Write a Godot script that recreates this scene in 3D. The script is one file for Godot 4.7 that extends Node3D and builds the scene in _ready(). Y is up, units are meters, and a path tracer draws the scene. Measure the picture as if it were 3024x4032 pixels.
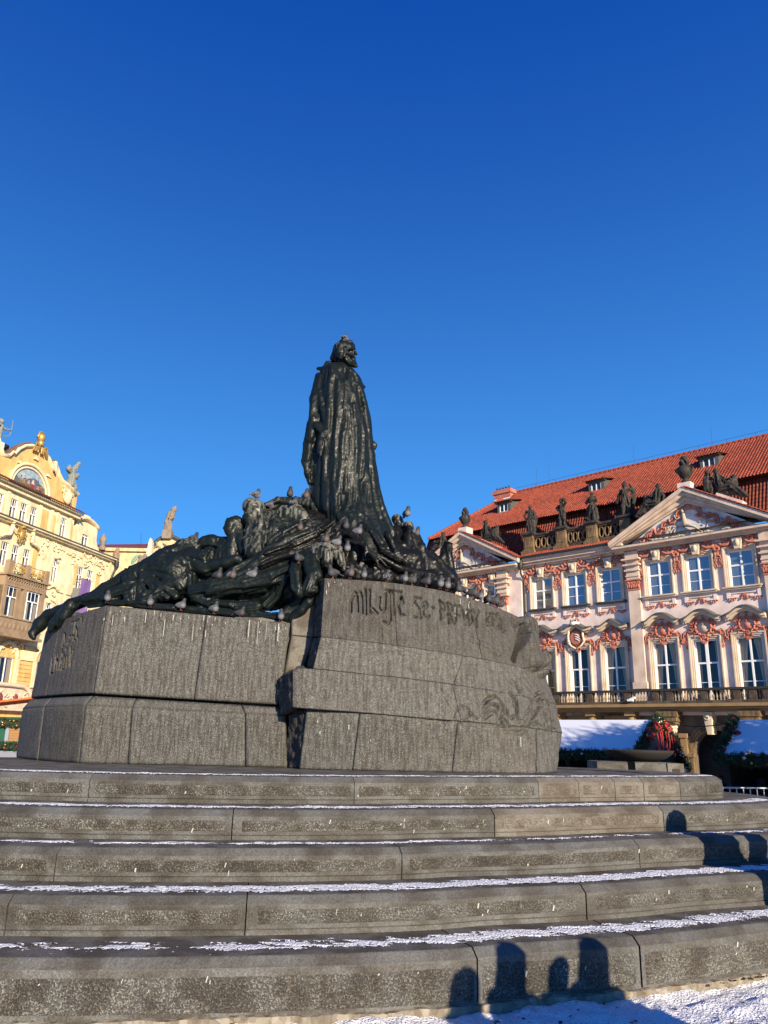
extends Node3D

var M := {}
var names := {}
var rng := RandomNumberGenerator.new()


func _ready() -> void:
	rng.seed = 77
	# camera, sky, sun, exposure
	var cam := Camera3D.new()
	cam.fov = 66.5
	cam.near = 0.1
	cam.far = 900.0
	cam.keep_aspect = Camera3D.KEEP_HEIGHT
	add_child(cam)
	cam.transform = Transform3D(Basis(Vector3(0.999803, 0.019095, 0.005502), Vector3(-0.019872, 0.960714, 0.276828), Vector3(0.0, -0.276883, 0.960904)), Vector3(0, 2.0, 0))
	cam.current = true
	var env := Environment.new()
	env.background_mode = Environment.BG_SKY
	var sky := Sky.new()
	var sm := ProceduralSkyMaterial.new()
	sm.sky_top_color = lin(0.0001, 0.0305, 0.222)
	sm.sky_horizon_color = lin(0.095, 0.408, 0.90)
	sm.sky_curve = 0.261
	sm.sky_energy_multiplier = 1.0
	sm.ground_bottom_color = Color(0.25, 0.25, 0.26)
	sm.ground_horizon_color = Color(0.42, 0.46, 0.52)
	sm.sun_angle_max = 4.0
	sky.sky_material = sm
	env.sky = sky
	env.tonemap_mode = Environment.TONE_MAPPER_LINEAR
	env.tonemap_exposure = 1.7
	env.sdfgi_enabled = true
	env.ssao_enabled = true
	env.ssil_enabled = true
	var we := WorldEnvironment.new()
	we.environment = env
	add_child(we)
	var sun := DirectionalLight3D.new()
	sun.light_energy = 1.55
	sun.light_color = Color(1.0, 0.93, 0.82)
	sun.light_angular_distance = 0.5
	sun.shadow_enabled = true
	sun.rotation_degrees = Vector3(-17.5, 25.5, 0)
	add_child(sun)
	# the place
	make_materials()
	make_ring()
	build_ground()
	build_steps()
	build_pedestal()
	build_palace()
	build_palace_statues()
	build_left_house()
	build_church()
	build_stalls()
	build_bowl()
	build_barrier()
	build_bronze()
	build_people()
	build_pigeons()
	build_lime()
	build_snow()


# ---------------------------------------------------------------- mesh builder
class G:
	var v := PackedVector3Array()
	var n := PackedVector3Array()
	var c := PackedColorArray()
	var ix := PackedInt32Array()
	var tint := Color.WHITE
	var tinted := false

	func add(p: Vector3, q: Vector3) -> void:
		v.append(p)
		n.append(q)
		if tinted:
			c.append(tint)

	func tri(a: Vector3, b: Vector3, d: Vector3) -> void:
		var q := (b - a).cross(d - a).normalized()
		var i := v.size()
		add(a, q)
		add(b, q)
		add(d, q)
		ix.append_array([i, i + 2, i + 1])

	func quad(a: Vector3, b: Vector3, d: Vector3, e: Vector3) -> void:
		var q := (d - a).cross(e - b).normalized()
		var i := v.size()
		add(a, q)
		add(b, q)
		add(d, q)
		add(e, q)
		ix.append_array([i, i + 2, i + 1, i, i + 3, i + 2])

	func box(p: Vector3, s: Vector3, b := Basis()) -> void:
		var x := b.x * (s.x * 0.5)
		var y := b.y * (s.y * 0.5)
		var z := b.z * (s.z * 0.5)
		quad(p - x - y + z, p + x - y + z, p + x + y + z, p - x + y + z)
		quad(p + x - y - z, p - x - y - z, p - x + y - z, p + x + y - z)
		quad(p + x - y + z, p + x - y - z, p + x + y - z, p + x + y + z)
		quad(p - x - y - z, p - x - y + z, p - x + y + z, p - x + y - z)
		quad(p - x + y + z, p + x + y + z, p + x + y - z, p - x + y - z)
		quad(p - x - y - z, p + x - y - z, p + x - y + z, p - x - y + z)

	# box given by two corners
	func slab(x0: float, x1: float, y0: float, y1: float, z0: float, z1: float) -> void:
		box(Vector3((x0 + x1) / 2, (y0 + y1) / 2, (z0 + z1) / 2), Vector3(absf(x1 - x0), absf(y1 - y0), absf(z1 - z0)))

	# smooth sheet; rows of points, du x dv points outwards
	func grid(rows: Array, wrap := false) -> void:
		var nr := rows.size()
		var nc: int = rows[0].size()
		var i0 := v.size()
		for r in nr:
			var row: PackedVector3Array = rows[r]
			var ra: PackedVector3Array = rows[maxi(r - 1, 0)]
			var rb: PackedVector3Array = rows[mini(r + 1, nr - 1)]
			for k in nc:
				var ka := k - 1
				var kb := k + 1
				if wrap:
					ka = nc - 2 if k == 0 else ka
					kb = 1 if k == nc - 1 else kb
				else:
					ka = maxi(ka, 0)
					kb = mini(kb, nc - 1)
				var q := (row[kb] - row[ka]).cross(rb[k] - ra[k])
				if q.length_squared() < 1e-14:
					var r2: PackedVector3Array = rows[mini(r + 1, nr - 1)] if r == 0 else rows[maxi(r - 1, 0)]
					q = (r2[kb] - r2[ka]).cross(rb[k] - ra[k])
				add(row[k], q.normalized())
		for r in nr - 1:
			for k in nc - 1:
				var a := i0 + r * nc + k
				var d := a + nc
				ix.append_array([a, d + 1, a + 1, a, d, d + 1])

	func tube(path: Array, r0: float, r1: float, sides := 6, flat := 1.0) -> void:
		var up := Vector3(0.13, 0.31, 0.94).normalized()
		var rows := []
		var m := path.size()
		for k in m:
			var t: Vector3 = (path[mini(k + 1, m - 1)] - path[maxi(k - 1, 0)]).normalized()
			var a := up.cross(t).normalized()
			var b := t.cross(a)
			var f := float(k) / (m - 1)
			var r := lerpf(r0, r1, f)
			var row := PackedVector3Array()
			for j in sides + 1:
				var w := TAU * j / sides
				row.append(path[k] + a * cos(w) * r + b * sin(w) * r * flat)
			rows.append(row)
		var s0 := PackedVector3Array()
		var s1 := PackedVector3Array()
		s0.resize(sides + 1)
		s1.resize(sides + 1)
		s0.fill(path[0])
		s1.fill(path[m - 1])
		rows.push_front(s0)
		rows.append(s1)
		grid(rows, true)

	# profile of (radius, height) from bottom to top
	func lathe(prof: Array, sides: int, o := Vector3.ZERO, b := Basis()) -> void:
		var rows := []
		for p in prof:
			var row := PackedVector3Array()
			for j in sides + 1:
				var w := -TAU * j / sides
				row.append(o + b * Vector3(cos(w) * p.x, p.y, sin(w) * p.x))
			rows.append(row)
		grid(rows, true)

	func ell(p: Vector3, r: Vector3, b := Basis(), sides := 8, rings := 5) -> void:
		var rows := []
		for k in rings + 1:
			var f := -PI / 2 + PI * k / rings
			var row := PackedVector3Array()
			for j in sides + 1:
				var w := -TAU * j / sides
				row.append(p + b * Vector3(cos(w) * cos(f) * r.x, sin(f) * r.y, sin(w) * cos(f) * r.z))
			rows.append(row)
		grid(rows, true)

	# outline in x, y (counter-clockwise), drawn out along z
	func prism(poly: PackedVector2Array, z0: float, z1: float, xf := Transform3D()) -> void:
		var t := Geometry2D.triangulate_polygon(poly)
		var area := 0.0
		for k in poly.size():
			area += poly[k].cross(poly[(k + 1) % poly.size()])
		var pts := poly.duplicate()
		if area < 0:
			pts.reverse()
			t = Geometry2D.triangulate_polygon(pts)
		for k in range(0, t.size(), 3):
			var a := pts[t[k]]
			var b := pts[t[k + 1]]
			var d := pts[t[k + 2]]
			if (b - a).cross(d - a) < 0:
				var e := b
				b = d
				d = e
			tri(xf * Vector3(a.x, a.y, z1), xf * Vector3(b.x, b.y, z1), xf * Vector3(d.x, d.y, z1))
			tri(xf * Vector3(a.x, a.y, z0), xf * Vector3(d.x, d.y, z0), xf * Vector3(b.x, b.y, z0))
		for k in pts.size():
			var a := pts[k]
			var b := pts[(k + 1) % pts.size()]
			quad(xf * Vector3(a.x, a.y, z0), xf * Vector3(b.x, b.y, z0), xf * Vector3(b.x, b.y, z1), xf * Vector3(a.x, a.y, z1))

	func mesh() -> ArrayMesh:
		var m := ArrayMesh.new()
		if v.is_empty():
			return m
		var a := []
		a.resize(Mesh.ARRAY_MAX)
		a[Mesh.ARRAY_VERTEX] = v
		a[Mesh.ARRAY_NORMAL] = n
		if tinted:
			a[Mesh.ARRAY_COLOR] = c
		a[Mesh.ARRAY_INDEX] = ix
		m.add_surface_from_arrays(Mesh.PRIMITIVE_TRIANGLES, a)
		return m


# ---------------------------------------------------------------- naming
func numbered(called: String) -> String:
	var k: int = names.get(called, 0)
	names[called] = k + 1
	return called if k == 0 else "%s_%03d" % [called, k]


func tag(o: Node3D, label: String, category: String, group := "") -> void:
	o.set_meta("label", label)
	o.set_meta("category", category)
	if group:
		o.set_meta("group", group)


func thing(called: String, label: String, category: String, at := Vector3.ZERO, turn := 0.0, group := "") -> Node3D:
	var o := Node3D.new()
	o.name = numbered(called)
	add_child(o)
	o.position = at
	o.rotation.y = turn
	tag(o, label, category, group)
	return o


func part(called: String, m: Mesh, mat: Material, parent: Node3D, at := Vector3.ZERO) -> MeshInstance3D:
	var o := MeshInstance3D.new()
	o.name = called
	o.mesh = m
	o.material_override = mat
	o.position = at
	if parent == self:
		o.name = numbered(called)
	parent.add_child(o, true)
	return o


func struct(called: String, m: Mesh, mat: Material) -> MeshInstance3D:
	var o := part(called, m, mat, self)
	o.set_meta("kind", "structure")
	return o


func copy(root: Node3D, at: Vector3, turn: float, label: String, group := "") -> Node3D:
	var r: Node3D = root.duplicate()
	r.name = numbered(String(root.name).rstrip("0123456789").trim_suffix("_"))
	add_child(r)
	r.position = at
	r.rotation = Vector3(0, turn, 0)
	r.set_meta("label", label)
	if group:
		r.set_meta("group", group)
	return r


func copies(called: String, m: Mesh, mat: Material, where: Array, parent: Node3D, tints := []) -> MultiMeshInstance3D:
	var mm := MultiMesh.new()
	mm.transform_format = MultiMesh.TRANSFORM_3D
	mm.use_colors = tints.size() > 0
	mm.mesh = m
	mm.instance_count = where.size()
	for i in where.size():
		mm.set_instance_transform(i, where[i])
		if tints.size() > 0:
			mm.set_instance_color(i, tints[i])
	var o := MultiMeshInstance3D.new()
	o.name = called
	o.multimesh = mm
	o.material_override = mat
	o.set_meta("kind", "stuff")
	parent.add_child(o, true)
	return o


# ---------------------------------------------------------------- materials
func lin(r: float, g: float, b: float) -> Color:
	return Color(r, g, b).linear_to_srgb()


func noise_tex(freq: float, octaves: int, colors: Array, sd: int, kind := FastNoiseLite.TYPE_SIMPLEX_SMOOTH, size := 512, normal := false) -> NoiseTexture2D:
	var f := FastNoiseLite.new()
	f.noise_type = kind
	f.frequency = freq
	f.fractal_octaves = octaves
	f.seed = sd
	var t := NoiseTexture2D.new()
	t.width = size
	t.height = size
	t.seamless = true
	t.noise = f
	t.as_normal_map = normal
	if colors.size() > 0:
		var r := Gradient.new()
		var offs := PackedFloat32Array()
		var cols := PackedColorArray()
		for e in colors:
			offs.append(e[0])
			cols.append(e[1])
		r.offsets = offs
		r.colors = cols
		t.color_ramp = r
	return t


# crystals of stone: every cell of the pattern has its own tone
func grain_tex(freq: float, colors: Array, sd: int) -> NoiseTexture2D:
	var t := noise_tex(freq, 2, colors, sd, FastNoiseLite.TYPE_CELLULAR)
	var f: FastNoiseLite = t.noise
	f.cellular_return_type = FastNoiseLite.RETURN_CELL_VALUE
	f.fractal_type = FastNoiseLite.FRACTAL_NONE
	return t


# the same stone, a little darker or lighter
func toned(m: StandardMaterial3D, by: float, warm := 0.0) -> StandardMaterial3D:
	var o: StandardMaterial3D = m.duplicate()
	o.albedo_color = Color(by * (1.0 + warm), by, by * (1.0 - warm)).linear_to_srgb() if by <= 1.0 else Color(minf(by * (1.0 + warm), 1.0), by, by * (1.0 - warm))
	return o


func plain(color: Color, rough := 0.8, metal := 0.0) -> StandardMaterial3D:
	var m := StandardMaterial3D.new()
	m.albedo_color = color
	m.roughness = rough
	m.metallic = metal
	return m


func triplanar(m: StandardMaterial3D, scale1: Vector3, world := true) -> StandardMaterial3D:
	m.uv1_triplanar = true
	m.uv1_world_triplanar = world
	m.uv1_scale = scale1
	return m


# speckled stone: fine grain, long vertical streaks of dirt over it, fine relief
func stone(dark: Color, mid: Color, light: Color, grain: float, relief: float, streaks: Texture2D, sd: int, tile := 0.9, streak_scale := Vector3(1.15, 0.14, 1.15)) -> StandardMaterial3D:
	var m := StandardMaterial3D.new()
	m.albedo_texture = grain_tex(grain, [[0.0, dark], [0.22, dark.lerp(mid, 0.5)], [0.45, mid], [0.75, mid.lerp(light, 0.3)], [0.93, light], [1.0, light]], sd)
	m.roughness = 0.82
	triplanar(m, Vector3.ONE * tile)
	if relief > 0.0:
		m.heightmap_enabled = true
		m.heightmap_texture = grain_tex(grain, [], sd)
		m.heightmap_scale = relief
	if streaks:
		m.detail_enabled = true
		m.detail_blend_mode = BaseMaterial3D.BLEND_MODE_MUL
		m.detail_uv_layer = BaseMaterial3D.DETAIL_UV_2
		m.detail_albedo = streaks
		m.uv2_triplanar = true
		m.uv2_world_triplanar = true
		m.uv2_scale = streak_scale
	return m


func make_materials() -> void:
	var streak := noise_tex(0.03, 4, [[0.0, Color(0.70, 0.66, 0.62)], [0.36, Color(0.82, 0.79, 0.76)], [0.5, Color(0.93, 0.92, 0.91)], [0.64, Color(1, 1, 1)], [1.0, Color(1, 1, 1)]], 11)
	var blotch := noise_tex(0.012, 4, [[0.0, Color(0.62, 0.58, 0.54)], [0.4, Color(0.82, 0.79, 0.75)], [0.6, Color(1, 1, 1)], [1.0, Color(1, 1, 1)]], 12)
	M.step = stone(lin(0.076, 0.076, 0.070), lin(0.116, 0.116, 0.108), lin(0.160, 0.159, 0.148), 0.2, 0.3, blotch, 21, 0.9, Vector3(0.30, 0.42, 0.30))
	M.rough = stone(lin(0.036, 0.034, 0.030), lin(0.082, 0.079, 0.070), lin(0.27, 0.26, 0.222), 0.24, 0.9, blotch, 22, 0.9, Vector3(0.42, 0.30, 0.42))
	M.step_pale = stone(lin(0.115, 0.104, 0.086), lin(0.155, 0.142, 0.119), lin(0.195, 0.18, 0.152), 0.2, 0.3, blotch, 23, 0.9, Vector3(0.30, 0.42, 0.30))
	M.rough_pale = stone(lin(0.085, 0.075, 0.060), lin(0.145, 0.131, 0.107), lin(0.26, 0.24, 0.198), 0.24, 0.7, blotch, 24, 0.9, Vector3(0.42, 0.30, 0.42))
	M.tread = stone(lin(0.075, 0.070, 0.062), lin(0.105, 0.098, 0.087), lin(0.135, 0.126, 0.112), 0.2, 0.2, blotch, 25, 0.9, Vector3(0.4, 0.4, 0.4))
	M.plinth = stone(lin(0.050, 0.049, 0.044), lin(0.104, 0.102, 0.093), lin(0.200, 0.196, 0.176), 0.19, 0.6, streak, 26, 0.9)
	M.plinth_dark = stone(lin(0.038, 0.036, 0.032), lin(0.078, 0.074, 0.065), lin(0.150, 0.143, 0.124), 0.19, 0.6, streak, 27, 0.9)
	M.rock = stone(lin(0.02, 0.02, 0.018), lin(0.05, 0.047, 0.04), lin(0.09, 0.084, 0.07), 0.07, 1.2, streak, 28, 1.0)
	for k in ["step", "rough", "plinth", "plinth_dark"]:
		M[k + "_tones"] = [toned(M[k], 0.98, 0.0), toned(M[k], 0.88, 0.01), toned(M[k], 0.93, -0.02), toned(M[k], 0.84, 0.0)]
	M.core = plain(lin(0.03, 0.028, 0.025), 0.95)
	M.concrete = stone(lin(0.17, 0.15, 0.115), lin(0.25, 0.222, 0.172), lin(0.32, 0.288, 0.228), 0.05, 0.5, blotch, 29)
	# bronze
	var b := StandardMaterial3D.new()
	b.vertex_color_use_as_albedo = true
	b.albedo_texture = noise_tex(0.02, 4, [[0.0, Color(0.72, 0.78, 0.76)], [0.5, Color(0.9, 0.92, 0.9)], [1.0, Color(1, 0.98, 0.94)]], 31)
	b.roughness = 1.0
	b.roughness_texture = noise_tex(0.03, 4, [[0.0, Color(0.27, 0.27, 0.27)], [0.45, Color(0.38, 0.38, 0.38)], [0.7, Color(0.54, 0.54, 0.54)], [1.0, Color(0.68, 0.68, 0.68)]], 32)
	b.metallic = 0.0
	b.metallic_specular = 0.34
	triplanar(b, Vector3.ONE * 0.8)
	b.heightmap_enabled = true
	b.heightmap_texture = noise_tex(0.025, 3, [], 33)
	b.heightmap_scale = 0.6
	M.bronze = b
	# palace
	var dirt := noise_tex(0.012, 5, [[0.0, Color(0.84, 0.82, 0.80)], [0.45, Color(0.95, 0.94, 0.93)], [0.65, Color(1, 1, 1)]], 41)
	M.wall = plaster(lin(0.80, 0.66, 0.585), dirt)
	M.pilaster = plaster(lin(0.66, 0.52, 0.41), dirt)
	M.trim = plaster(lin(0.66, 0.54, 0.40), dirt)
	M.salmon = plaster(lin(0.50, 0.175, 0.115), dirt)
	M.relief = plaster(lin(0.50, 0.43, 0.34), dirt)
	M.tympanum = plaster(lin(0.66, 0.66, 0.66), dirt)
	M.lead = plain(lin(0.085, 0.085, 0.078), 0.6)
	M.gutter = plain(lin(0.035, 0.036, 0.034), 0.5, 0.4)
	M.white = plain(lin(0.80, 0.80, 0.80), 0.45)
	M.cream = plain(lin(0.62, 0.55, 0.40), 0.6)
	M.gold = plain(lin(0.50, 0.33, 0.10), 0.45, 0.5)
	M.maroon = plain(lin(0.17, 0.045, 0.035), 0.6)
	M.sandstone = stone(lin(0.13, 0.082, 0.036), lin(0.21, 0.14, 0.066), lin(0.27, 0.19, 0.10), 0.02, 0.0, blotch, 42, 0.3)
	M.soot = stone(lin(0.010, 0.009, 0.008), lin(0.026, 0.022, 0.018), lin(0.055, 0.046, 0.036), 0.02, 1.0, null, 43, 0.5)
	M.balcony = stone(lin(0.045, 0.032, 0.022), lin(0.085, 0.062, 0.042), lin(0.14, 0.105, 0.072), 0.02, 0.0, streak, 44, 0.35)
	M.rail = plain(lin(0.028, 0.024, 0.02), 0.8)
	M.baluster = plain(lin(0.24, 0.19, 0.125), 0.8)
	M.ochre = plaster(lin(0.30, 0.19, 0.085), dirt)
	M.shaded_wall = plaster(lin(0.16, 0.115, 0.075), dirt)  # darker albedo puts tree and balcony shade into the ground floor wall
	M.inside = plain(lin(0.012, 0.011, 0.010), 0.95)  # near-black sheet colour stands in for the unlit rooms behind the windows
	M.curtain = plain(lin(0.70, 0.60, 0.42), 0.9)
	var gl := plain(Color(0.46, 0.50, 0.54), 0.04, 0.55)
	gl.metallic_specular = 0.9
	M.glass_sky = gl
	var g2 := plain(Color(0.04, 0.04, 0.04, 0.40), 0.03)
	g2.transparency = BaseMaterial3D.TRANSPARENCY_ALPHA
	g2.metallic_specular = 0.5
	M.glass = g2
	var g3 := plain(Color(0.10, 0.11, 0.12), 0.06, 0.1)
	g3.metallic_specular = 0.7
	M.glass_dark = g3
	var tile := plain(lin(0.30, 0.062, 0.030), 0.8)
	tile.vertex_color_use_as_albedo = true
	M.tile = tile
	M.under = plain(lin(0.05, 0.016, 0.010), 0.95)
	# yellow house
	M.yellow = plaster(lin(0.74, 0.47, 0.17), dirt)
	M.pale = plaster(lin(0.78, 0.67, 0.42), dirt)
	M.brown = plaster(lin(0.30, 0.215, 0.135), dirt)
	M.verdigris = plain(lin(0.20, 0.22, 0.20), 0.7)
	M.stone_old = plaster(lin(0.24, 0.20, 0.155), dirt)
	M.copper = plain(lin(0.20, 0.105, 0.055), 0.6)
	M.purple = plain(lin(0.20, 0.115, 0.30), 0.9)
	M.green = plain(lin(0.008, 0.085, 0.045), 0.7)
	M.wood = plain(lin(0.33, 0.17, 0.06), 0.7)
	M.church = plaster(lin(0.60, 0.49, 0.27), dirt)
	M.wood_dark = plain(lin(0.012, 0.010, 0.009), 0.85)
	# stalls
	var tarp := plain(lin(0.74, 0.76, 0.80), 0.85)
	tarp.backlight_enabled = true
	tarp.backlight = Color(0.25, 0.25, 0.28)
	M.tarp = tarp
	var fir := plain(lin(0.022, 0.042, 0.018), 0.8)
	fir.vertex_color_use_as_albedo = true
	M.fir = fir
	M.red = plain(lin(0.26, 0.008, 0.012), 0.2)
	M.ribbon = plain(lin(0.36, 0.010, 0.016), 0.7)
	M.silver = plain(lin(0.55, 0.55, 0.52), 0.2, 0.8)
	M.steel = plain(lin(0.42, 0.44, 0.46), 0.45, 0.5)
	M.cable = plain(lin(0.01, 0.01, 0.01), 0.7)
	# snow
	var sn := StandardMaterial3D.new()
	sn.albedo_texture = noise_tex(0.05, 4, [[0.0, lin(0.58, 0.58, 0.60)], [0.45, lin(0.78, 0.79, 0.81)], [1.0, lin(0.86, 0.87, 0.88)]], 51)
	sn.roughness = 0.7
	triplanar(sn, Vector3.ONE * 1.1)
	sn.heightmap_enabled = true
	sn.heightmap_texture = noise_tex(0.06, 4, [], 52)
	sn.heightmap_scale = 2.0
	M.snow = sn
	M.leaf = plain(lin(0.03, 0.022, 0.016), 0.9)
	M.droppings = plain(lin(0.42, 0.41, 0.37), 0.9)


func plaster(color: Color, dirt: Texture2D) -> StandardMaterial3D:
	var m := plain(color, 0.88)
	m.albedo_texture = dirt
	triplanar(m, Vector3(0.25, 0.12, 0.25))
	return m


# ---------------------------------------------------------------- sculpted bodies: smooth union of tapered bones, meshed as surface nets
class Bone:
	var kind := 0          # 0 tapered capsule, 1 ellipsoid, 2 robe given by sections
	var a := Vector3.ZERO
	var b := Vector3.ZERO
	var ra := 0.1
	var rb := 0.1
	var k := 0.03
	var r := Vector3.ONE
	var inv := Basis()
	var mat := 0           # 0 cloth, 1 skin, 2 hair, 3 rock
	var fold := 1.0
	var lime := 0.0
	var col := Color.WHITE
	var sect := []         # [y, centre x, centre z, half width, half depth]
	var lo := Vector3.ZERO
	var hi := Vector3.ZERO
	var dir := Vector3.UP

	func dist(p: Vector3) -> float:
		if kind == 0:
			var ab := b - a
			var ap := p - a
			var t := clampf(ap.dot(ab) / maxf(ab.length_squared(), 1e-9), 0.0, 1.0)
			return (ap - ab * t).length() - lerpf(ra, rb, t)
		if kind == 1:
			var q := inv * (p - a)
			var k0 := (q / r).length()
			var k1 := (q / (r * r)).length()
			return k0 * (k0 - 1.0) / maxf(k1, 1e-6) if k0 > 0.05 else -minf(r.x, minf(r.y, r.z))
		var n := sect.size()
		var i := 0
		while i < n - 2 and p.y > sect[i + 1][0]:
			i += 1
		var s: Array = sect[i]
		var e: Array = sect[i + 1]
		var w := clampf((p.y - s[0]) / (e[0] - s[0]), 0.0, 1.0)
		var dx: float = p.x - lerpf(s[1], e[1], w)
		var dz: float = p.z - lerpf(s[2], e[2], w)
		var hx: float = lerpf(s[3], e[3], w)
		var hz: float = lerpf(s[4], e[4], w)
		var f := sqrt(dx * dx / (hx * hx) + dz * dz / (hz * hz))
		var d := (f - 1.0) * minf(hx, hz)
		return maxf(d, maxf(p.y - float(sect[n - 1][0]), float(sect[0][0]) - p.y))


class Sculpt:
	var bones: Array[Bone] = []
	var k := 0.03
	var mat := 0
	var fold := 1.0
	var lime := 0.0
	var col := Color.WHITE
	var fold_freq := 9.0
	var fold_amp := 0.022

	func put(o: Bone) -> void:
		o.k = k
		o.mat = mat
		o.fold = fold
		o.lime = lime
		o.col = col
		bones.append(o)

	func cap(a: Vector3, ra: float, b: Vector3, rb: float) -> void:
		var o := Bone.new()
		o.a = a
		o.b = b
		o.ra = ra
		o.rb = rb
		var m := maxf(ra, rb)
		o.lo = a.min(b) - Vector3.ONE * m
		o.hi = a.max(b) + Vector3.ONE * m
		o.dir = (b - a).normalized()
		put(o)

	func ball(a: Vector3, ra: float) -> void:
		cap(a, ra, a + Vector3(0.001, 0.002, 0), ra)

	func ell(a: Vector3, r: Vector3, basis := Basis()) -> void:
		var o := Bone.new()
		o.kind = 1
		o.a = a
		o.r = r
		o.inv = basis.inverse()
		var m := maxf(r.x, maxf(r.y, r.z))
		o.lo = a - Vector3.ONE * m
		o.hi = a + Vector3.ONE * m
		o.dir = basis.y
		put(o)

	func chain(pts: Array, r0: float, r1: float) -> void:
		var n := pts.size() - 1
		for i in n:
			cap(pts[i], lerpf(r0, r1, float(i) / n), pts[i + 1], lerpf(r0, r1, float(i + 1) / n))

	# joints and radii in turn
	func limb(e: Array) -> void:
		for i in range(0, e.size() - 2, 2):
			cap(e[i], e[i + 1], e[i + 2], e[i + 3])

	# laid on the front of a robe
	func ridge(sect: Array, e: Array, sink := 0.25) -> void:
		var o := []
		for i in range(0, e.size(), 2):
			var p: Vector3 = e[i]
			var j := 0
			while j < sect.size() - 2 and p.y > sect[j + 1][0]:
				j += 1
			var w := clampf((p.y - sect[j][0]) / (sect[j + 1][0] - sect[j][0]), 0.0, 1.0)
			var u: float = (p.x - lerpf(sect[j][1], sect[j + 1][1], w)) / lerpf(sect[j][3], sect[j + 1][3], w)
			p.z = lerpf(sect[j][2], sect[j + 1][2], w) + lerpf(sect[j][4], sect[j + 1][4], w) * sqrt(maxf(0.02, 1.0 - u * u)) - e[i + 1] * sink
			o.append(p)
			o.append(e[i + 1])
		limb(o)

	func robe(sect: Array) -> void:
		var o := Bone.new()
		o.kind = 2
		o.sect = sect
		o.lo = Vector3(1e9, sect[0][0], 1e9)
		o.hi = Vector3(-1e9, sect[-1][0], -1e9)
		for s in sect:
			o.lo.x = minf(o.lo.x, s[1] - s[3])
			o.hi.x = maxf(o.hi.x, s[1] + s[3])
			o.lo.z = minf(o.lo.z, s[2] - s[4])
			o.hi.z = maxf(o.hi.z, s[2] + s[4])
		put(o)

	func field(p: Vector3, list: Array) -> float:
		var d := 1e3
		for o: Bone in list:
			var e := o.dist(p)
			var kk := o.k
			if e < d + kk:
				if d < e - kk:
					continue
				var h := maxf(kk - absf(d - e), 0.0) / kk
				d = minf(d, e) - h * h * kk * 0.25
		return d

	func mesh(cell: float, sd := 1) -> G:
		var pad := cell * 2.0
		var n := 6
		var bs := cell * n
		var blocks := {}
		for o in bones:
			var lo := ((o.lo - Vector3.ONE * (pad + o.k)) / bs).floor()
			var hi := ((o.hi + Vector3.ONE * (pad + o.k)) / bs).floor()
			for x in range(int(lo.x), int(hi.x) + 1):
				for y in range(int(lo.y), int(hi.y) + 1):
					for z in range(int(lo.z), int(hi.z) + 1):
						var key := Vector3i(x, y, z)
						if o.kind != 2:
							var mid := (Vector3(key) + Vector3.ONE * 0.5) * bs
							if o.dist(mid) > bs * 0.87 + o.k + pad:
								continue
						if blocks.has(key):
							blocks[key].append(o)
						else:
							blocks[key] = [o]
		var at := {}
		var v := PackedVector3Array()
		var own := []
		var edges := []
		var m := n + 1
		var f := PackedFloat32Array()
		f.resize(m * m * m)
		for key: Vector3i in blocks:
			var list: Array = blocks[key]
			var mid := (Vector3(key) + Vector3.ONE * 0.5) * bs
			if absf(field(mid, list)) > bs * 0.9 + pad:
				continue
			var o0 := Vector3(key) * bs
			for z in m:
				for y in m:
					for x in m:
						f[(z * m + y) * m + x] = field(o0 + Vector3(x, y, z) * cell, list)
			for z in n:
				for y in n:
					for x in n:
						var i := (z * m + y) * m + x
						var c0 := f[i]
						var c1 := f[i + 1]
						var c2 := f[i + m]
						var c3 := f[i + m + 1]
						var j := i + m * m
						var c4 := f[j]
						var c5 := f[j + 1]
						var c6 := f[j + m]
						var c7 := f[j + m + 1]
						var inside := int(c0 < 0) + int(c1 < 0) + int(c2 < 0) + int(c3 < 0) + int(c4 < 0) + int(c5 < 0) + int(c6 < 0) + int(c7 < 0)
						if inside == 0 or inside == 8:
							continue
						var s := Vector3.ZERO
						var cnt := 0
						if (c0 < 0) != (c1 < 0): s += Vector3(c0 / (c0 - c1), 0, 0); cnt += 1
						if (c2 < 0) != (c3 < 0): s += Vector3(c2 / (c2 - c3), 1, 0); cnt += 1
						if (c4 < 0) != (c5 < 0): s += Vector3(c4 / (c4 - c5), 0, 1); cnt += 1
						if (c6 < 0) != (c7 < 0): s += Vector3(c6 / (c6 - c7), 1, 1); cnt += 1
						if (c0 < 0) != (c2 < 0): s += Vector3(0, c0 / (c0 - c2), 0); cnt += 1
						if (c1 < 0) != (c3 < 0): s += Vector3(1, c1 / (c1 - c3), 0); cnt += 1
						if (c4 < 0) != (c6 < 0): s += Vector3(0, c4 / (c4 - c6), 1); cnt += 1
						if (c5 < 0) != (c7 < 0): s += Vector3(1, c5 / (c5 - c7), 1); cnt += 1
						if (c0 < 0) != (c4 < 0): s += Vector3(0, 0, c0 / (c0 - c4)); cnt += 1
						if (c1 < 0) != (c5 < 0): s += Vector3(1, 0, c1 / (c1 - c5)); cnt += 1
						if (c2 < 0) != (c6 < 0): s += Vector3(0, 1, c2 / (c2 - c6)); cnt += 1
						if (c3 < 0) != (c7 < 0): s += Vector3(1, 1, c3 / (c3 - c7)); cnt += 1
						var q := Vector3i(key.x * n + x, key.y * n + y, key.z * n + z)
						at[q] = v.size()
						v.append(o0 + (Vector3(x, y, z) + s / cnt) * cell)
						own.append(list)
						if (c0 < 0) != (c1 < 0): edges.append([q, 0, c0 < 0])
						if (c0 < 0) != (c2 < 0): edges.append([q, 1, c0 < 0])
						if (c0 < 0) != (c4 < 0): edges.append([q, 2, c0 < 0])
		var ix := PackedInt32Array()
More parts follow.
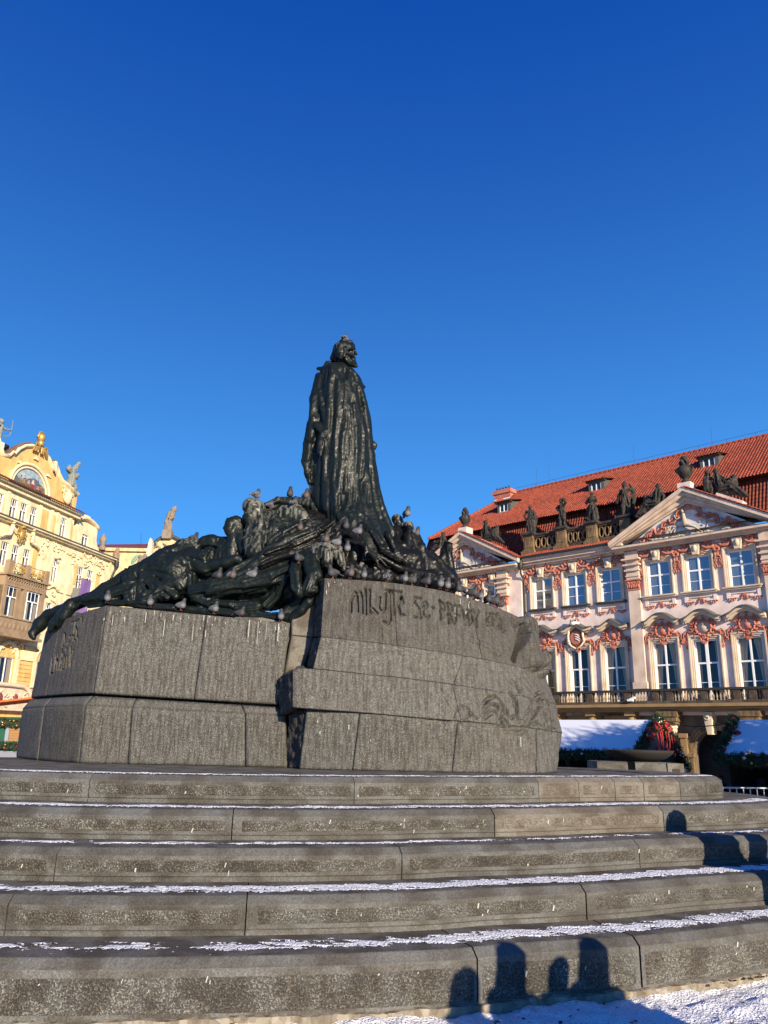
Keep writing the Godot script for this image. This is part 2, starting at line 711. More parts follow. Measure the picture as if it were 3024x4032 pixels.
		for e in edges:
			var q: Vector3i = e[0]
			var da := Vector3i(0, 1, 0) if e[1] == 0 else (Vector3i(0, 0, 1) if e[1] == 1 else Vector3i(1, 0, 0))
			var db := Vector3i(0, 0, 1) if e[1] == 0 else (Vector3i(1, 0, 0) if e[1] == 1 else Vector3i(0, 1, 0))
			var i0: int = at.get(q - da - db, -1)
			var i1: int = at.get(q - db, -1)
			var i2: int = at[q]
			var i3: int = at.get(q - da, -1)
			if i0 < 0 or i1 < 0 or i3 < 0:
				continue
			if e[2]:
				ix.append_array([i0, i2, i1, i0, i3, i2])
			else:
				ix.append_array([i0, i1, i2, i0, i2, i3])
		var nn := normals(v, ix)
		# cloth falls in folds along its bone, hair in locks, skin stays smooth
		var fn := FastNoiseLite.new()
		fn.frequency = 1.0
		fn.seed = sd
		fn.fractal_octaves = 1
		var colors := PackedColorArray()
		for i in v.size():
			var p := v[i]
			var best := 1e9
			var top: Bone = bones[0]
			for o: Bone in own[i]:
				var d := o.dist(p)
				if d < best:
					best = d
					top = o
			var dd := top.dir
			var u := p - dd * dd.dot(p) * 0.90
			var o2 := 0.0
			if top.mat == 0:
				var w := fn.get_noise_3dv(u * fold_freq)
				o2 = top.fold * fold_amp * (0.6 - 1.5 * w * w * 3.0 - 0.5 * absf(w) + 0.40 * fn.get_noise_3dv(u * fold_freq * 2.1 + Vector3.ONE * 7.0) + 0.10 * fn.get_noise_3dv(p * fold_freq * 1.6))
			elif top.mat == 2:
				o2 = top.fold * fold_amp * 0.7 * (0.5 - 1.6 * absf(fn.get_noise_3dv(u * fold_freq * 2.4)))
			elif top.mat == 3:
				o2 = top.fold * fold_amp * 1.6 * (fn.get_noise_3dv(p * 4.0) + 0.5 * fn.get_noise_3dv(p * 11.0))
			else:
				o2 = top.fold * fold_amp * 0.12 * fn.get_noise_3dv(p * 9.0)
			v[i] = p + nn[i] * o2
			var c := top.col
			if top.lime > 0.0:
				var run := fn.get_noise_3d(p.x * 30.0, p.y * 2.6, p.z * 30.0)
				var amount := clampf((run + top.lime * 0.75 - 0.62 + 0.45 * nn[i].y) * 3.0, 0.0, 0.8) * clampf(top.lime * 1.5, 0.0, 1.0)
				c = c.lerp(Color(0.20, 0.195, 0.175), amount)
			colors.append(c)
		var g := G.new()
		g.v = v
		g.ix = ix
		g.n = normals(v, ix)
		g.c = colors
		g.tinted = true
		return g

	func normals(v: PackedVector3Array, ix: PackedInt32Array) -> PackedVector3Array:
		var nn := PackedVector3Array()
		nn.resize(v.size())
		for i in range(0, ix.size(), 3):
			var q := (v[ix[i + 2]] - v[ix[i]]).cross(v[ix[i + 1]] - v[ix[i]])
			nn[ix[i]] += q
			nn[ix[i + 1]] += q
			nn[ix[i + 2]] += q
		for i in nn.size():
			nn[i] = nn[i].normalized()
		return nn


# ---------------------------------------------------------------- ground and steps
func ground_y(x: float, z: float) -> float:
	return -0.02 * maxf(0.0, Vector2(x, z + 4.0).length() - 14.0)


func build_ground() -> void:
	var g := G.new()
	var rows := []
	for k in 40:
		var r := 0.05 + 480.0 * pow(k / 39.0, 2.2)
		var row := PackedVector3Array()
		for j in 65:
			var w := -TAU * j / 64.0
			var x := cos(w) * r
			var z := sin(w) * r - 6.0
			row.append(Vector3(x, ground_y(x, z) - 0.06, z))
		rows.append(row)
	rows.reverse()
	g.grid(rows, true)
	var m := stone(lin(0.20, 0.19, 0.18), lin(0.28, 0.27, 0.255), lin(0.36, 0.35, 0.33), 0.08, 0.5, null, 61, 0.6)
	struct("pavement", g.mesh(), m)
	# planting bed under old snow at the foot of the steps
	var f := FastNoiseLite.new()
	f.seed = 5
	f.frequency = 1.6
	f.fractal_octaves = 4
	var f2 := FastNoiseLite.new()
	f2.seed = 6
	f2.frequency = 7.0
	f2.noise_type = FastNoiseLite.TYPE_CELLULAR
	var s := G.new()
	rows = []
	var holes := []
	for k in 190:
		var row := PackedVector3Array()
		var z := -2.0 - k * 0.037
		for j in 320:
			var x := (-1.6 + (j - 90) * 0.037) if j >= 90 else (-1.6 - (90 - j) * 0.09)
			var y := -0.012 + 0.045 * f.get_noise_2d(x, z) + 0.085 * maxf(0.0, f2.get_noise_2d(x * 0.8, z) + 0.50) * (0.6 + 0.9 * f.get_noise_2d(x * 0.6 + 40.0, z * 0.6)) + 0.02 * f.get_noise_2d(x * 4.0, z * 4.0)
			row.append(Vector3(x, y, z))
			if f.get_noise_2d(x * 2.1 + 90.0, z * 2.1) > 0.26 and holes.size() < 2200 and (j * 7 + k * 3) % 5 == 0:
				holes.append(Vector3(x, y, z))
		rows.append(row)
	s.grid(rows)
	struct("snow_ground", s.mesh(), M.snow)
	var lm := G.new()
	lm.tri(Vector3(-0.03, 0.0, 0.0), Vector3(0.0, 0.004, 0.022), Vector3(0.035, 0.012, 0.0))
	lm.tri(Vector3(0.035, 0.012, 0.0), Vector3(0.0, 0.006, -0.022), Vector3(-0.03, 0.0, 0.0))
	var where := []
	for p in holes:
		var b := Basis(Vector3.UP, rng.randf() * TAU) * Basis(Vector3.RIGHT, rng.randf_range(-0.5, 0.5))
		where.append(Transform3D(b.scaled(Vector3.ONE * rng.randf_range(0.25, 0.8)), p + Vector3(rng.randf_range(-0.05, 0.05), 0.004, rng.randf_range(-0.05, 0.05))))
	# dark litter gathered along the foot of the lowest step
	for k in 260:
		var q := step_point(4, 0.30 + 0.32 * rng.randf(), 0.03 + 0.07 * rng.randf() * rng.randf())
		var b := Basis(Vector3.UP, rng.randf() * TAU) * Basis(Vector3.RIGHT, rng.randf_range(-0.6, 0.6))
		where.append(Transform3D(b.scaled(Vector3.ONE * rng.randf_range(0.4, 1.0)), Vector3(q.x, 0.015 + 0.01 * rng.randf(), q.z)))
	var lv := copies("leaf_litter", lm.mesh(), M.leaf, where, self)
	tag(lv, "dark dead leaves scattered on the snow in front of the lowest step", "leaves")


var ring := PackedVector2Array()   # plan of the top step: x, z of the face
var ring_n := PackedVector2Array()
const STEP_OUT := [0.0, 0.783, 1.417, 2.105, 2.791]
const STEP_TOP := [1.55, 1.262, 0.982, 0.703, 0.413]


func make_ring() -> void:
	var k := [Vector2(-7, -10), Vector2(-5.5, -9.36), Vector2(-4.3, -9.15), Vector2(-3, -9.05), Vector2(-1.5, -9.18), Vector2(-0.3, -9.4), Vector2(0.2, -9.61), Vector2(1.4, -9.97), Vector2(2.2, -10.35), Vector2(3.2, -10.76), Vector2(4, -11.09), Vector2(4.6, -11.44), Vector2(4.93, -11.8), Vector2(5.03, -12.4), Vector2(4.85, -13.1), Vector2(4.3, -13.9), Vector2(3, -14.8), Vector2(0.8, -15.4), Vector2(-2, -15.4), Vector2(-4.6, -14.8), Vector2(-6.6, -13.9), Vector2(-8, -12.9), Vector2(-8.6, -11.8), Vector2(-8.1, -10.8)]
	var m := k.size()
	var raw := PackedVector2Array()
	for i in m:
		for j in 16:
			raw.append(k[i].cubic_interpolate(k[(i + 1) % m], k[(i - 1 + m) % m], k[(i + 2) % m], j / 16.0))
	var q := raw.size()
	# light smoothing keeps the outline a clean curve
	for pass_no in 14:
		var old := raw.duplicate()
		for i in q:
			raw[i] = old[i] * 0.5 + (old[(i + 1) % q] + old[(i - 1 + q) % q]) * 0.25
	ring = raw
	for i in q:
		var t := (raw[(i + 1) % q] - raw[(i - 1 + q) % q]).normalized()
		ring_n.append(Vector2(-t.y, t.x))


# a point on the outline of a step: f runs once round, out is metres outside its face
func step_point(level: int, f: float, out := 0.0) -> Vector3:
	var q := ring.size()
	var e := fposmod(f, 1.0) * q
	var i := int(e) % q
	var j := (i + 1) % q
	var w := e - floorf(e)
	var p := ring[i].lerp(ring[j], w)
	var nn := ring_n[i].lerp(ring_n[j], w).normalized()
	p += nn * (STEP_OUT[level] + out)
	return Vector3(p.x, 0, p.y)


func step_at_x(level: int, x: float) -> float:
	var best := 0.0
	var err := 1e9
	for i in 700:
		var f := i / 1400.0
		var p := step_point(level, f)
		if absf(p.x - x) < err and p.z > -12.5:
			err = absf(p.x - x)
			best = f
	return best


func build_steps() -> void:
	if ring.is_empty():
		make_ring()
	var joints := [[-4.3, -3.17, -0.28, 1.98, 2.55, 3.06, 3.50, 4.06, 4.52], [-4.0, -1.47, 1.28, 3.42, 5.05], [-4.6, -2.90, 0.23, 2.82, 5.3], [-2.97, -1.08, 1.94, 4.9], [-3.6, 0.80, 2.22, 4.7]]
	var root := thing("stepped_base", "broad curved granite steps in five tiers with strips of snow, under the monument", "steps")
	for level in 5:
		var yt: float = STEP_TOP[level]
		var yb: float = STEP_TOP[level + 1] if level < 4 else 0.0
		var fs := []
		for x in joints[level]:
			fs.append(step_at_x(level, x))
		fs.sort()
		var last: float = fs[-1]
		var room: float = 1.0 + fs[0] - last
		var extra := int(room / 0.055)
		for k in range(1, extra):
			fs.append(last + room * k / extra)
		for k in fs.size():
			var f0: float = fs[k]
			var f1: float = fs[k + 1] if k + 1 < fs.size() else 1.0 + fs[0]
			step_block(root, level, f0, f1, yb, yt, level == 0 and k >= 3 and k <= 6 or level == 1 and k == 2)
		# dark bed behind the blocks
		var g := G.new()
		var ra := PackedVector3Array()
		var rb := PackedVector3Array()
		for i in 161:
			var p := step_point(level, i / 160.0, -0.05)
			ra.append(Vector3(p.x, yb - 0.1, p.z))
			rb.append(Vector3(p.x, yt - 0.04, p.z))
		g.grid([ra, rb])
		var rc := PackedVector3Array()
		for i in 161:
			var p := step_point(level, i / 160.0, -1.05)
			rc.append(Vector3(p.x, yt - 0.04, p.z))
		g.grid([rb, rc])
		part("bedding", g.mesh(), M.core, root)
	# inner floor of the platform
	var fl := G.new()
	var mid := Vector3(-1.8, 1.546, -12.3)
	for i in 120:
		var p := step_point(0, i / 120.0, -0.85)
		var q := step_point(0, (i + 1) / 120.0, -0.85)
		fl.tri(mid, Vector3(q.x, 1.546, q.z), Vector3(p.x, 1.546, p.z))
	part("platform_floor", fl.mesh(), M.tread, root)
	# pale uneven foundation under the lowest step
	var fo := G.new()
	var r0 := PackedVector3Array()
	var r1 := PackedVector3Array()
	var r2 := PackedVector3Array()
	var nz := FastNoiseLite.new()
	nz.frequency = 2.2
	nz.fractal_octaves = 3
	for i in 700:
		var f := i / 1398.0
		var a := step_point(4, f, 0.040 + 0.010 * nz.get_noise_1d(i * 0.04))
		var b := step_point(4, f, -0.02)
		var h := 0.036 + 0.022 * nz.get_noise_1d(i * 0.022 + 30.0) + 0.006 * nz.get_noise_1d(i * 0.2)
		r0.append(Vector3(a.x, -0.08, a.z))
		r1.append(Vector3(a.x, h, a.z))
		r2.append(Vector3(b.x, h + 0.008, b.z))
	fo.grid([r0, r1])
	fo.grid([r1, r2])
	part("foundation", fo.mesh(), M.concrete, root)


func step_block(root: Node3D, level: int, f0: float, f1: float, yb: float, yt: float, pale: bool) -> void:
	var span := step_point(level, f0).distance_to(step_point(level, f1))
	var gap := 0.0045 / maxf(span, 0.3) * (f1 - f0)
	var m := maxi(3, int(span / 0.14))
	var wob := rng.randf_range(-0.004, 0.004)
	var prof := [Vector2(0, yb - 0.02), Vector2(0, yb + 0.041), Vector2(-0.016, yb + 0.042), Vector2(-0.016, yb + 0.049), Vector2(0, yb + 0.050), Vector2(0, yt - 0.066), Vector2(-0.004, yt - 0.058), Vector2(-0.078, yt - 0.005), Vector2(-0.09, yt), Vector2(-0.98, yt + 0.004)]
	if level == 4:
		prof = [Vector2(0, -0.05), Vector2(0, yt - 0.070), Vector2(-0.004, yt - 0.060), Vector2(-0.078, yt - 0.005), Vector2(-0.09, yt), Vector2(-1.0, yt + 0.004)]
	var g := G.new()
	var tread := G.new()
	for r in prof.size() - 1:
		var rows := []
		for e in [prof[r], prof[r + 1]]:
			var row := PackedVector3Array()
			for i in m + 1:
				var p := step_point(level, lerpf(f0 + gap, f1 - gap, float(i) / m), e.x + wob)
				row.append(Vector3(p.x, e.y, p.z))
			rows.append(row)
		if r == prof.size() - 2:
			tread.grid(rows)
		else:
			g.grid(rows)
	# end faces that show in the joints
	for side in 2:
		var fe := f0 + gap if side == 0 else f1 - gap
		for r in prof.size() - 1:
			var a := step_point(level, fe, prof[r].x + wob)
			var b := step_point(level, fe, prof[r + 1].x + wob)
			var d := step_point(level, fe, -0.3)
			var p0 := Vector3(a.x, prof[r].y, a.z)
			var p1 := Vector3(b.x, prof[r + 1].y, b.z)
			var p2 := Vector3(d.x, (prof[r].y + prof[r + 1].y) / 2, d.z)
			if side == 0:
				g.tri(p0, p1, p2)
			else:
				g.tri(p1, p0, p2)
	var block := part("step_block", g.mesh(), M.step_pale if pale else M.step_tones[rng.randi() % 4], root)
	part("tread", tread.mesh(), M.tread, block)
	# hammered panel inside a smooth margin
	var pg := G.new()
	var mf := 0.055 / maxf(span, 0.3) * (f1 - f0)
	var rows2 := []
	var y0 := yb + 0.078
	var y1 := yt - 0.092
	if level == 4:
		y0 = 0.055
		y1 = yt - 0.105
		mf = 0.012 / maxf(span, 0.3) * (f1 - f0)
	var nz := FastNoiseLite.new()
	nz.frequency = 16.0
	nz.seed = 3
	var nc := maxi(4, int(span / 0.03))
	for j in 11:
		var row := PackedVector3Array()
		for i in nc + 1:
			var ff := lerpf(f0 + gap + mf, f1 - gap - mf, float(i) / nc)
			var p := step_point(level, ff)
			var y := lerpf(y0, y1, j / 10.0)
			var o := 0.003 + 0.0015 * nz.get_noise_3d(p.x, y, p.z)
			if j == 0 or j == 10 or i == 0 or i == nc:
				o = -0.002
			p = step_point(level, ff, o + wob)
			row.append(Vector3(p.x, y, p.z))
		rows2.append(row)
	pg.grid(rows2)
	part("hammered_panel", pg.mesh(), M.rough_pale if pale else M.rough_tones[rng.randi() % 4], block)


# ---------------------------------------------------------------- snow on the steps
func build_snow() -> void:
	var nz := FastNoiseLite.new()
	nz.seed = 9
	nz.frequency = 2.0
	nz.fractal_octaves = 5
	var said := ["thin bright strip of snow along the rim of the top platform", "snow strip on the second step from the top", "snow strip on the middle step", "snow strip on the second step from the bottom", "ragged frosty snow strip on the lowest step"]
	for level in 5:
		var wide: float = 0.9 if level == 0 else STEP_OUT[level] - STEP_OUT[level - 1]
		var a: float = [0.12, 0.19, 0.27, 0.18, 0.20][level]
		var b: float = [0.36, 0.47, 0.43, 0.47, 0.50][level]
		var nl := 1900
		var nw := 22
		var g := G.new()
		var pts := []
		var keep := []
		for i in nl + 1:
			var f := 0.5 * i / nl
			var col := PackedVector3Array()
			var kc := PackedByteArray()
			var wob := 0.05 * nz.get_noise_1d(f * 90.0 + level * 17.0)
			for j in nw + 1:
				var t := float(j) / nw
				var o := -(lerpf(a, b, t) + wob) if level > 0 else -(lerpf(a, b, t) + wob * 0.6)
				var p := step_point(level, f, o)
				var e := nz.get_noise_3d(p.x * 1.2, level * 9.0, p.z * 5.0)
				var edge := minf(t, 1.0 - t)
				var cover := 0.30 + 1.2 * edge + e * 1.1
				if level >= 3:
					cover += clampf((p.x + (0.9 if level == 4 else 2.2)) * 0.16, -0.50, 0.30) - (0.16 if level == 4 else 0.05)
				elif level == 2:
					cover -= 0.12 + (0.25 if p.x > 1.2 and p.x < 3.9 else 0.0)
				col.append(Vector3(p.x, STEP_TOP[level] + 0.003 + 0.008 * clampf(cover, 0.0, 1.0) + 0.005 * e, p.z))
				kc.append(1 if cover + 0.42 * (rng.randf() - 0.5) + 0.5 * nz.get_noise_3d(p.x * 6.0, 3.0, p.z * 16.0) > 0.40 else 0)
			pts.append(col)
			keep.append(kc)
		for i in nl:
			for j in nw:
				if keep[i][j] + keep[i + 1][j] + keep[i][j + 1] + keep[i + 1][j + 1] >= 3:
					g.quad(pts[i][j], pts[i + 1][j], pts[i + 1][j + 1], pts[i][j + 1])
		var o := part("snow_strip", smooth(g).mesh(), M.snow, self)
		tag(o, said[level], "snow", "snow lying on the steps")
		o.set_meta("kind", "stuff")


# joins equal corners and gives them one normal
func smooth(g: G) -> G:
	var at := {}
	var o := G.new()
	var to := PackedInt32Array()
	for i in g.v.size():
		var key := Vector3i(g.v[i] * 4000.0)
		if not at.has(key):
			at[key] = o.v.size()
			o.v.append(g.v[i])
			o.n.append(Vector3.ZERO)
		to.append(at[key])
		o.n[at[key]] += g.n[i]
	for i in o.n.size():
		o.n[i] = o.n[i].normalized()
	for i in g.ix:
		o.ix.append(to[i])
	return o


# ---------------------------------------------------------------- granite pedestal
var strokes := []


class Stroke:
	var pts: Array
	var w: float
	var d: float
	var lo: Vector2
	var hi: Vector2


func carve(list: Array, w: float, d: float) -> void:
	for e in list:
		var s := Stroke.new()
		s.pts = e
		s.w = w
		s.d = d
		s.lo = e[0]
		s.hi = e[0]
		for p in e:
			s.lo = s.lo.min(p)
			s.hi = s.hi.max(p)
		s.lo -= Vector2.ONE * w
		s.hi += Vector2.ONE * w
		strokes.append(s)


func carved(p: Vector2, list: Array) -> float:
	var o := 0.0
	for s: Stroke in list:
		if p.x < s.lo.x or p.y < s.lo.y or p.x > s.hi.x or p.y > s.hi.y:
			continue
		var best := 1e9
		for k in s.pts.size() - 1:
			var a: Vector2 = s.pts[k]
			var ab: Vector2 = s.pts[k + 1] - a
			var t := clampf((p - a).dot(ab) / maxf(ab.length_squared(), 1e-9), 0.0, 1.0)
			best = minf(best, p.distance_squared_to(a + ab * t))
		if best < s.w * s.w:
			var f := sqrt(best) / s.w
			o += s.d * (1.0 - f * f * f)
	return o


# samples a list of points at even arc length
func along(list: Array, count: int, curved := true) -> PackedVector3Array:
	var fine := PackedVector3Array()
	var m := list.size()
	for i in m - 1:
		for j in 16:
			if curved and m > 2:
				var p0: Vector3 = list[maxi(i - 1, 0)]
				var p3: Vector3 = list[mini(i + 2, m - 1)]
				fine.append((list[i] as Vector3).cubic_interpolate(list[i + 1], p0, p3, j / 16.0))
			else:
				fine.append((list[i] as Vector3).lerp(list[i + 1], j / 16.0))
	fine.append(list[m - 1])
	var lens := PackedFloat32Array([0.0])
	for i in range(1, fine.size()):
		lens.append(lens[i - 1] + fine[i].distance_to(fine[i - 1]))
	var total := lens[-1]
	var out := PackedVector3Array()
	var k := 0
	for i in count:
		var want := total * i / (count - 1)
		while k < fine.size() - 2 and lens[k + 1] < want:
			k += 1
		out.append(fine[k].lerp(fine[k + 1], clampf((want - lens[k]) / maxf(lens[k + 1] - lens[k], 1e-6), 0, 1)))
	return out


# one stone between two rails (s0..s1 of their length), edges eased, with a thickness behind it
func stone_face(called: String, low: Array, high: Array, s0: float, s1: float, cell: float, rough: float, mat: Material, parent: Node3D, curved := true, ease_edge := 0.010, joint := 0.004) -> MeshInstance3D:
	var a := along(low, 241, curved)
	var b := along(high, 241, curved)
	var span := 0.0
	for i in 240:
		if i / 240.0 >= s0 and i / 240.0 < s1:
			span += a[i].distance_to(a[i + 1])
	var tall := a[int((s0 + s1) * 120)].distance_to(b[int((s0 + s1) * 120)])
	var nu := maxi(3, int(span / cell))
	var nv := maxi(3, int(tall / cell))
	var g := G.new()
	var rows := []
	var nz := FastNoiseLite.new()
	nz.frequency = 5.0
	nz.fractal_octaves = 4
	nz.seed = 4
	var dir := (a[240] - a[0])
	var lo := Vector2(minf(a[int(s0 * 240)].x, minf(a[int(s1 * 240)].x, minf(b[int(s0 * 240)].x, b[int(s1 * 240)].x))) - 0.1, -100.0)
	var hi := Vector2(maxf(a[int(s0 * 240)].x, maxf(a[int(s1 * 240)].x, maxf(b[int(s0 * 240)].x, b[int(s1 * 240)].x))) + 0.1, 100.0)
	var mine := []
	for s: Stroke in strokes:
		if s.hi.x > lo.x and s.lo.x < hi.x:
			mine.append(s)
	var gap := joint / maxf(span, 0.1)
	for j in range(-1, nv + 2):
		var row := PackedVector3Array()
		for i in range(-1, nu + 2):
			var u := lerpf(s0, s1, lerpf(gap, 1.0 - gap, clampf(float(i) / nu, 0, 1))) * 240.0
			var t := clampf(float(j) / nv, 0, 1)
			var k := mini(int(u), 239)
			var p0 := a[k].lerp(a[k + 1], u - k)
			var p1 := b[k].lerp(b[k + 1], u - k)
			var p := p0.lerp(p1, t)
			if j <= 0:
				p.y += joint * 0.6
			elif j >= nv:
				p.y -= joint * 0.6
			var along_dir := (a[k + 1] - a[k]).lerp(b[k + 1] - b[k], t)
			var q := along_dir.cross(p1 - p0).normalized()
			var o := rough * nz.get_noise_3d(p.x, p.y, p.z)
			if i < 0 or j < 0 or i > nu or j > nv:
				o = -0.09
			else:
				var edge := minf(minf(i, nu - i) * span / nu, minf(j, nv - j) * tall / nv)
				if ease_edge > 0.0 and edge < ease_edge * 1.6:
					o -= ease_edge * (1.0 - edge / (ease_edge * 1.6))
				if mine.size() > 0:
					o += carved(Vector2(p.x, p.y), mine)
			row.append(p + q * o)
		rows.append(row)
	g.grid(rows)
	if mat == M.plinth:
		mat = M.plinth_tones[rng.randi() % 4]
	elif mat == M.plinth_dark:
		mat = M.plinth_dark_tones[rng.randi() % 4]
	return part(called, g.mesh(), mat, parent)


func build_pedestal() -> void:
	var root := thing("stone_pedestal", "tall weathered granite pedestal with carved Czech lettering and wave relief under the bronze figures", "pedestal")
	var top_y := 1.545
	# ---- left block: prow-shaped end and long front
	var c0 := Vector3(-4.40, top_y, -12.03)
	var prow0 := [Vector3(-5.6, top_y, -15.0), Vector3(-6.12, top_y, -14.35), Vector3(-6.13, top_y, -13.85), Vector3(-5.65, top_y, -13.18), Vector3(-5.02, top_y, -12.52), c0]
	var ledge := Vector3(-4.408, 2.374, -12.03)
	var groove := Vector3(-4.343, 2.516, -12.11)
	var cap := Vector3(-4.319, 3.899, -12.17)
	var prow1 := []
	var prow2 := []
	var prow3 := []
	for p: Vector3 in prow0:
		var off := Vector3(0.085, 0, -0.05)
		var d1: Vector3 = p - c0
		prow1.append(Vector3(ledge.x + d1.x, ledge.y - 0.01 * d1.length(), ledge.z + d1.z))
		prow2.append(Vector3(groove.x + d1.x * 0.985, groove.y - 0.008 * d1.length(), groove.z + d1.z * 0.985))
		prow3.append(Vector3(cap.x + d1.x * 0.93, cap.y - 0.16 * d1.length() * 0.55, cap.z + d1.z * 0.93))
	var right0 := Vector3(-1.33, top_y, -11.9)
	var right1 := Vector3(-1.397, 2.285, -11.9)
	var right2 := Vector3(-1.507, 2.402, -11.98)
	var right3 := Vector3(-1.419, 3.665, -12.05)
	# inscription on the prow, barely legible
	strokes.clear()
	carve([[Vector2(-5.033, 3.886), Vector2(-4.975, 3.893)], [Vector2(-4.989, 3.696), Vector2(-4.901, 3.726)], [Vector2(-4.967, 3.694), Vector2(-4.952, 3.404), Vector2(-4.912, 3.398)], [Vector2(-5.06, 3.688), Vector2(-5.028, 3.695)], [Vector2(-4.938, 3.605), Vector2(-4.899, 3.554), Vector2(-4.897, 3.489), Vector2(-4.912, 3.401)], [Vector2(-4.828, 3.745), Vector2(-4.811, 3.686), Vector2(-4.818, 3.634)], [Vector2(-5.026, 3.473), Vector2(-4.974, 3.474)], [Vector2(-5.065, 3.473), Vector2(-5.059, 3.376), Vector2(-5.096, 3.362)], [Vector2(-5.223, 3.534), Vector2(-5.234, 3.327), Vector2(-5.209, 3.33)], [Vector2(-5.223, 3.534), Vector2(-5.192, 3.496), Vector2(-5.179, 3.354)], [Vector2(-4.875, 3.463), Vector2(-4.851, 3.412)]], 0.019, -0.04)
	carve([[Vector2(-5.474, 3.157), Vector2(-5.45, 2.894), Vector2(-5.386, 2.902)], [Vector2(-5.374, 3.198), Vector2(-5.337, 2.928)], [Vector2(-5.317, 3.212), Vector2(-5.332, 3.083)], [Vector2(-5.297, 3.109), Vector2(-5.263, 2.955)], [Vector2(-5.235, 3.279), Vector2(-5.221, 3.273)], [Vector2(-5.208, 3.227), Vector2(-5.204, 2.956)], [Vector2(-5.17, 3.241), Vector2(-5.156, 2.938), Vector2(-5.111, 2.943)], [Vector2(-5.128, 3.164), Vector2(-5.099, 3.1), Vector2(-5.1, 2.958)], [Vector2(-5.122, 3.268), Vector2(-5.096, 3.271)], [Vector2(-5.046, 3.14), Vector2(-5.028, 3.101), Vector2(-5.031, 2.973)], [Vector2(-4.999, 3.283), Vector2(-4.969, 3.206), Vector2(-4.962, 3)], [Vector2(-4.92, 3.233), Vector2(-4.93, 3.052), Vector2(-4.926, 2.975)], [Vector2(-5.421, 3.301), Vector2(-5.413, 3.288)]], 0.019, -0.04)
	var cuts := [0.0, 0.30, 0.68, 1.0]
	for k in 3:
		stone_face("granite_block", prow0, prow1, cuts[k], cuts[k + 1], 0.05, 0.006, M.plinth_dark, root)
		stone_face("ledge_block", prow1, prow2, cuts[k], cuts[k + 1], 0.06, 0.002, M.plinth, root, true, 0.004)
	cuts = [0.0, 0.60, 1.0]
	var prow2g := []
	for p: Vector3 in prow2:
		prow2g.append(p + Vector3(0.004, 0.035, -0.004))
	for k in 2:
		stone_face("granite_block", prow2g, prow3, cuts[k], cuts[k + 1], 0.016, 0.005, M.plinth_dark, root)
	strokes.clear()
	cuts = [0.0, 0.235, 0.80, 1.0]
	for k in 3:
		stone_face("granite_block", [c0, right0], [ledge, right1], cuts[k], cuts[k + 1], 0.04, 0.006, M.plinth, root, false)
		stone_face("ledge_block", [ledge, right1], [groove, right2], cuts[k], cuts[k + 1], 0.05, 0.002, M.plinth, root, false, 0.004)
	cuts = [0.0, 0.545, 1.0]
	var g2 := groove + Vector3(0, 0.032, 0)
	var r2 := right2 + Vector3(0, 0.032, 0)
	for k in 2:
		stone_face("granite_block", [g2, r2], [cap, right3], cuts[k], cuts[k + 1], 0.04, 0.006, M.plinth, root, false)
	# pale return stone between the two blocks
	stone_face("granite_block", [Vector3(-1.544, 2.434, -12.1), Vector3(-1.321, 2.438, -12.1)], [Vector3(-1.4, 3.482, -12.12), Vector3(-1.041, 3.451, -12.12)], 0.0, 1.0, 0.03, 0.006, M.step_pale, root, false)
	stone_face("granite_block", [Vector3(-1.4, 3.482, -12.12), Vector3(-1.041, 3.451, -12.12)], [Vector3(-1.411, 3.688, -12.12), Vector3(-1.041, 4.424, -12.18)], 0.0, 1.0, 0.03, 0.006, M.step_pale, root, false)
	var fill := G.new()
	fill.slab(-2.3, -0.8, 1.5, 3.76, -13.2, -12.22)
	fill.slab(-1.35, -0.7, 3.5, 4.1, -13.4, -12.3)
	part("inner_stone", fill.mesh(), M.step_pale, root)
	# ---- right block
	var foot := []
	for x in [[-1.12, -11.5], [-0.3, -11.42], [0.65, -11.40], [1.62, -11.47], [2.2, -11.62], [2.46, -11.85], [2.66, -12.3], [2.6, -13.2], [2.2, -14.4]]:
		foot.append(Vector3(x[0], top_y, x[1]))
	var bed1 := [Vector3(-1.05, 2.364, -11.46), Vector3(-0.195, 2.319, -11.4), Vector3(0.643, 2.263, -11.4), Vector3(1.462, 2.221, -11.5), Vector3(2.042, 2.182, -11.68), Vector3(2.477, 2.14, -11.95), Vector3(2.783, 2.104, -12.4), Vector3(2.62, 2.104, -13.3), Vector3(2.1, 2.104, -14.5)]
	var bed1m := [Vector3(-1.239, 2.378, -11.36), Vector3(-1.039, 2.364, -11.34), Vector3(-0.194, 2.322, -11.37), Vector3(0.641, 2.266, -11.38), Vector3(1.459, 2.224, -11.48), Vector3(2.038, 2.185, -11.66), Vector3(2.473, 2.143, -11.93), Vector3(2.791, 2.108, -12.4), Vector3(2.62, 2.104, -13.3), Vector3(2.1, 2.104, -14.5)]
	var nose := [Vector3(-1.268, 2.89, -11.38), Vector3(-1.067, 2.921, -11.36), Vector3(-0.209, 2.861, -11.43), Vector3(0.646, 2.793, -11.5), Vector3(1.37, 2.716, -11.65), Vector3(2.002, 2.641, -11.85), Vector3(2.465, 2.573, -12.2), Vector3(2.785, 2.542, -12.7), Vector3(2.806, 2.473, -13.6), Vector3(2.547, 2.365, -14.6)]
	var nose_in := [Vector3(-0.975, 2.925, -11.39), Vector3(-0.209, 2.861, -11.43), Vector3(0.646, 2.793, -11.5), Vector3(1.37, 2.716, -11.65), Vector3(2.002, 2.641, -11.85), Vector3(2.465, 2.573, -12.2), Vector3(2.785, 2.542, -12.7), Vector3(2.806, 2.473, -13.6)]
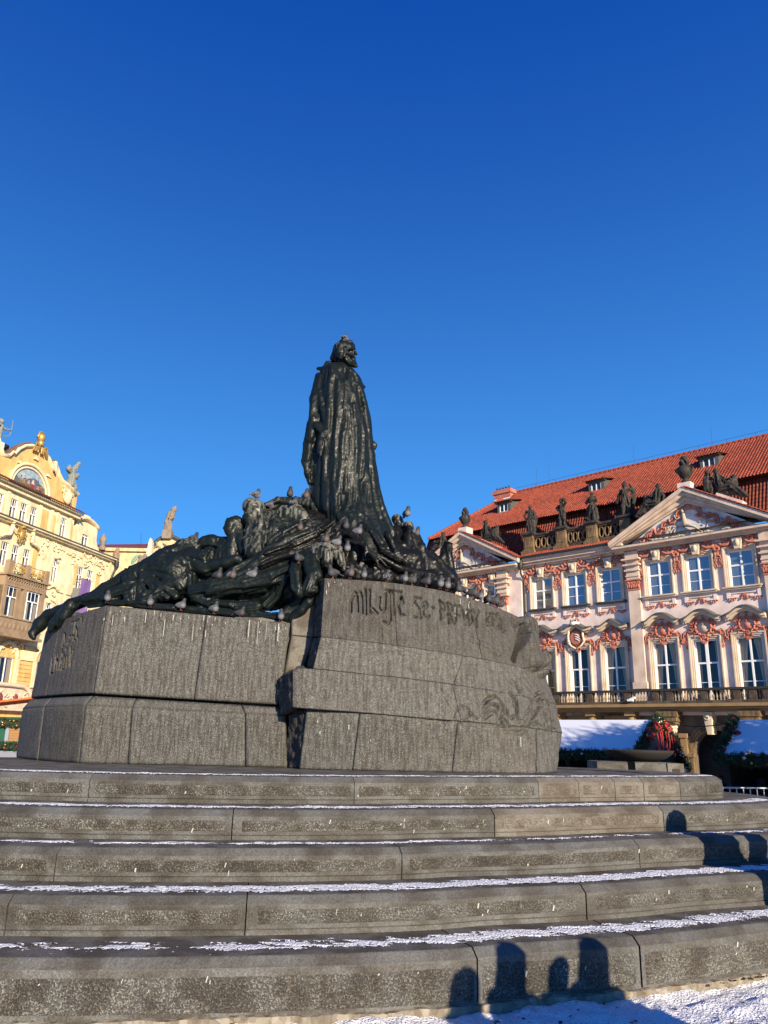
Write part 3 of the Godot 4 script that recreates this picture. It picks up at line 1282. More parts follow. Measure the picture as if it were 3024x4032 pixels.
	var bed2 := [Vector3(-0.894, 3.394, -11.5), Vector3(0.001, 3.312, -11.5), Vector3(0.743, 3.234, -11.6), Vector3(1.259, 3.181, -11.75), Vector3(1.725, 3.127, -11.95), Vector3(2.159, 3.074, -12.25), Vector3(2.501, 3.03, -12.7), Vector3(2.771, 2.957, -13.3), Vector3(2.856, 2.931, -14.2)]
	var rim := [Vector3(-0.89, 4.311, -11.72), Vector3(0.037, 4.271, -11.72), Vector3(0.854, 4.199, -11.9), Vector3(1.423, 4.103, -12.15), Vector3(1.916, 4.016, -12.5), Vector3(2.307, 3.942, -12.95), Vector3(2.577, 3.905, -13.5), Vector3(2.793, 3.843, -14.3)]
	carve([[Vector2(-0.466, 3.778), Vector2(-0.472, 3.953), Vector2(-0.417, 4.103), Vector2(-0.38, 4.044), Vector2(-0.365, 3.794)], [Vector2(-0.38, 4.044), Vector2(-0.336, 4.105), Vector2(-0.307, 4.01), Vector2(-0.298, 3.768)], [Vector2(-0.262, 4.147), Vector2(-0.239, 3.756)], [Vector2(-0.195, 4.135), Vector2(-0.191, 3.778), Vector2(-0.071, 3.77), Vector2(-0.148, 3.852)], [Vector2(-0.039, 4.029), Vector2(-0.049, 3.867), Vector2(0.001, 3.788), Vector2(0.04, 3.842), Vector2(0.048, 4.099)], [Vector2(0.112, 4.141), Vector2(0.128, 3.683), Vector2(0.089, 3.613), Vector2(0.022, 3.649)], [Vector2(0.053, 4.14), Vector2(0.287, 4.125)], [Vector2(0.155, 4.123), Vector2(0.18, 3.764)], [Vector2(0.288, 4.049), Vector2(0.242, 3.913), Vector2(0.273, 3.761), Vector2(0.332, 3.767)], [Vector2(0.252, 3.913), Vector2(0.316, 3.955), Vector2(0.288, 4.049)]], 0.021, -0.055)
	carve([[Vector2(0.583, 4.045), Vector2(0.499, 4.049), Vector2(0.489, 3.975), Vector2(0.571, 3.868), Vector2(0.58, 3.733), Vector2(0.488, 3.737)], [Vector2(0.617, 3.869), Vector2(0.692, 3.925), Vector2(0.665, 3.992), Vector2(0.616, 3.945), Vector2(0.625, 3.783), Vector2(0.679, 3.73), Vector2(0.719, 3.774)], [Vector2(0.767, 3.907), Vector2(0.784, 3.905)]], 0.021, -0.055)
	carve([[Vector2(0.883, 4.041), Vector2(0.888, 3.727)], [Vector2(0.883, 4.027), Vector2(0.962, 3.968), Vector2(0.956, 3.886), Vector2(0.888, 3.874)], [Vector2(1.005, 4.002), Vector2(1.012, 3.675)], [Vector2(1.011, 3.997), Vector2(1.071, 3.976), Vector2(1.073, 3.894), Vector2(1.016, 3.852), Vector2(1.099, 3.677)], [Vector2(1.133, 3.991), Vector2(1.126, 3.718)], [Vector2(1.133, 3.972), Vector2(1.215, 3.965)], [Vector2(1.124, 3.827), Vector2(1.192, 3.814)], [Vector2(1.234, 3.924), Vector2(1.288, 3.681), Vector2(1.329, 3.899)], [Vector2(1.329, 3.926), Vector2(1.337, 3.676), Vector2(1.403, 3.759), Vector2(1.394, 3.887), Vector2(1.329, 3.926)], [Vector2(1.427, 3.928), Vector2(1.463, 3.806), Vector2(1.514, 3.93)], [Vector2(1.463, 3.806), Vector2(1.461, 3.657)]], 0.021, -0.055)
	carve([[Vector2(1.646, 3.904), Vector2(1.646, 3.708)], [Vector2(1.702, 3.905), Vector2(1.651, 3.82), Vector2(1.699, 3.709)], [Vector2(1.739, 3.92), Vector2(1.738, 3.724)], [Vector2(1.739, 3.906), Vector2(1.797, 3.901)], [Vector2(1.74, 3.822), Vector2(1.784, 3.814)], [Vector2(1.825, 3.874), Vector2(1.881, 3.875), Vector2(1.826, 3.684), Vector2(1.893, 3.672)], [Vector2(1.837, 3.922), Vector2(1.865, 3.914)], [Vector2(1.901, 3.797), Vector2(1.897, 3.625), Vector2(1.954, 3.681), Vector2(1.946, 3.784), Vector2(1.902, 3.819)]], 0.023, -0.055)
	carve([[Vector2(2.115, 3.88), Vector2(2.118, 3.75)], [Vector2(2.158, 3.751), Vector2(2.167, 3.861), Vector2(2.191, 3.795), Vector2(2.219, 3.862), Vector2(2.224, 3.723)], [Vector2(2.265, 3.839), Vector2(2.271, 3.667), Vector2(2.317, 3.668), Vector2(2.328, 3.835)]], 0.025, -0.055)
	# relief: waves, drapery steps, long cracks
	carve([[Vector2(1.495, 2.285), Vector2(1.613, 2.378), Vector2(1.672, 2.379), Vector2(1.7, 2.312), Vector2(1.698, 2.232)], [Vector2(1.496, 2.353), Vector2(1.567, 2.434), Vector2(1.627, 2.464), Vector2(1.697, 2.46), Vector2(1.737, 2.392), Vector2(1.742, 2.233)], [Vector2(1.498, 2.501), Vector2(1.57, 2.577), Vector2(1.677, 2.602), Vector2(1.746, 2.541), Vector2(1.772, 2.393), Vector2(1.804, 2.268), Vector2(1.832, 2.212), Vector2(1.878, 2.18)], [Vector2(1.697, 2.176), Vector2(1.819, 2.122), Vector2(1.981, 2.086), Vector2(2.11, 2.128)], [Vector2(1.831, 2.416), Vector2(1.841, 2.326), Vector2(1.893, 2.302), Vector2(1.938, 2.328)]], 0.026, -0.075)
	carve([[Vector2(2.051, 2.232), Vector2(2.249, 2.444), Vector2(2.377, 2.669), Vector2(2.5, 2.728), Vector2(2.568, 2.626), Vector2(2.576, 2.451), Vector2(2.605, 2.196)], [Vector2(2.086, 2.21), Vector2(2.31, 2.469), Vector2(2.4, 2.632), Vector2(2.485, 2.648), Vector2(2.519, 2.543), Vector2(2.525, 2.391), Vector2(2.599, 2.194)], [Vector2(2.146, 2.211), Vector2(2.357, 2.446), Vector2(2.432, 2.539), Vector2(2.473, 2.507), Vector2(2.475, 2.333), Vector2(2.538, 2.184)], [Vector2(2.242, 2.236), Vector2(2.314, 2.26), Vector2(2.361, 2.226)], [Vector2(2.411, 2.285), Vector2(2.467, 2.182)], [Vector2(1.931, 2.672), Vector2(2.011, 2.51), Vector2(1.994, 2.346), Vector2(2.028, 2.278)], [Vector2(2.032, 2.84), Vector2(2.057, 2.793), Vector2(2.07, 2.687)]], 0.026, -0.075)
	carve([[Vector2(1.527, 2.424), Vector2(1.659, 2.529), Vector2(1.752, 2.474), Vector2(1.79, 2.337)], [Vector2(2.161, 2.322), Vector2(2.321, 2.542), Vector2(2.407, 2.613)], [Vector2(2.48, 2.672), Vector2(2.509, 2.5), Vector2(2.526, 2.329)]], 0.06, 0.05)
	carve([[Vector2(1.032, 2.289), Vector2(1.073, 2.388), Vector2(1.156, 2.443), Vector2(1.251, 2.426), Vector2(1.278, 2.326), Vector2(1.373, 2.288)], [Vector2(1.113, 2.204), Vector2(1.209, 2.285), Vector2(1.319, 2.353)], [Vector2(0.65, 2.255), Vector2(0.841, 2.217), Vector2(0.977, 2.227)]], 0.022, -0.045)
	carve([[Vector2(-0.276, 3.142), Vector2(0.005, 3.158), Vector2(0.258, 3.18)], [Vector2(0.258, 3.18), Vector2(0.272, 3.125), Vector2(0.764, 3.173)], [Vector2(0.289, 2.937), Vector2(0.414, 2.962), Vector2(0.424, 2.893), Vector2(0.82, 2.956)], [Vector2(0.349, 2.6), Vector2(0.571, 2.61), Vector2(0.862, 2.664)], [Vector2(0.96, 2.835), Vector2(1.351, 2.884), Vector2(1.372, 2.83)], [Vector2(1.269, 3.034), Vector2(1.409, 3.036)], [Vector2(0.973, 2.658), Vector2(0.959, 2.591)], [Vector2(-0.338, 3.364), Vector2(-0.319, 2.865)]], 0.03, -0.014)
	carve([[Vector2(0.792, 3.204), Vector2(0.82, 2.832), Vector2(0.931, 2.509), Vector2(1.035, 2.364)], [Vector2(1.218, 3.621), Vector2(1.267, 2.841)], [Vector2(-0.003, 3.568), Vector2(0.01, 3.343)]], 0.014, -0.02)
	carve([[Vector2(2.242, 3.767), Vector2(2.207, 3.586), Vector2(2.126, 3.376), Vector2(2.046, 3.183)]], 0.045, -0.26)
	carve([[Vector2(2.353, 3.814), Vector2(2.33, 3.571), Vector2(2.309, 3.391), Vector2(2.362, 3.184)]], 0.17, 0.22)
	carve([[Vector2(2.547, 3.296), Vector2(2.563, 3.056)]], 0.12, 0.20)
	carve([[Vector2(1.368, 3.439), Vector2(1.634, 3.356), Vector2(1.78, 3.241)]], 0.05, 0.03)
	cuts = [0.0, 0.118, 0.335, 0.53, 0.66, 1.0]
	for k in 5:
		stone_face("granite_block", foot, bed1, cuts[k], cuts[k + 1], 0.03, 0.022, M.plinth, root, true, 0.003, 0.0015)
	cuts = [0.0, 0.36, 0.50, 1.0]
	for k in 3:
		stone_face("relief_block", bed1m, nose, cuts[k], cuts[k + 1], 0.017, 0.020, M.plinth, root, true, 0.0, 0.0)
	cuts = [0.0, 0.40, 1.0]
	for k in 2:
		stone_face("relief_block", nose_in, bed2, cuts[k], cuts[k + 1], 0.017, 0.020, M.plinth, root, true, 0.0, 0.0)
	cuts = [0.0, 0.21, 0.46, 0.67, 1.0]
	for k in 4:
		stone_face("inscribed_block", bed2, rim, cuts[k], cuts[k + 1], 0.0115, 0.012, M.plinth_dark, root, true, 0.003, 0.0012)
	strokes.clear()
	# rough-hewn sides that fall back into the recess
	stone_face("rough_block", [Vector3(-1.36, top_y, -12.0), Vector3(-1.1, top_y, -11.52)], [Vector3(-1.363, 2.378, -11.95), Vector3(-1.052, 2.358, -11.48)], 0.0, 1.0, 0.02, 0.06, M.rock, root, false)
	stone_face("rough_block", [Vector3(-1.502, 2.283, -11.9), Vector3(-1.434, 2.282, -11.8), Vector3(-1.234, 2.372, -11.38)], [Vector3(-1.538, 2.811, -11.95), Vector3(-1.473, 2.853, -11.8), Vector3(-1.263, 2.892, -11.4)], 0.0, 1.0, 0.02, 0.05, M.rock, root)
	stone_face("rough_block", [Vector3(-1.538, 2.811, -11.95), Vector3(-1.473, 2.853, -11.8), Vector3(-1.263, 2.892, -11.4)], [Vector3(-1.205, 3.011, -12.15), Vector3(-1.171, 3.01, -12), Vector3(-1.059, 2.94, -11.5)], 0.0, 1.0, 0.02, 0.05, M.rock, root)
	stone_face("rough_block", [Vector3(-1.132, 2.973, -12.05), Vector3(-0.963, 2.925, -11.42)], [Vector3(-1.052, 3.435, -12.05), Vector3(-0.888, 3.393, -11.52)], 0.0, 1.0, 0.02, 0.05, M.rock, root, false)
	stone_face("rough_block", [Vector3(-1.053, 3.447, -12.05), Vector3(-0.888, 3.4, -11.52)], [Vector3(-1.048, 4.346, -12.2), Vector3(-0.884, 4.319, -11.74)], 0.0, 1.0, 0.02, 0.05, M.rock, root, false)
	# solid cores behind the facing stones
	var g := G.new()
	var poly := PackedVector2Array()
	for p in [[-5.3, 14.9], [-5.9, 14.2], [-5.9, 13.85], [-4.35, 12.25], [-1.3, 12.25], [-1.05, 11.75], [1.6, 11.7], [2.3, 12.1], [2.4, 13.0], [1.9, 14.5], [-2.0, 15.0]]:
		poly.append(Vector2(p[0], p[1]))
	g.prism(poly, 1.5, 2.35, Transform3D(Basis(Vector3.RIGHT, Vector3.FORWARD, Vector3.UP), Vector3.ZERO))
	var poly2 := PackedVector2Array()
	for p in [[-5.0, 14.6], [-5.4, 14.0], [-4.25, 12.35], [-1.0, 12.3], [-0.9, 11.95], [1.2, 11.95], [1.9, 12.7], [1.7, 14.0], [-2.0, 14.6]]:
		poly2.append(Vector2(p[0], p[1]))
	g.prism(poly2, 2.3, 3.35, Transform3D(Basis(Vector3.RIGHT, Vector3.FORWARD, Vector3.UP), Vector3.ZERO))
	var poly3 := PackedVector2Array()
	for p in [[-0.8, 14.0], [-0.82, 12.2], [0.6, 12.2], [1.4, 12.8], [1.4, 13.8]]:
		poly3.append(Vector2(p[0], p[1]))
	g.prism(poly3, 3.3, 4.1, Transform3D(Basis(Vector3.RIGHT, Vector3.FORWARD, Vector3.UP), Vector3.ZERO))
	part("core", g.mesh(), M.core, root)
	#print("rim ", rim, " cap ", cap, " right3 ", right3, " ledge ", ledge, groove)


# white bird-lime: short runs down the stone below the places where birds sit
func build_lime() -> void:
	var m := G.new()
	m.quad(Vector3(-0.5, -1.0, 0), Vector3(0.35, -1.0, 0), Vector3(0.5, 0, 0), Vector3(-0.4, 0, 0))
	var where := []
	var lines := [[Vector3(-4.292, 3.879, -12.12), Vector3(-1.412, 3.647, -12), Vector3(-4.385, 2.432, -12), 34], [Vector3(-0.855, 4.288, -11.68), Vector3(1.414, 4.079, -12.08), Vector3(-0.861, 3.414, -11.45), 44], [Vector3(-1.065, 2.331, -11.4), Vector3(2.031, 2.164, -11.62), Vector3(-1.068, 1.646, -11.4), 14]]
	for e in lines:
		for k in int(e[3]):
			var f := rng.randf()
			var p: Vector3 = e[0].lerp(e[1], f)
			var down := (0.02 + 0.16 * rng.randf() * rng.randf()) if rng.randf() < 0.75 else 0.3 * rng.randf()
			p += Vector3(0, -0.4 * rng.randf() * rng.randf(), 0)
			var far: Vector3 = e[2]
			p.z += 0.035 + (e[0].y - p.y) * 0.10
			where.append(Transform3D(Basis(Vector3(0.005 + 0.008 * rng.randf(), 0, 0), Vector3(0, down, -0.06 * down), Vector3(0, 0, 1)), p))
	for k in 80:
		var level := rng.randi() % 5
		var f := 0.04 + 0.40 * rng.randf()
		var p := step_point(level, f, 0.013)
		var y: float = STEP_TOP[level] - 0.08 - 0.12 * rng.randf()
		where.append(Transform3D(Basis(Vector3(0.006 + 0.010 * rng.randf(), 0, 0), Vector3(0.01 * rng.randf(), 0.012 + 0.035 * rng.randf(), 0), Vector3(0, 0, 1)), Vector3(p.x, y, p.z)))
		var q := step_point(level, f, -0.1 - 0.5 * rng.randf())
		where.append(Transform3D(Basis(Vector3(0.012 + 0.012 * rng.randf(), 0, 0), Vector3(0, 0, -0.02), Vector3(0, 1, 0)), Vector3(q.x, STEP_TOP[level] + 0.006, q.z)))
	var o := copies("bird_lime", m.mesh(), M.droppings, where, self)
	tag(o, "white bird droppings spattered in short runs over the granite pedestal and steps", "droppings")


# ---------------------------------------------------------------- the pink palace
var pal: Node3D


# a spiral scroll lying on a wall (x, y), swelling outwards along z
func scroll(g: G, x: float, y: float, z: float, r: float, a0: float, turns: float, hand: float, thick: float) -> void:
	var pts := []
	var m := int(6 + 7 * turns)
	for i in m + 1:
		var t := float(i) / m
		var rr := r * (1.0 - 0.72 * t)
		var a := a0 + hand * t * turns * TAU
		pts.append(Vector3(x + cos(a) * rr, y + sin(a) * rr, z + thick * (0.4 + 1.1 * t)))
	g.tube(pts, thick * 0.75, thick * 1.05, 5)


# an S- or C-shaped piece from one point to another, bowed sideways, curled at the end
func curl(g: G, x0: float, y0: float, x1: float, y1: float, bow: float, z: float, thick: float, hand := 1.0) -> void:
	var a := Vector2(x0, y0)
	var b := Vector2(x1, y1)
	var t := (b - a)
	var nrm := Vector2(-t.y, t.x) * bow
	var pts := []
	for i in 9:
		var f := i / 8.0
		var p := a + t * f + nrm * sin(f * PI)
		pts.append(Vector3(p.x, p.y, z + thick * (0.5 + 0.8 * sin(f * PI))))
	g.tube(pts, thick * 0.6, thick, 5)
	var dir := (b - (a + t * 0.86 + nrm * sin(0.86 * PI))).normalized()
	var rr := thick * 2.0
	var side := Vector2(-dir.y, dir.x) * hand
	var c := b + side * rr
	scroll(g, c.x, c.y, z + 0.2 * thick, rr, (-side).angle(), 0.9, hand, thick * 0.9)


func leaf(g: G, x: float, y: float, z: float, a: float, l: float, w: float) -> void:
	g.ell(Vector3(x + cos(a) * l * 0.5, y + sin(a) * l * 0.5, z + w * 0.5), Vector3(l * 0.55, w * 0.5, w * 0.55), Basis(Vector3(0, 0, 1), a), 6, 4)


# stucco cresting over an upper window, mirrored about x
func crest(g: G, x: float, y: float, z: float, s: float) -> void:
	for h: float in [-1.0, 1.0]:
		curl(g, x + h * 0.25 * s, y + 0.62 * s, x + h * 1.02 * s, y + 0.30 * s, -0.28 * h, z, 0.095 * s, -h)
		curl(g, x + h * 0.95 * s, y + 0.35 * s, x + h * 0.45 * s, y + 0.05 * s, -0.20 * h, z, 0.06 * s, -h)
		curl(g, x + h * 0.40 * s, y + 0.78 * s, x + h * 0.10 * s, y + 0.95 * s, 0.25 * h, z, 0.06 * s, h)
		curl(g, x + h * 1.0 * s, y + 0.2 * s, x + h * 1.12 * s, y - 0.30 * s, 0.2 * h, z, 0.055 * s, h)
		curl(g, x + h * 1.12 * s, y - 0.25 * s, x + h * 1.02 * s, y - 0.75 * s, -0.22 * h, z, 0.045 * s, -h)
		for k in 5:
			leaf(g, x + h * (0.35 + 0.16 * k) * s, y + (0.55 - 0.10 * k) * s, z, PI / 2 - h * (0.2 + 0.25 * k), 0.30 * s, 0.15 * s)
		leaf(g, x + h * 1.08 * s, y - 0.45 * s, z, -PI / 2 - h * 0.4, 0.22 * s, 0.09 * s)
		leaf(g, x + h * 1.04 * s, y - 0.75 * s, z, -PI / 2 + h * 0.3, 0.2 * s, 0.08 * s)


# cartouche over a lower window
func cartouche(g: G, x: float, y: float, z: float, s: float, seed_no: int) -> void:
	var r2 := RandomNumberGenerator.new()
	r2.seed = seed_no
	for h: float in [-1.0, 1.0]:
		var last := Vector2(0, 0.62)
		for k in 5:
			var a := PI / 2 - h * (0.2 + (k + 1) * 0.52)
			var p := Vector2(cos(a) * 0.60, sin(a) * 0.60)
			curl(g, x + last.x * s, y + last.y * s, x + p.x * s, y + p.y * s, -0.35 * h, z, 0.085 * s, -h)
			leaf(g, x + p.x * 1.1 * s, y + p.y * 1.1 * s, z + 0.05, a + r2.randf_range(-0.6, 0.6), 0.24 * s, 0.11 * s)
			leaf(g, x + p.x * 0.75 * s, y + p.y * 0.75 * s, z, a + h * 1.6, 0.22 * s, 0.10 * s)
			last = p
		curl(g, x + h * 0.55 * s, y + 0.15 * s, x + h * 1.05 * s, y - 0.25 * s, -0.3 * h, z, 0.075 * s, -h)
		curl(g, x + h * 1.0 * s, y - 0.15 * s, x + h * 1.22 * s, y - 0.75 * s, 0.25 * h, z, 0.065 * s, h)
		curl(g, x + h * 1.22 * s, y - 0.65 * s, x + h * 1.15 * s, y - 1.15 * s, -0.2 * h, z, 0.05 * s, -h)
		for k in 4:
			leaf(g, x + h * (0.75 + 0.13 * k) * s, y + (0.05 - 0.25 * k) * s, z, -h * 0.6 - PI / 2 * h + r2.randf_range(-0.7, 0.7), 0.2 * s, 0.09 * s)
	for k in 5:
		leaf(g, x, y - 0.75 * s, z, -PI / 2 + (k - 2) * 0.45, 0.30 * s, 0.11 * s)
		leaf(g, x, y + 0.72 * s, z, PI / 2 + (k - 2) * 0.5, 0.28 * s, 0.10 * s)


func apron(g: G, x: float, y: float, z: float) -> void:
	for h: float in [-1.0, 0.0, 1.0]:
		var cx: float = x + h * 0.72
		for k in 5:
			leaf(g, cx + (k - 2) * 0.09, y + 0.04 * absf(k - 2) - (0.02 if h != 0 else -0.06), z, -PI / 2 + (k - 2) * 0.55 + (PI if h == 0 and k % 2 == 0 else 0.0), 0.17 if h != 0 else 0.24, 0.085)
		curl(g, cx - 0.24, y + 0.06, cx + 0.22, y + 0.02, 0.3, z, 0.035, -1)


# white four-light window with its panes, set back in the wall
func palace_window(x: float, zf: float, y0: float, y1: float, w: float, upper: bool, doors := false) -> void:
	var g := G.new()
	var z := zf - 0.16
	var bt := 0.075 if not doors else 0.10
	g.slab(x - w / 2, x - w / 2 + bt, y0, y1, z - 0.05, z + 0.05)
	g.slab(x + w / 2 - bt, x + w / 2, y0, y1, z - 0.05, z + 0.05)
	g.slab(x - w / 2 + bt, x + w / 2 - bt, y1 - bt, y1, z - 0.05, z + 0.048)
	g.slab(x - w / 2 + bt, x + w / 2 - bt, y0, y0 + bt, z - 0.05, z + 0.048)
	var ty := y0 + (y1 - y0) * (0.60 if upper else 0.62)
	var mull := 0.05 if not doors else 0.085
	g.slab(x - mull, x + mull, y0 + bt, y1 - bt, z - 0.045, z + 0.062)
	g.slab(x - w / 2 + bt, x + w / 2 - bt, ty - 0.05, ty + 0.05, z - 0.045, z + 0.055)
	var my := y0 + (ty - y0) * 0.5
	g.slab(x - w / 2 + bt, x + w / 2 - bt, my - 0.016, my + 0.016, z - 0.03, z + 0.03)
	if doors:
		for h: float in [-1.0, 1.0]:
			g.slab(x + h * (w / 2 - bt), x + h * (w / 2 - bt - 0.07), y0 + bt, ty - 0.05, z - 0.04, z + 0.052)
	var win := part("window", g.mesh(), M.white, pal)
	var pane := G.new()
	var pw := w / 2 - bt - mull
	pane.quad(Vector3(-pw / 2, -0.5, 0), Vector3(pw / 2, -0.5, 0), Vector3(pw / 2, 0.5, 0), Vector3(-pw / 2, 0.5, 0))
	var pm := pane.mesh()
	for h: float in [-1.0, 1.0]:
		for e in [[ty + 0.05, y1 - bt], [my + 0.016, ty - 0.05], [y0 + bt, my - 0.016]]:
			var o := part("pane", pm, M.glass_sky if upper else M.glass, win, Vector3(x + h * (mull + pw / 2), (e[0] + e[1]) / 2, z))
			o.scale.y = e[1] - e[0]
			o.rotation = Vector3(rng.randf_range(-0.012, 0.012), rng.randf_range(-0.02, 0.02), 0)
	if not upper:
		var c := G.new()
		for h: float in [-1.0, 1.0]:
			var rows := []
			for j in 7:
				var t := j / 6.0
				var row := PackedVector3Array()
				for i in 25:
					var f := i / 24.0
					var inner := lerpf(0.12, 0.62, pow(t, 0.6)) if not doors else lerpf(0.55, 0.6, t)
					var xx := lerpf(w * 0.5, w * inner * 0.55, f)
					row.append(Vector3(x + h * xx, y1 - t * (y1 - y0) * 0.97, z - 0.16 + 0.025 * sin(f * 15.0 + t * 2.0)))
				rows.append(row)
			c.grid(rows)
		part("curtain", c.mesh(), M.curtain, win)
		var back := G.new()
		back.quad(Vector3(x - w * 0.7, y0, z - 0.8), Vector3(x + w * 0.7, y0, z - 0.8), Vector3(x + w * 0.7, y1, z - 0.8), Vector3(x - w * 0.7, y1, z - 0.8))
		part("room_dark_sheet", back.mesh(), M.inside, win)


func surround(x: float, zf: float, y0: float, y1: float, w: float) -> void:
	var g := G.new()
	var steps := [[0.0, 0.09, 0.06], [0.09, 0.19, 0.11], [0.19, 0.27, 0.16]]
	for s in steps:
		for h: float in [-1.0, 1.0]:
			var xa: float = x + h * (w / 2 + s[0])
			var xb: float = x + h * (w / 2 + s[1])
			g.slab(minf(xa, xb), maxf(xa, xb), y0, y1 + s[1], zf - 0.01, zf + s[2])
		g.slab(x - w / 2 - s[0], x + w / 2 + s[0], y1 + s[0], y1 + s[1], zf - 0.01, zf + s[2] - 0.002)
	part("window_surround", g.mesh(), M.trim, pal)


func hood(x: float, zf: float, y: float, curved: bool) -> void:
	var top := PackedVector2Array()
	var m := 16
	for i in m + 1:
		var f := float(i) / m * 2.0 - 1.0
		var h := 0.0
		if curved:
			h = 0.42 * pow(maxf(0.0, cos(f * PI / 2 * 1.25)), 1.0) if absf(f) < 0.8 else 0.0
			h += 0.06 * (1.0 - absf(f))
		else:
			h = maxf(0.0, 0.62 * (0.62 - absf(f))) + 0.05 * (1.0 - absf(f)) + (0.04 if absf(f) > 0.85 else 0.0)
		top.append(Vector2(x + f * 1.13, y + h))
	for layer in [[0.0, 0.14, 0.62, M.lead], [-0.16, 0.0, 0.50, M.trim], [-0.27, -0.16, 0.34, M.trim]]:
		var g := G.new()
		for i in m:
			var a := top[i]
			var b := top[i + 1]
			var za: float = zf + layer[2] * (1.0 if not (absf(a.x - x) > 1.0) else 0.9)
			var y0: float = layer[0]
			var y1: float = layer[1] * 0.45 if layer[1] > 0 else layer[1]
			g.quad(Vector3(a.x, a.y + y0, za), Vector3(b.x, b.y + y0, za), Vector3(b.x, b.y + y1, za), Vector3(a.x, a.y + y1, za))
			g.quad(Vector3(a.x, a.y + y1, za), Vector3(b.x, b.y + y1, za), Vector3(b.x, b.y + y1 + 0.10, zf), Vector3(a.x, a.y + y1 + 0.10, zf))
			g.quad(Vector3(a.x, a.y + y0, zf), Vector3(b.x, b.y + y0, zf), Vector3(b.x, b.y + y0, za), Vector3(a.x, a.y + y0, za))
		for e in [0, m]:
			var a := top[e]
			var za: float = zf + layer[2] * 0.9
			var y0: float = layer[0]
			var y1: float = layer[1] * 0.45 if layer[1] > 0 else layer[1]
			if e == 0:
				g.quad(Vector3(a.x, a.y + y0, zf), Vector3(a.x, a.y + y0, za), Vector3(a.x, a.y + y1, za), Vector3(a.x, a.y + y1, zf))
			else:
				g.quad(Vector3(a.x, a.y + y0, za), Vector3(a.x, a.y + y0, zf), Vector3(a.x, a.y + y1, zf), Vector3(a.x, a.y + y1, za))
		part("hood_mould" if layer[0] < 0 else "hood_flashing", g.mesh(), layer[3], pal)


func palace_wall(x0: float, x1: float, zf: float, openings: Array) -> void:
	# openings: x centre, y0, y1, width; sorted by x, same columns for both floors
	var g := G.new()
	var z0 := zf - 0.45
	var cols := {}
	for o in openings:
		if not cols.has(o[0]):
			cols[o[0]] = []
		cols[o[0]].append(o)
	var keys := cols.keys()
	keys.sort()
	var x := x0
	for kx in keys:
		var list: Array = cols[kx]
		var w: float = list[0][3]
		g.slab(x, kx - w / 2, 3.6, 14.3, z0, zf)
		var y := 3.6
		for o in list:
			if o[1] > y:
				g.slab(kx - w / 2, kx + w / 2, y, o[1], z0, zf)
			y = o[2]
		g.slab(kx - w / 2, kx + w / 2, y, 14.3, z0, zf)
		x = kx + w / 2
	g.slab(x, x1, 3.6, 14.3, z0, zf)
	part("wall", g.mesh(), M.wall, pal)


func moulding(called: String, x0: float, x1: float, steps: Array, mat: Material) -> void:
	var g := G.new()
	for s in steps:
		g.slab(x0, x1, s[0], s[1], s[2], s[3])
	part(called, g.mesh(), mat, pal)


func pilaster(x: float, zf: float, w: float) -> void:
	var g := G.new()
	g.slab(x - w / 2, x + w / 2, 5.6, 11.45, zf - 0.1, zf + 0.22)
	g.slab(x - w / 2 - 0.08, x + w / 2 + 0.08, 5.2, 5.6, zf - 0.1, zf + 0.30)
	g.slab(x - w / 2 - 0.04, x + w / 2 + 0.04, 12.12, 13.0, zf - 0.1, zf + 0.27)
	for k in 4:
		g.slab(x - w / 2 - 0.07 - 0.05 * k, x + w / 2 + 0.07 + 0.05 * k, 12.30 + k * 0.36, 12.40 + k * 0.36, zf - 0.1, zf + 0.33 + 0.07 * k)
	g.slab(x - w / 2 - 0.05, x + w / 2 + 0.05, 13.0, 14.3, zf - 0.1, zf + 0.30)
	part("pilaster", g.mesh(), M.pilaster, pal)
	var c := G.new()
	c.slab(x - w / 2 - 0.04, x + w / 2 + 0.04, 11.42, 11.52, zf, zf + 0.27)
	c.slab(x - w / 2 - 0.12, x + w / 2 + 0.12, 12.04, 12.12, zf, zf + 0.34)
	c.slab(x - w / 2 + 0.02, x + w / 2 - 0.02, 11.5, 12.05, zf, zf + 0.22)
	for h: float in [-1.0, 1.0]:
		scroll(c, x + h * w * 0.47, 11.88, zf + 0.22, 0.15, PI / 2, 1.2, h, 0.06)
	for k in 7:
		leaf(c, x + (k - 3) * w * 0.155, 11.52, zf + 0.22, PI / 2, 0.30 + 0.08 * (k % 2), 0.13)
		leaf(c, x + (k - 3) * w * 0.15, 11.78, zf + 0.24, PI / 2 + (k - 3) * 0.1, 0.2, 0.11)
	part("capital", c.mesh(), M.salmon, pal)


func tile_mesh() -> ArrayMesh:
	# pan-and-roll clay tile 0.21 wide, 0.36 long, thick at its lower edge
	var g := G.new()
	var r0 := PackedVector3Array()
	var r1 := PackedVector3Array()
	var r2 := PackedVector3Array()
	for i in 9:
		var f := i / 8.0
		var h := 0.055 * sin(f * PI) if f < 0.62 else 0.055 * sin(f * PI) - 0.02 * sin((f - 0.62) / 0.38 * PI)
		h = 0.065 * pow(maxf(0.0, sin(clampf(f / 0.62, 0, 1) * PI)), 0.8)
		var x := (f - 0.5) * 0.214
		r0.append(Vector3(x, -0.20, h - 0.005))
		r1.append(Vector3(x, -0.20, h + 0.022))
		r2.append(Vector3(x, 0.18, h * 0.9 - 0.012))
	g.grid([r0, r1])
	g.grid([r1, r2])
	return g.mesh()


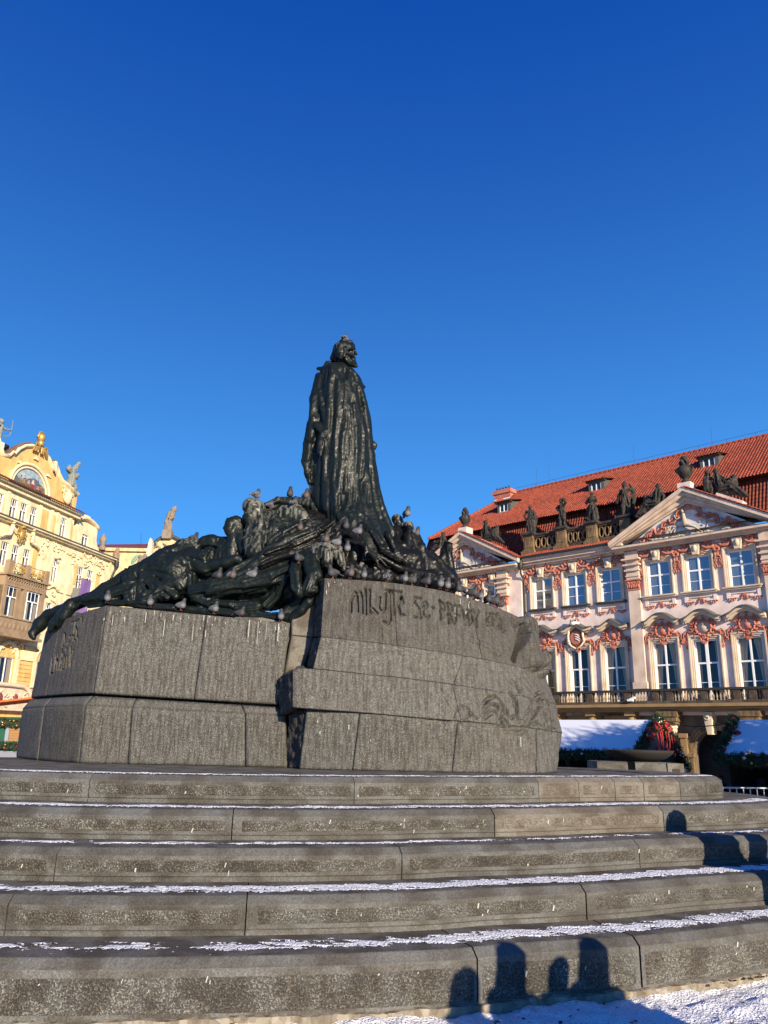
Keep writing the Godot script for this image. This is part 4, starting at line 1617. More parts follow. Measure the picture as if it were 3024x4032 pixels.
func tiled(called: String, parent: Node3D, o: Vector3, along_dir: Vector3, up_dir: Vector3, wide: float, high: float, clip: Variant, tm: ArrayMesh, shade := 1.0) -> void:
	var where := []
	var tints := []
	var nrm := along_dir.cross(up_dir).normalized()
	var b := Basis(along_dir, up_dir, nrm)
	var nc := int(wide / 0.212)
	var nr := int(high / 0.31)
	for r in nr + 1:
		for k in nc + 1:
			var x := (k + 0.5) * 0.212
			var y := (r + 0.35) * 0.31
			if x > wide or y > high:
				continue
			if clip != null and not clip.call(x, y):
				continue
			var p := o + along_dir * x + up_dir * y + nrm * 0.02
			where.append(Transform3D(b * Basis(Vector3(0, 0, 1), rng.randf_range(-0.015, 0.015)), p))
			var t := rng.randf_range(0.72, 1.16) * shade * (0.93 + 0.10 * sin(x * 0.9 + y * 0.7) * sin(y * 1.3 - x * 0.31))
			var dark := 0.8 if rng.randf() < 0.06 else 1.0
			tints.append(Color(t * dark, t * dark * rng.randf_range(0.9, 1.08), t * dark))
	var mm := copies(called, tm, M.tile, where, parent, tints)
	mm.name = called


func build_palace() -> void:
	pal = thing("pink_palace", "pink stuccoed palace with red tiled roof, two pediments, salmon rococo ornament and stone balcony", "palace", Vector3(17.33, 0, -49.42), deg_to_rad(-43.3))
	var y0 := 10.94
	var y1 := 13.14
	var l0 := 4.35
	var l1 := 8.0
	var left := [-17.28, -14.68, -12.10]
	var mid := [-8.12, -5.51, -2.88]
	var right := [0.61, 3.15, 5.68]
	var op := []
	for xs in [left, mid, right]:
		var list := []
		for x: float in xs:
			list.append([x, l0, l1, 1.42])
			list.append([x, y0, y1, 1.42])
		op.append(list)
	palace_wall(-19.9, -9.7, 0.3, op[0])
	palace_wall(-9.7, -1.5, 0.0, op[1])
	palace_wall(-1.5, 7.9, 0.3, op[2])
	palace_wall(7.9, 16.5, 0.0, [])
	for s in 3:
		var zf: float = 0.0 if s == 1 else 0.3
		var xs: Array = [left, mid, right][s]
		for i in 3:
			var x: float = xs[i]
			palace_window(x, zf, y0, y1, 1.42, true)
			palace_window(x, zf, l0, l1, 1.42, false, i == 1)
			surround(x, zf, y0, y1, 1.42)
			surround(x, zf, l0, l1, 1.42)
			var g := G.new()
			g.slab(x - 1.12, x + 1.12, 10.86, 10.94, zf, zf + 0.34)
			g.slab(x - 1.05, x + 1.05, 10.77, 10.86, zf, zf + 0.26)
			part("window_sill", g.mesh(), M.lead if s == 1 else M.trim, pal)
			var ap := G.new()
			for h: float in [-1.0, 1.0]:
				ap.slab(x + h * 0.88 - 0.10, x + h * 0.88 + 0.10, 10.30, 10.77, zf, zf + 0.10)
				ap.slab(x + h * 0.55 - 0.22, x + h * 0.55 + 0.22, 10.30, 10.40, zf, zf + 0.09)
			ap.slab(x - 0.78, x + 0.78, 10.55, 10.77, zf, zf + 0.07)
			part("sill_apron", ap.mesh(), M.wall, pal)
			var a := G.new()
			apron(a, x, 10.26, zf + 0.02)
			crest(a, x, 13.26, zf + 0.07, 1.12)
			part("stucco_ornament", a.mesh(), M.salmon, pal)
			var ks := G.new()
			ks.prism(PackedVector2Array([Vector2(x - 0.17, 13.18), Vector2(x + 0.17, 13.18), Vector2(x + 0.30, 13.86), Vector2(x - 0.30, 13.86)]), zf, zf + 0.34)
			ks.ell(Vector3(x, 13.56, zf + 0.34), Vector3(0.14, 0.22, 0.10))
			part("keystone", ks.mesh(), M.trim, pal)
			hood(x, zf, 9.24, s != 1)
			var c := G.new()
			cartouche(c, x, 8.72, zf + 0.04, 0.98 if i == 1 else 0.90, 100 + s * 10 + i)
			part("stucco_ornament", c.mesh(), M.salmon, pal)
			if i != 1 or s != 1:
				var bu := G.new()
				bu.ell(Vector3(x, 8.95, zf + 0.16), Vector3(0.10, 0.13, 0.10))
				bu.ell(Vector3(x, 8.68, zf + 0.12), Vector3(0.20, 0.17, 0.11))
				bu.ell(Vector3(x + 0.1, 8.5, zf + 0.1), Vector3(0.25, 0.10, 0.09))
				part("relief_figure", bu.mesh(), M.relief if i == 1 else M.salmon, pal)
	coat_of_arms(-5.51, 8.75, 0.05)
	pilaster(-1.03, 0.3, 0.78)
	pilaster(7.35, 0.3, 0.78)
	pilaster(-11.22, 0.3, 0.78)
	pilaster(-19.3, 0.3, 0.78)
	# entablature, cornice, gutter
	moulding("cornice", -9.7, -1.6, [[13.78, 13.92, -0.1, 0.10], [14.0, 14.14, -0.1, 0.20], [14.14, 14.3, -0.1, 0.42], [14.3, 14.46, -0.3, 0.58], [14.46, 14.6, -0.3, 0.70]], M.pilaster)
	moulding("gutter", -9.6, -1.85, [[14.60, 14.74, 0.50, 0.86]], M.gutter)
	moulding("cornice", 7.9, 16.5, [[14.0, 14.3, -0.1, 0.42], [14.3, 14.6, -0.3, 0.70]], M.pilaster)
	pediment(2.89, 0.3)
	pediment(-14.68, 0.3)
	# rain pipe
	var dp := G.new()
	dp.tube([Vector3(-9.52, 14.2, 0.62), Vector3(-9.52, 13.6, 0.60), Vector3(-9.55, 13.0, 0.16), Vector3(-9.55, 9.0, 0.14), Vector3(-9.55, 4.4, 0.14)], 0.075, 0.075, 8)
	dp.lathe([Vector2(0.09, -0.35), Vector2(0.16, -0.30), Vector2(0.19, 0.0), Vector2(0.19, 0.42), Vector2(0.23, 0.48), Vector2(0.1, 0.5)], 10, Vector3(-9.52, 14.2, 0.62))
	part("rain_pipe", dp.mesh(), M.gutter, pal)
	palace_roof()
	attic()
	balcony()
	ground_floor()


func coat_of_arms(x: float, y: float, z: float) -> void:
	var g := G.new()
	var poly := PackedVector2Array()
	for i in 20:
		var a := TAU * i / 20.0
		poly.append(Vector2(x + cos(a) * 0.40, y - 0.02 + sin(a) * (0.50 if sin(a) < 0 else 0.40)))
	g.prism(poly, z + 0.1, z + 0.26)
	part("shield", g.mesh(), M.salmon, pal)
	var w := G.new()
	for k in 3:
		w.tube([Vector3(x - 0.02, y + 0.16 - k * 0.15, z + 0.27), Vector3(x + 0.14, y + 0.13 - k * 0.16, z + 0.29), Vector3(x + 0.30, y - 0.02 - k * 0.15, z + 0.27)], 0.05, 0.015, 6)
	w.lathe([Vector2(0.30, 0.0), Vector2(0.34, 0.08), Vector2(0.33, 0.2)], 12, Vector3(x, y + 0.78, z + 0.32))
	part("shield_charge", w.mesh(), M.white, pal)
	var gd := G.new()
	for h: float in [-1.0, 1.0]:
		gd.tube([Vector3(x + h * 0.52, y + 0.52, z + 0.2), Vector3(x + h * 0.55, y + 0.1, z + 0.28), Vector3(x + h * 0.58, y - 0.35, z + 0.22), Vector3(x + h * 0.35, y - 0.62, z + 0.24), Vector3(x + h * 0.05, y - 0.78, z + 0.22)], 0.09, 0.06, 6)
		scroll(gd, x + h * 0.56, y - 0.28, z + 0.16, 0.16, 0, 1.2, h, 0.06)
		gd.ell(Vector3(x + h * 0.55, y + 0.56, z + 0.22), Vector3(0.12, 0.10, 0.1))
	for k in 5:
		gd.tube([Vector3(x, y + 1.22, z + 0.36), Vector3(x + (k - 2) * 0.11, y + 1.16, z + 0.5), Vector3(x + (k - 2) * 0.15, y + 0.98, z + 0.5)], 0.025, 0.03, 5)
	gd.ell(Vector3(x, y + 1.28, z + 0.36), Vector3(0.06, 0.07, 0.06))
	part("gilding", gd.mesh(), M.cream, pal)
	var cr := G.new()
	cr.ell(Vector3(x - 0.16, y + 1.06, z + 0.34), Vector3(0.19, 0.18, 0.2))
	cr.ell(Vector3(x + 0.16, y + 1.06, z + 0.34), Vector3(0.19, 0.18, 0.2))
	part("crown", cr.mesh(), M.maroon, pal)


func pediment(cx: float, zf: float) -> void:
	var hw := 5.25
	var base := 14.3
	var tip := 14.66
	var apex := 17.50
	# horizontal cornice
	moulding("pediment_cornice", cx - 5.0, cx + 5.0, [[13.95, 14.06, zf - 0.1, zf + 0.30], [14.06, 14.16, zf - 0.1, zf + 0.45], [14.16, 14.30, zf - 0.1, zf + 0.78]], M.pilaster)
	moulding("flashing", cx - 5.02, cx + 5.02, [[14.302, 14.33, zf - 0.1, zf + 0.80]], M.lead)
	# tympanum wall
	var g := G.new()
	g.prism(PackedVector2Array([Vector2(cx - 4.3, base), Vector2(cx + 4.3, base), Vector2(cx, apex - 0.6)]), zf - 0.3, zf + 0.05)
	part("tympanum", g.mesh(), M.tympanum, pal)
	# raking cornices in three stepped bands
	var slope := (apex - tip) / hw
	var rk := G.new()
	for h: float in [-1.0, 1.0]:
		for s in [[0.0, 0.24, 0.80], [0.24, 0.46, 0.62], [0.46, 0.72, 0.40], [0.72, 0.86, 0.24]]:
			var p := PackedVector2Array()
			for e in [[0.0, s[0]], [1.0, s[0]], [1.0, s[1]], [0.0, s[1]]]:
				var xx: float = hw * (1.0 - e[0])
				p.append(Vector2(cx + h * maxf(0.0, xx - (0.05 if e[1] > 0 and e[0] == 0 else 0.0)), maxf(base + 0.035, tip + (hw - xx) * slope - e[1] * 1.14)))
			rk.prism(p, zf - 0.3, zf + s[2] + (0.0 if h < 0 else 0.003))
	part("raking_cornice", rk.mesh(), M.pilaster, pal)
	# salmon rocaille following the rakes, pale figures in the middle
	var o := G.new()
	for h: float in [-1.0, 1.0]:
		for k in 7:
			var x0 := 0.25 + k * 0.50
			var x1 := x0 + 0.55
			curl(o, cx + h * x0, apex - 1.22 - x0 * slope * 1.05, cx + h * x1, apex - 1.34 - x1 * slope * 1.05, (0.35 if k % 2 == 0 else -0.30) * h, zf + 0.06, 0.085, -h if k % 2 == 0 else h)
			leaf(o, cx + h * (x0 + 0.2), apex - 1.30 - x0 * slope, zf + 0.08, PI * 1.5 + h * 0.8, 0.30, 0.12)
			leaf(o, cx + h * (x0 + 0.35), apex - 1.55 - x0 * slope, zf + 0.06, PI * 1.5 - h * 0.9, 0.28, 0.11)
	for k in 5:
		leaf(o, cx, apex - 1.35, zf + 0.10, PI / 2 + (k - 2) * 0.55, 0.36, 0.15)
	for h: float in [-1.0, 1.0]:
		curl(o, cx + h * 3.7, 14.42, cx + h * 2.9, 14.85, 0.3 * h, zf + 0.06, 0.10, h)
		curl(o, cx + h * 3.0, 14.5, cx + h * 2.4, 14.95, -0.3 * h, zf + 0.06, 0.09, -h)
	part("stucco_ornament", o.mesh(), M.salmon, pal)
	var f := G.new()
	var r2 := RandomNumberGenerator.new()
	r2.seed = int(cx * 10.0)
	f.tube([Vector3(cx - 0.3, 15.9, zf + 0.2), Vector3(cx - 0.25, 15.5, zf + 0.25), Vector3(cx - 0.2, 15.1, zf + 0.22)], 0.10, 0.17, 7)
	f.ell(Vector3(cx - 0.34, 16.08, zf + 0.2), Vector3(0.11, 0.13, 0.11))
	f.tube([Vector3(cx - 0.3, 15.75, zf + 0.2), Vector3(cx - 0.75, 15.6, zf + 0.2), Vector3(cx - 0.9, 15.9, zf + 0.2)], 0.06, 0.04, 6)
	f.tube([Vector3(cx - 0.2, 15.15, zf + 0.25), Vector3(cx + 0.35, 14.95, zf + 0.28), Vector3(cx + 0.8, 14.55, zf + 0.15)], 0.12, 0.05, 7)
	f.tube([Vector3(cx + 0.95, 14.6, zf + 0.1), Vector3(cx + 1.1, 15.0, zf + 0.08), Vector3(cx + 1.0, 15.4, zf + 0.08)], 0.035, 0.02, 5)
	for k in 22:
		leaf(f, cx + 1.05 + r2.randf_range(-0.4, 0.4), 15.05 + 0.5 * r2.randf(), zf + 0.06, r2.randf() * TAU, 0.18, 0.06)
	for k in 34:
		var x := cx - 2.6 + 5.0 * r2.randf()
		f.ell(Vector3(x, 14.42 + 0.16 * r2.randf(), zf + 0.12), Vector3(0.16 + 0.2 * r2.randf(), 0.06 + 0.10 * r2.randf(), 0.12), Basis(Vector3(0, 0, 1), r2.randf_range(-0.6, 0.6)), 6, 4)
	for k in 12:
		curl(f, cx - 1.5 + r2.randf() * 1.2, 14.5, cx - 1.6 + r2.randf() * 1.3, 15.1, 0.3, zf + 0.06, 0.05, 1.0)
	part("relief_figure", f.mesh(), M.relief, pal)
	# tiles over the pediment
	var tm := tile_mesh()
	var len := sqrt(hw * hw + (apex - tip) * (apex - tip))
	for h: float in [-1.0, 1.0]:
		var dir := Vector3(-h * hw, apex - tip, 0).normalized()
		var ac := Vector3(0, 0, h)
		var st := Vector3(cx + h * hw, tip + 0.02, zf + 0.86 if h < 0 else zf - 2.6)
		var base_sheet := G.new()
		var a := Vector3(cx + h * hw, tip, zf + 0.84)
		var b := Vector3(cx, apex, zf + 0.84)
		var d := Vector3(0, 0, -3.4)
		if h > 0:
			base_sheet.quad(a, a + d, b + d, b)
		else:
			base_sheet.quad(b, b + d, a + d, a)
		part("roof_boarding", base_sheet.mesh(), M.under, pal)
		tiled("roof_tiles", pal, Vector3(cx + h * hw, tip + 0.02, zf - 2.6 if h < 0 else zf + 0.88), Vector3(0, 0, 1) if h < 0 else Vector3(0, 0, -1), dir, 3.46, len, null, tm)


func palace_roof() -> void:
	var tm := tile_mesh()
	# lower slope behind the attic
	var lo := Vector3(-20.5, 14.72, 0.62)
	var up1 := Vector3(0, 0.72, -1.5).normalized()
	var up := Vector3(0, 2.75, -1.15).normalized()
	var l2 := lo + up1 * 1.75
	var g := G.new()
	g.quad(lo, lo + Vector3(37, 0, 0), lo + Vector3(37, 0, 0) + up1 * 1.8, lo + up1 * 1.8)
	g.quad(l2, l2 + Vector3(37, 0, 0), l2 + Vector3(37, 0, 0) + up * 3.2, l2 + up * 3.2)
	part("roof_boarding", g.mesh(), M.under, pal)
	tiled("roof_tiles", pal, Vector3(-9.6, 14.74, 0.64), Vector3.RIGHT, up1, 7.9, 1.7, null, tm)
	tiled("roof_tiles", pal, l2 + Vector3(0.2, 0.02, 0.02), Vector3.RIGHT, up, 36.5, 2.95, null, tm, 0.62)  # darker tint: older tiles, with the overhang's shade put into their colour
	# dark strip coloured as shade under the overhang, and the upper roof
	var s := G.new()
	s.slab(-19.6, 16.5, 17.2, 18.1, -3.4, -2.25)
	part("overhang_shade_band", s.mesh(), M.under, pal)
	var e := Vector3(-19.9, 18.1, -1.4)
	var ru := Vector3(0, 4.47, -5.6).normalized()
	var length := 7.17
	var r := G.new()
	var hip := 5.1
	var h0 := e - Vector3(0, 0.05, 0)
	r.quad(h0, h0 + Vector3(36.4, 0, 0), h0 + Vector3(36.4, 0, 0) + ru * length, h0 + Vector3(hip, 0, 0) + ru * length)
	r.tri(h0, h0 + Vector3(hip, 0, 0) + ru * length, h0 + Vector3(0, 0, -11.2))
	r.quad(h0 + Vector3(0, 0, -11.2), h0 + Vector3(hip, 0, 0) + ru * length, h0 + Vector3(36.4, 0, 0) + ru * length, h0 + Vector3(36.4, 0, -11.2))
	r.quad(h0 + Vector3(36.4, 0, 0), h0, h0 + Vector3(0, 0, -1.1), h0 + Vector3(36.4, 0, -1.1))
	part("roof_boarding", r.mesh(), M.under, pal)
	tiled("roof_tiles", pal, e, Vector3.RIGHT, ru, 36.2, length, func(x, y): return x > hip * y / length - 0.05, tm)
	# ridge and hip caps
	var rc := G.new()
	var rp := e + Vector3(hip, 0.02, 0) + ru * length
	for k in 78:
		rc.tube([rp + Vector3(k * 0.4, 0.02, 0), rp + Vector3(k * 0.4 + 0.42, 0.05, 0)], 0.13, 0.15, 7)
	for k in 24:
		var a := e.lerp(rp, k / 24.0)
		var b := e.lerp(rp, (k + 1.05) / 24.0)
		rc.tube([a + Vector3(0, 0.06, 0), b + Vector3(0, 0.09, 0)], 0.13, 0.15, 7)
	part("ridge_tiles", rc.mesh(), M.tile, pal)
	var ln := G.new()
	ln.tube([rp + Vector3(0, 0.42, 0), rp + Vector3(30, 0.42, 0)], 0.012, 0.012, 4)
	for k in 16:
		ln.tube([rp + Vector3(k * 2.0, 0.1, 0), rp + Vector3(k * 2.0, 0.44, 0)], 0.012, 0.012, 4)
	for k in [2.2, 3.4, 11.0, 17.0]:
		ln.tube([rp + Vector3(k, 0.1, 0), rp + Vector3(k, 1.7, 0)], 0.012, 0.008, 4)
	part("lightning_wire", ln.mesh(), M.gutter, pal)
	# far end of the roof beyond the left pavilion and side wall
	var sw := G.new()
	sw.slab(-20.3, -19.9, 3.0, 14.3, -9.0, -0.4)
	sw.slab(-19.9, -19.4, 14.3, 17.9, -9.0, -2.7)
	part("side_wall", sw.mesh(), M.wall, pal)
	# chimney
	var c := G.new()
	c.slab(-16.35, -14.75, 20.6, 22.05, -6.9, -6.1)
	part("chimney", c.mesh(), M.white, pal)
	var c2 := G.new()
	c2.slab(-16.38, -14.72, 22.05, 22.45, -6.93, -6.07)
	c2.slab(-16.5, -14.6, 22.45, 22.72, -7.03, -5.97)
	c2.slab(-16.42, -14.68, 22.72, 22.84, -6.95, -6.05)
	part("chimney_cap", c2.mesh(), M.salmon, pal)
	for k in 2:
		var c3 := G.new()
		var x: float = [-4.6, -1.0][k]
		c3.slab(x, x + 1.7, 21.9, 22.95, -8.4, -7.7)
		part("chimney", c3.mesh(), M.pilaster, pal)
	for d in [[-13.68, 19.75, -3.55], [-5.56, 19.96, -3.95], [2.92, 19.95, -3.95]]:
		dormer(d[0], d[1], d[2], tm)


func dormer(x: float, y: float, z: float, tm: ArrayMesh) -> void:
	var g := G.new()
	g.slab(x - 0.62, x - 0.42, y, y + 0.95, z - 0.1, z)
	g.slab(x + 0.42, x + 0.62, y, y + 0.95, z - 0.1, z)
	g.slab(x - 0.42, x + 0.42, y, y + 0.16, z - 0.1, z)
	g.slab(x - 0.42, x + 0.42, y + 0.78, y + 0.95, z - 0.1, z)
	# cheeks
	for h: float in [-1.0, 1.0]:
		var a := Vector3(x + h * 0.62, y, z)
		var b := Vector3(x + h * 0.62, y + 0.95, z)
		var c := Vector3(x + h * 0.62, y + 1.3, z - 1.55)
		if h > 0:
			g.tri(a, c, b)
		else:
			g.tri(a, b, c)
	var root := part("dormer", g.mesh(), M.lead, pal)
	var w := G.new()
	for h: float in [-1.0, 0.0, 1.0]:
		w.slab(x + h * 0.38 - 0.035, x + h * 0.38 + 0.035, y + 0.16, y + 0.78, z - 0.08, z - 0.02)
	w.slab(x - 0.38, x + 0.38, y + 0.16, y + 0.21, z - 0.08, z - 0.025)
	part("dormer_window", w.mesh(), M.white, root)
	var p := G.new()
	p.quad(Vector3(x - 0.4, y + 0.16, z - 0.06), Vector3(x + 0.4, y + 0.16, z - 0.06), Vector3(x + 0.4, y + 0.78, z - 0.06), Vector3(x - 0.4, y + 0.78, z - 0.06))
	part("pane", p.mesh(), M.glass_dark, root)
	var r := G.new()
	var up := Vector3(0, 0.42, -1.75).normalized()
	r.quad(Vector3(x - 0.85, y + 0.97, z + 0.22), Vector3(x + 0.85, y + 0.97, z + 0.22), Vector3(x + 0.85, y + 0.97, z + 0.22) + up * 2.0, Vector3(x - 0.85, y + 0.97, z + 0.22) + up * 2.0)
	r.slab(x - 0.8, x + 0.8, y + 0.93, y + 0.965, z - 0.2, z + 0.2)
	part("dormer_roof", r.mesh(), M.lead, root)
	tiled("roof_tiles", root, Vector3(x - 0.85, y + 0.985, z + 0.25), Vector3.RIGHT, up, 1.7, 1.95, null, tm)


func attic() -> void:
	var xs := [-9.22, -6.52, -4.12, -1.62]
	for x: float in xs:
		var g := G.new()
		g.slab(x - 0.55, x + 0.55, 14.95, 15.30, -0.95, 0.12)
		g.slab(x - 0.45, x + 0.45, 15.30, 15.42, -0.85, 0.02)
		g.slab(x - 0.38, x + 0.38, 15.42, 16.44, -0.78, -0.05)
		g.slab(x - 0.26, x + 0.26, 15.56, 16.30, -0.1, -0.02)
		var o := part("attic_pedestal", g.mesh(), M.sandstone, pal)
		var c := G.new()
		c.slab(x - 0.44, x + 0.44, 16.44, 16.54, -0.84, 0.02)
		c.slab(x - 0.52, x + 0.52, 16.54, 16.64, -0.92, 0.10)
		c.slab(x - 0.46, x + 0.46, 16.64, 16.72, -0.86, 0.04)
		part("capping", c.mesh(), M.soot, o)
	for i in 3:
		var x0: float = xs[i] + 0.40
		var x1: float = xs[i + 1] - 0.40
		var g := G.new()
		g.slab(x0, x1, 16.28, 16.42, -0.55, -0.24)
		g.slab(x0, x1, 16.42, 16.56, -0.62, -0.18)
		part("attic_rail", g.mesh(), M.balcony, pal)
		var lower := G.new()
		lower.slab(x0, x1, 15.25, 15.46, -0.55, -0.22)
		part("attic_rail", lower.mesh(), M.balcony, pal)
		var n := 4
		for k in n:
			var ring_g := G.new()
			var cx := lerpf(x0, x1, (k + 0.5) / n)
			var hw := (x1 - x0) / n * 0.42
			var pts := []
			for j in 15:
				var a := TAU * j / 14.0
				pts.append(Vector3(cx + cos(a) * hw, 15.87 + sin(a) * 0.36, -0.38))
			ring_g.tube(pts, 0.065, 0.065, 6, 1.6)
			part("openwork_ring", ring_g.mesh(), M.sandstone, pal)
	var bs := G.new()
	bs.slab(-9.8, -1.1, 15.10, 15.25, -0.75, -0.15)
	part("attic_base", bs.mesh(), M.under, pal)


func balcony() -> void:
	var x0 := -10.5
	var x1 := 15.0
	moulding("balcony_slab", x0, x1, [[4.06, 4.24, 0.1, 1.42], [3.92, 4.06, 0.1, 1.22], [3.80, 3.92, 0.1, 0.98]], M.ochre)
	moulding("balcony_plinth", x0, x1, [[4.24, 4.40, 1.02, 1.36]], M.balcony)
	moulding("balcony_rail", x0, x1, [[4.97, 5.10, 0.98, 1.40]], M.rail)
	var piers := [-9.2, -6.6, -4.18, -1.60, 0.19, 1.09, 3.13, 4.99, 5.85, 6.6, 8.6, 11.0, 13.4]
	for x: float in piers:
		var g := G.new()
		g.slab(x - 0.23, x + 0.23, 4.40, 4.97, 1.03, 1.34)
		g.slab(x - 0.15, x + 0.15, 4.48, 4.88, 1.04, 1.365)
		part("balcony_pier", g.mesh(), M.balcony, pal)
	var b := G.new()
	b.lathe([Vector2(0.055, 0), Vector2(0.055, 0.05), Vector2(0.035, 0.07), Vector2(0.07, 0.18), Vector2(0.06, 0.26), Vector2(0.03, 0.36), Vector2(0.03, 0.43), Vector2(0.05, 0.46), Vector2(0.05, 0.57)], 8)
	var bm := b.mesh()
	for i in piers.size() - 1:
		var a: float = piers[i] + 0.23
		var e: float = piers[i + 1] - 0.23
		var n := int((e - a) / 0.19)
		for k in n:
			part("baluster", bm, M.baluster, pal, Vector3(lerpf(a, e, (k + 0.5) / n), 4.40, 1.19))
	# spot lamp clipped to the balcony
	var l := G.new()
	l.slab(-1.45, -1.1, 4.40, 4.52, 1.42, 1.62)
	l.box(Vector3(-1.15, 4.55, 1.5), Vector3(0.34, 0.12, 0.2), Basis(Vector3(0, 0, 1), 0.35))
	part("floodlight", l.mesh(), M.white, pal)


func ground_floor() -> void:
	var g := G.new()
	g.slab(-20.0, 1.4, -1.6, 3.8, -0.6, 0.0)
	g.slab(4.9, 16.5, -1.6, 3.8, -0.6, 0.0)
	# wall over the doorway with a round arch cut out of it
	var poly := PackedVector2Array([Vector2(1.4, 3.8), Vector2(1.4, 1.40)])
	poly.append(Vector2(1.80, 1.40))
	for i in 17:
		var a := PI - PI * i / 16.0
		poly.append(Vector2(3.15 + cos(a) * 1.35, 1.40 + sin(a) * 1.35))
	poly.append(Vector2(4.9, 1.40))
	poly.append(Vector2(4.9, 3.8))
	g.prism(poly, -0.6, 0.0)
	g.slab(1.4, 1.8, -1.6, 1.4, -0.6, 0.0)
	g.slab(4.5, 4.9, -1.6, 1.4, -0.6, 0.0)
	part("ground_floor_wall", g.mesh(), M.shaded_wall, pal)
	var d := G.new()
	d.slab(1.5, 4.8, -1.6, 3.2, -1.4, -1.2)
	part("gateway_doors", d.mesh(), M.wood_dark, pal)
	var fan := G.new()
	for k in 9:
		var a := PI * k / 8.0
		fan.tube([Vector3(3.15 + cos(a) * 0.35, 1.45 + sin(a) * 0.35, -1.12), Vector3(3.15 + cos(a) * 1.2, 1.45 + sin(a) * 1.2, -1.12)], 0.035, 0.05, 5)
	part("fanlight_bars", fan.mesh(), M.wood_dark, pal)
	# arch mouldings on piers
	var ar := G.new()
	for s in [[1.36, 1.50, 0.10], [1.50, 1.66, 0.17], [1.66, 1.76, 0.24]]:
		var p := PackedVector2Array()
		for i in 17:
			var a := PI * i / 16.0
			p.append(Vector2(3.15 + cos(a) * s[1], 1.42 + sin(a) * s[1]))
		for i in 17:
			var a := PI - PI * i / 16.0
			p.append(Vector2(3.15 + cos(a) * s[0], 1.42 + sin(a) * s[0]))
		ar.prism(p, 0.0, s[2])
	for h: float in [-1.0, 1.0]:
		ar.slab(3.15 + h * 1.56 - 0.19, 3.15 + h * 1.56 + 0.19, -1.6, 1.20, 0.0, 0.2)
		ar.slab(3.15 + h * 1.56 - 0.26, 3.15 + h * 1.56 + 0.26, 1.20, 1.42, 0.0, 0.3)
	part("portal_arch", ar.mesh(), M.sandstone, pal)
	var ky := G.new()
	ky.prism(PackedVector2Array([Vector2(2.95, 2.5), Vector2(3.2, 2.5), Vector2(3.3, 3.75), Vector2(2.75, 3.75)]), 0.0, 0.75)
	scroll(ky, 3.02, 3.45, 0.72, 0.2, 0, 1.4, 1, 0.07)
	part("portal_keystone", ky.mesh(), M.trim, pal)
	# column and pier left of the gate
	for h: float in [-1.0, 1.0]:
		var co := G.new()
		var cx: float = 3.15 + h * 2.35
		co.lathe([Vector2(0.34, -1.6), Vector2(0.34, -1.2), Vector2(0.26, -1.1), Vector2(0.25, 0.5), Vector2(0.215, 2.45), Vector2(0.25, 2.5), Vector2(0.22, 2.55)], 14, Vector3(cx, 0, 0.72))
		co.slab(cx - 0.38, cx + 0.38, 3.0, 3.22, 0.3, 1.05)
		co.slab(cx - 0.5, cx + 0.5, 3.22, 3.5, 0.0, 1.12)
		co.slab(cx - 0.6, cx + 0.6, 3.5, 3.8, 0.0, 1.2)
		part("portal_column", co.mesh(), M.sandstone, pal)
		var cp := G.new()
		for k in 10:
			var a := TAU * k / 10.0
			cp.ell(Vector3(cx + cos(a) * 0.27, 2.72, 0.72 + sin(a) * 0.27), Vector3(0.09, 0.16, 0.09))
			cp.ell(Vector3(cx + cos(a + 0.3) * 0.31, 2.90, 0.72 + sin(a + 0.3) * 0.31), Vector3(0.09, 0.09, 0.09))
		cp.lathe([Vector2(0.2, 2.5), Vector2(0.3, 2.8), Vector2(0.36, 3.0)], 12, Vector3(cx, 0, 0.72))
		part("capital", cp.mesh(), M.trim, pal)
		var pr := G.new()
		pr.slab(cx + 0.34, cx + 0.72, -1.6, 2.3, 0.0, 0.34)
		pr.slab(cx + 0.28, cx + 0.78, 2.3, 2.55, 0.0, 0.42)
		part("portal_pier", pr.mesh(), M.ochre, pal)
	for x: float in [-9.6, -7.0, -4.4, -1.7]:
		var c := G.new()
		c.slab(x - 0.34, x + 0.34, 3.55, 3.8, 0.0, 0.95)
		c.slab(x - 0.27, x + 0.27, 3.15, 3.55, 0.0, 0.7)
		c.tube([Vector3(x, 3.5, 0.75), Vector3(x, 3.2, 0.62), Vector3(x, 2.95, 0.25)], 0.2, 0.12, 7)
		part("balcony_console", c.mesh(), M.ochre, pal)
	for x: float in [-8.3, -5.7, -3.0]:
		var p := G.new()
		p.slab(x - 0.85, x + 0.85, 2.75, 3.6, 0.0, 0.06)
		part("wall_panel", p.mesh(), M.ochre, pal)
		var dk := G.new()
		dk.slab(x - 0.75, x + 0.75, -1.6, 2.45, 0.0, 0.05)
		part("shop_door", dk.mesh(), M.wood_dark, pal)


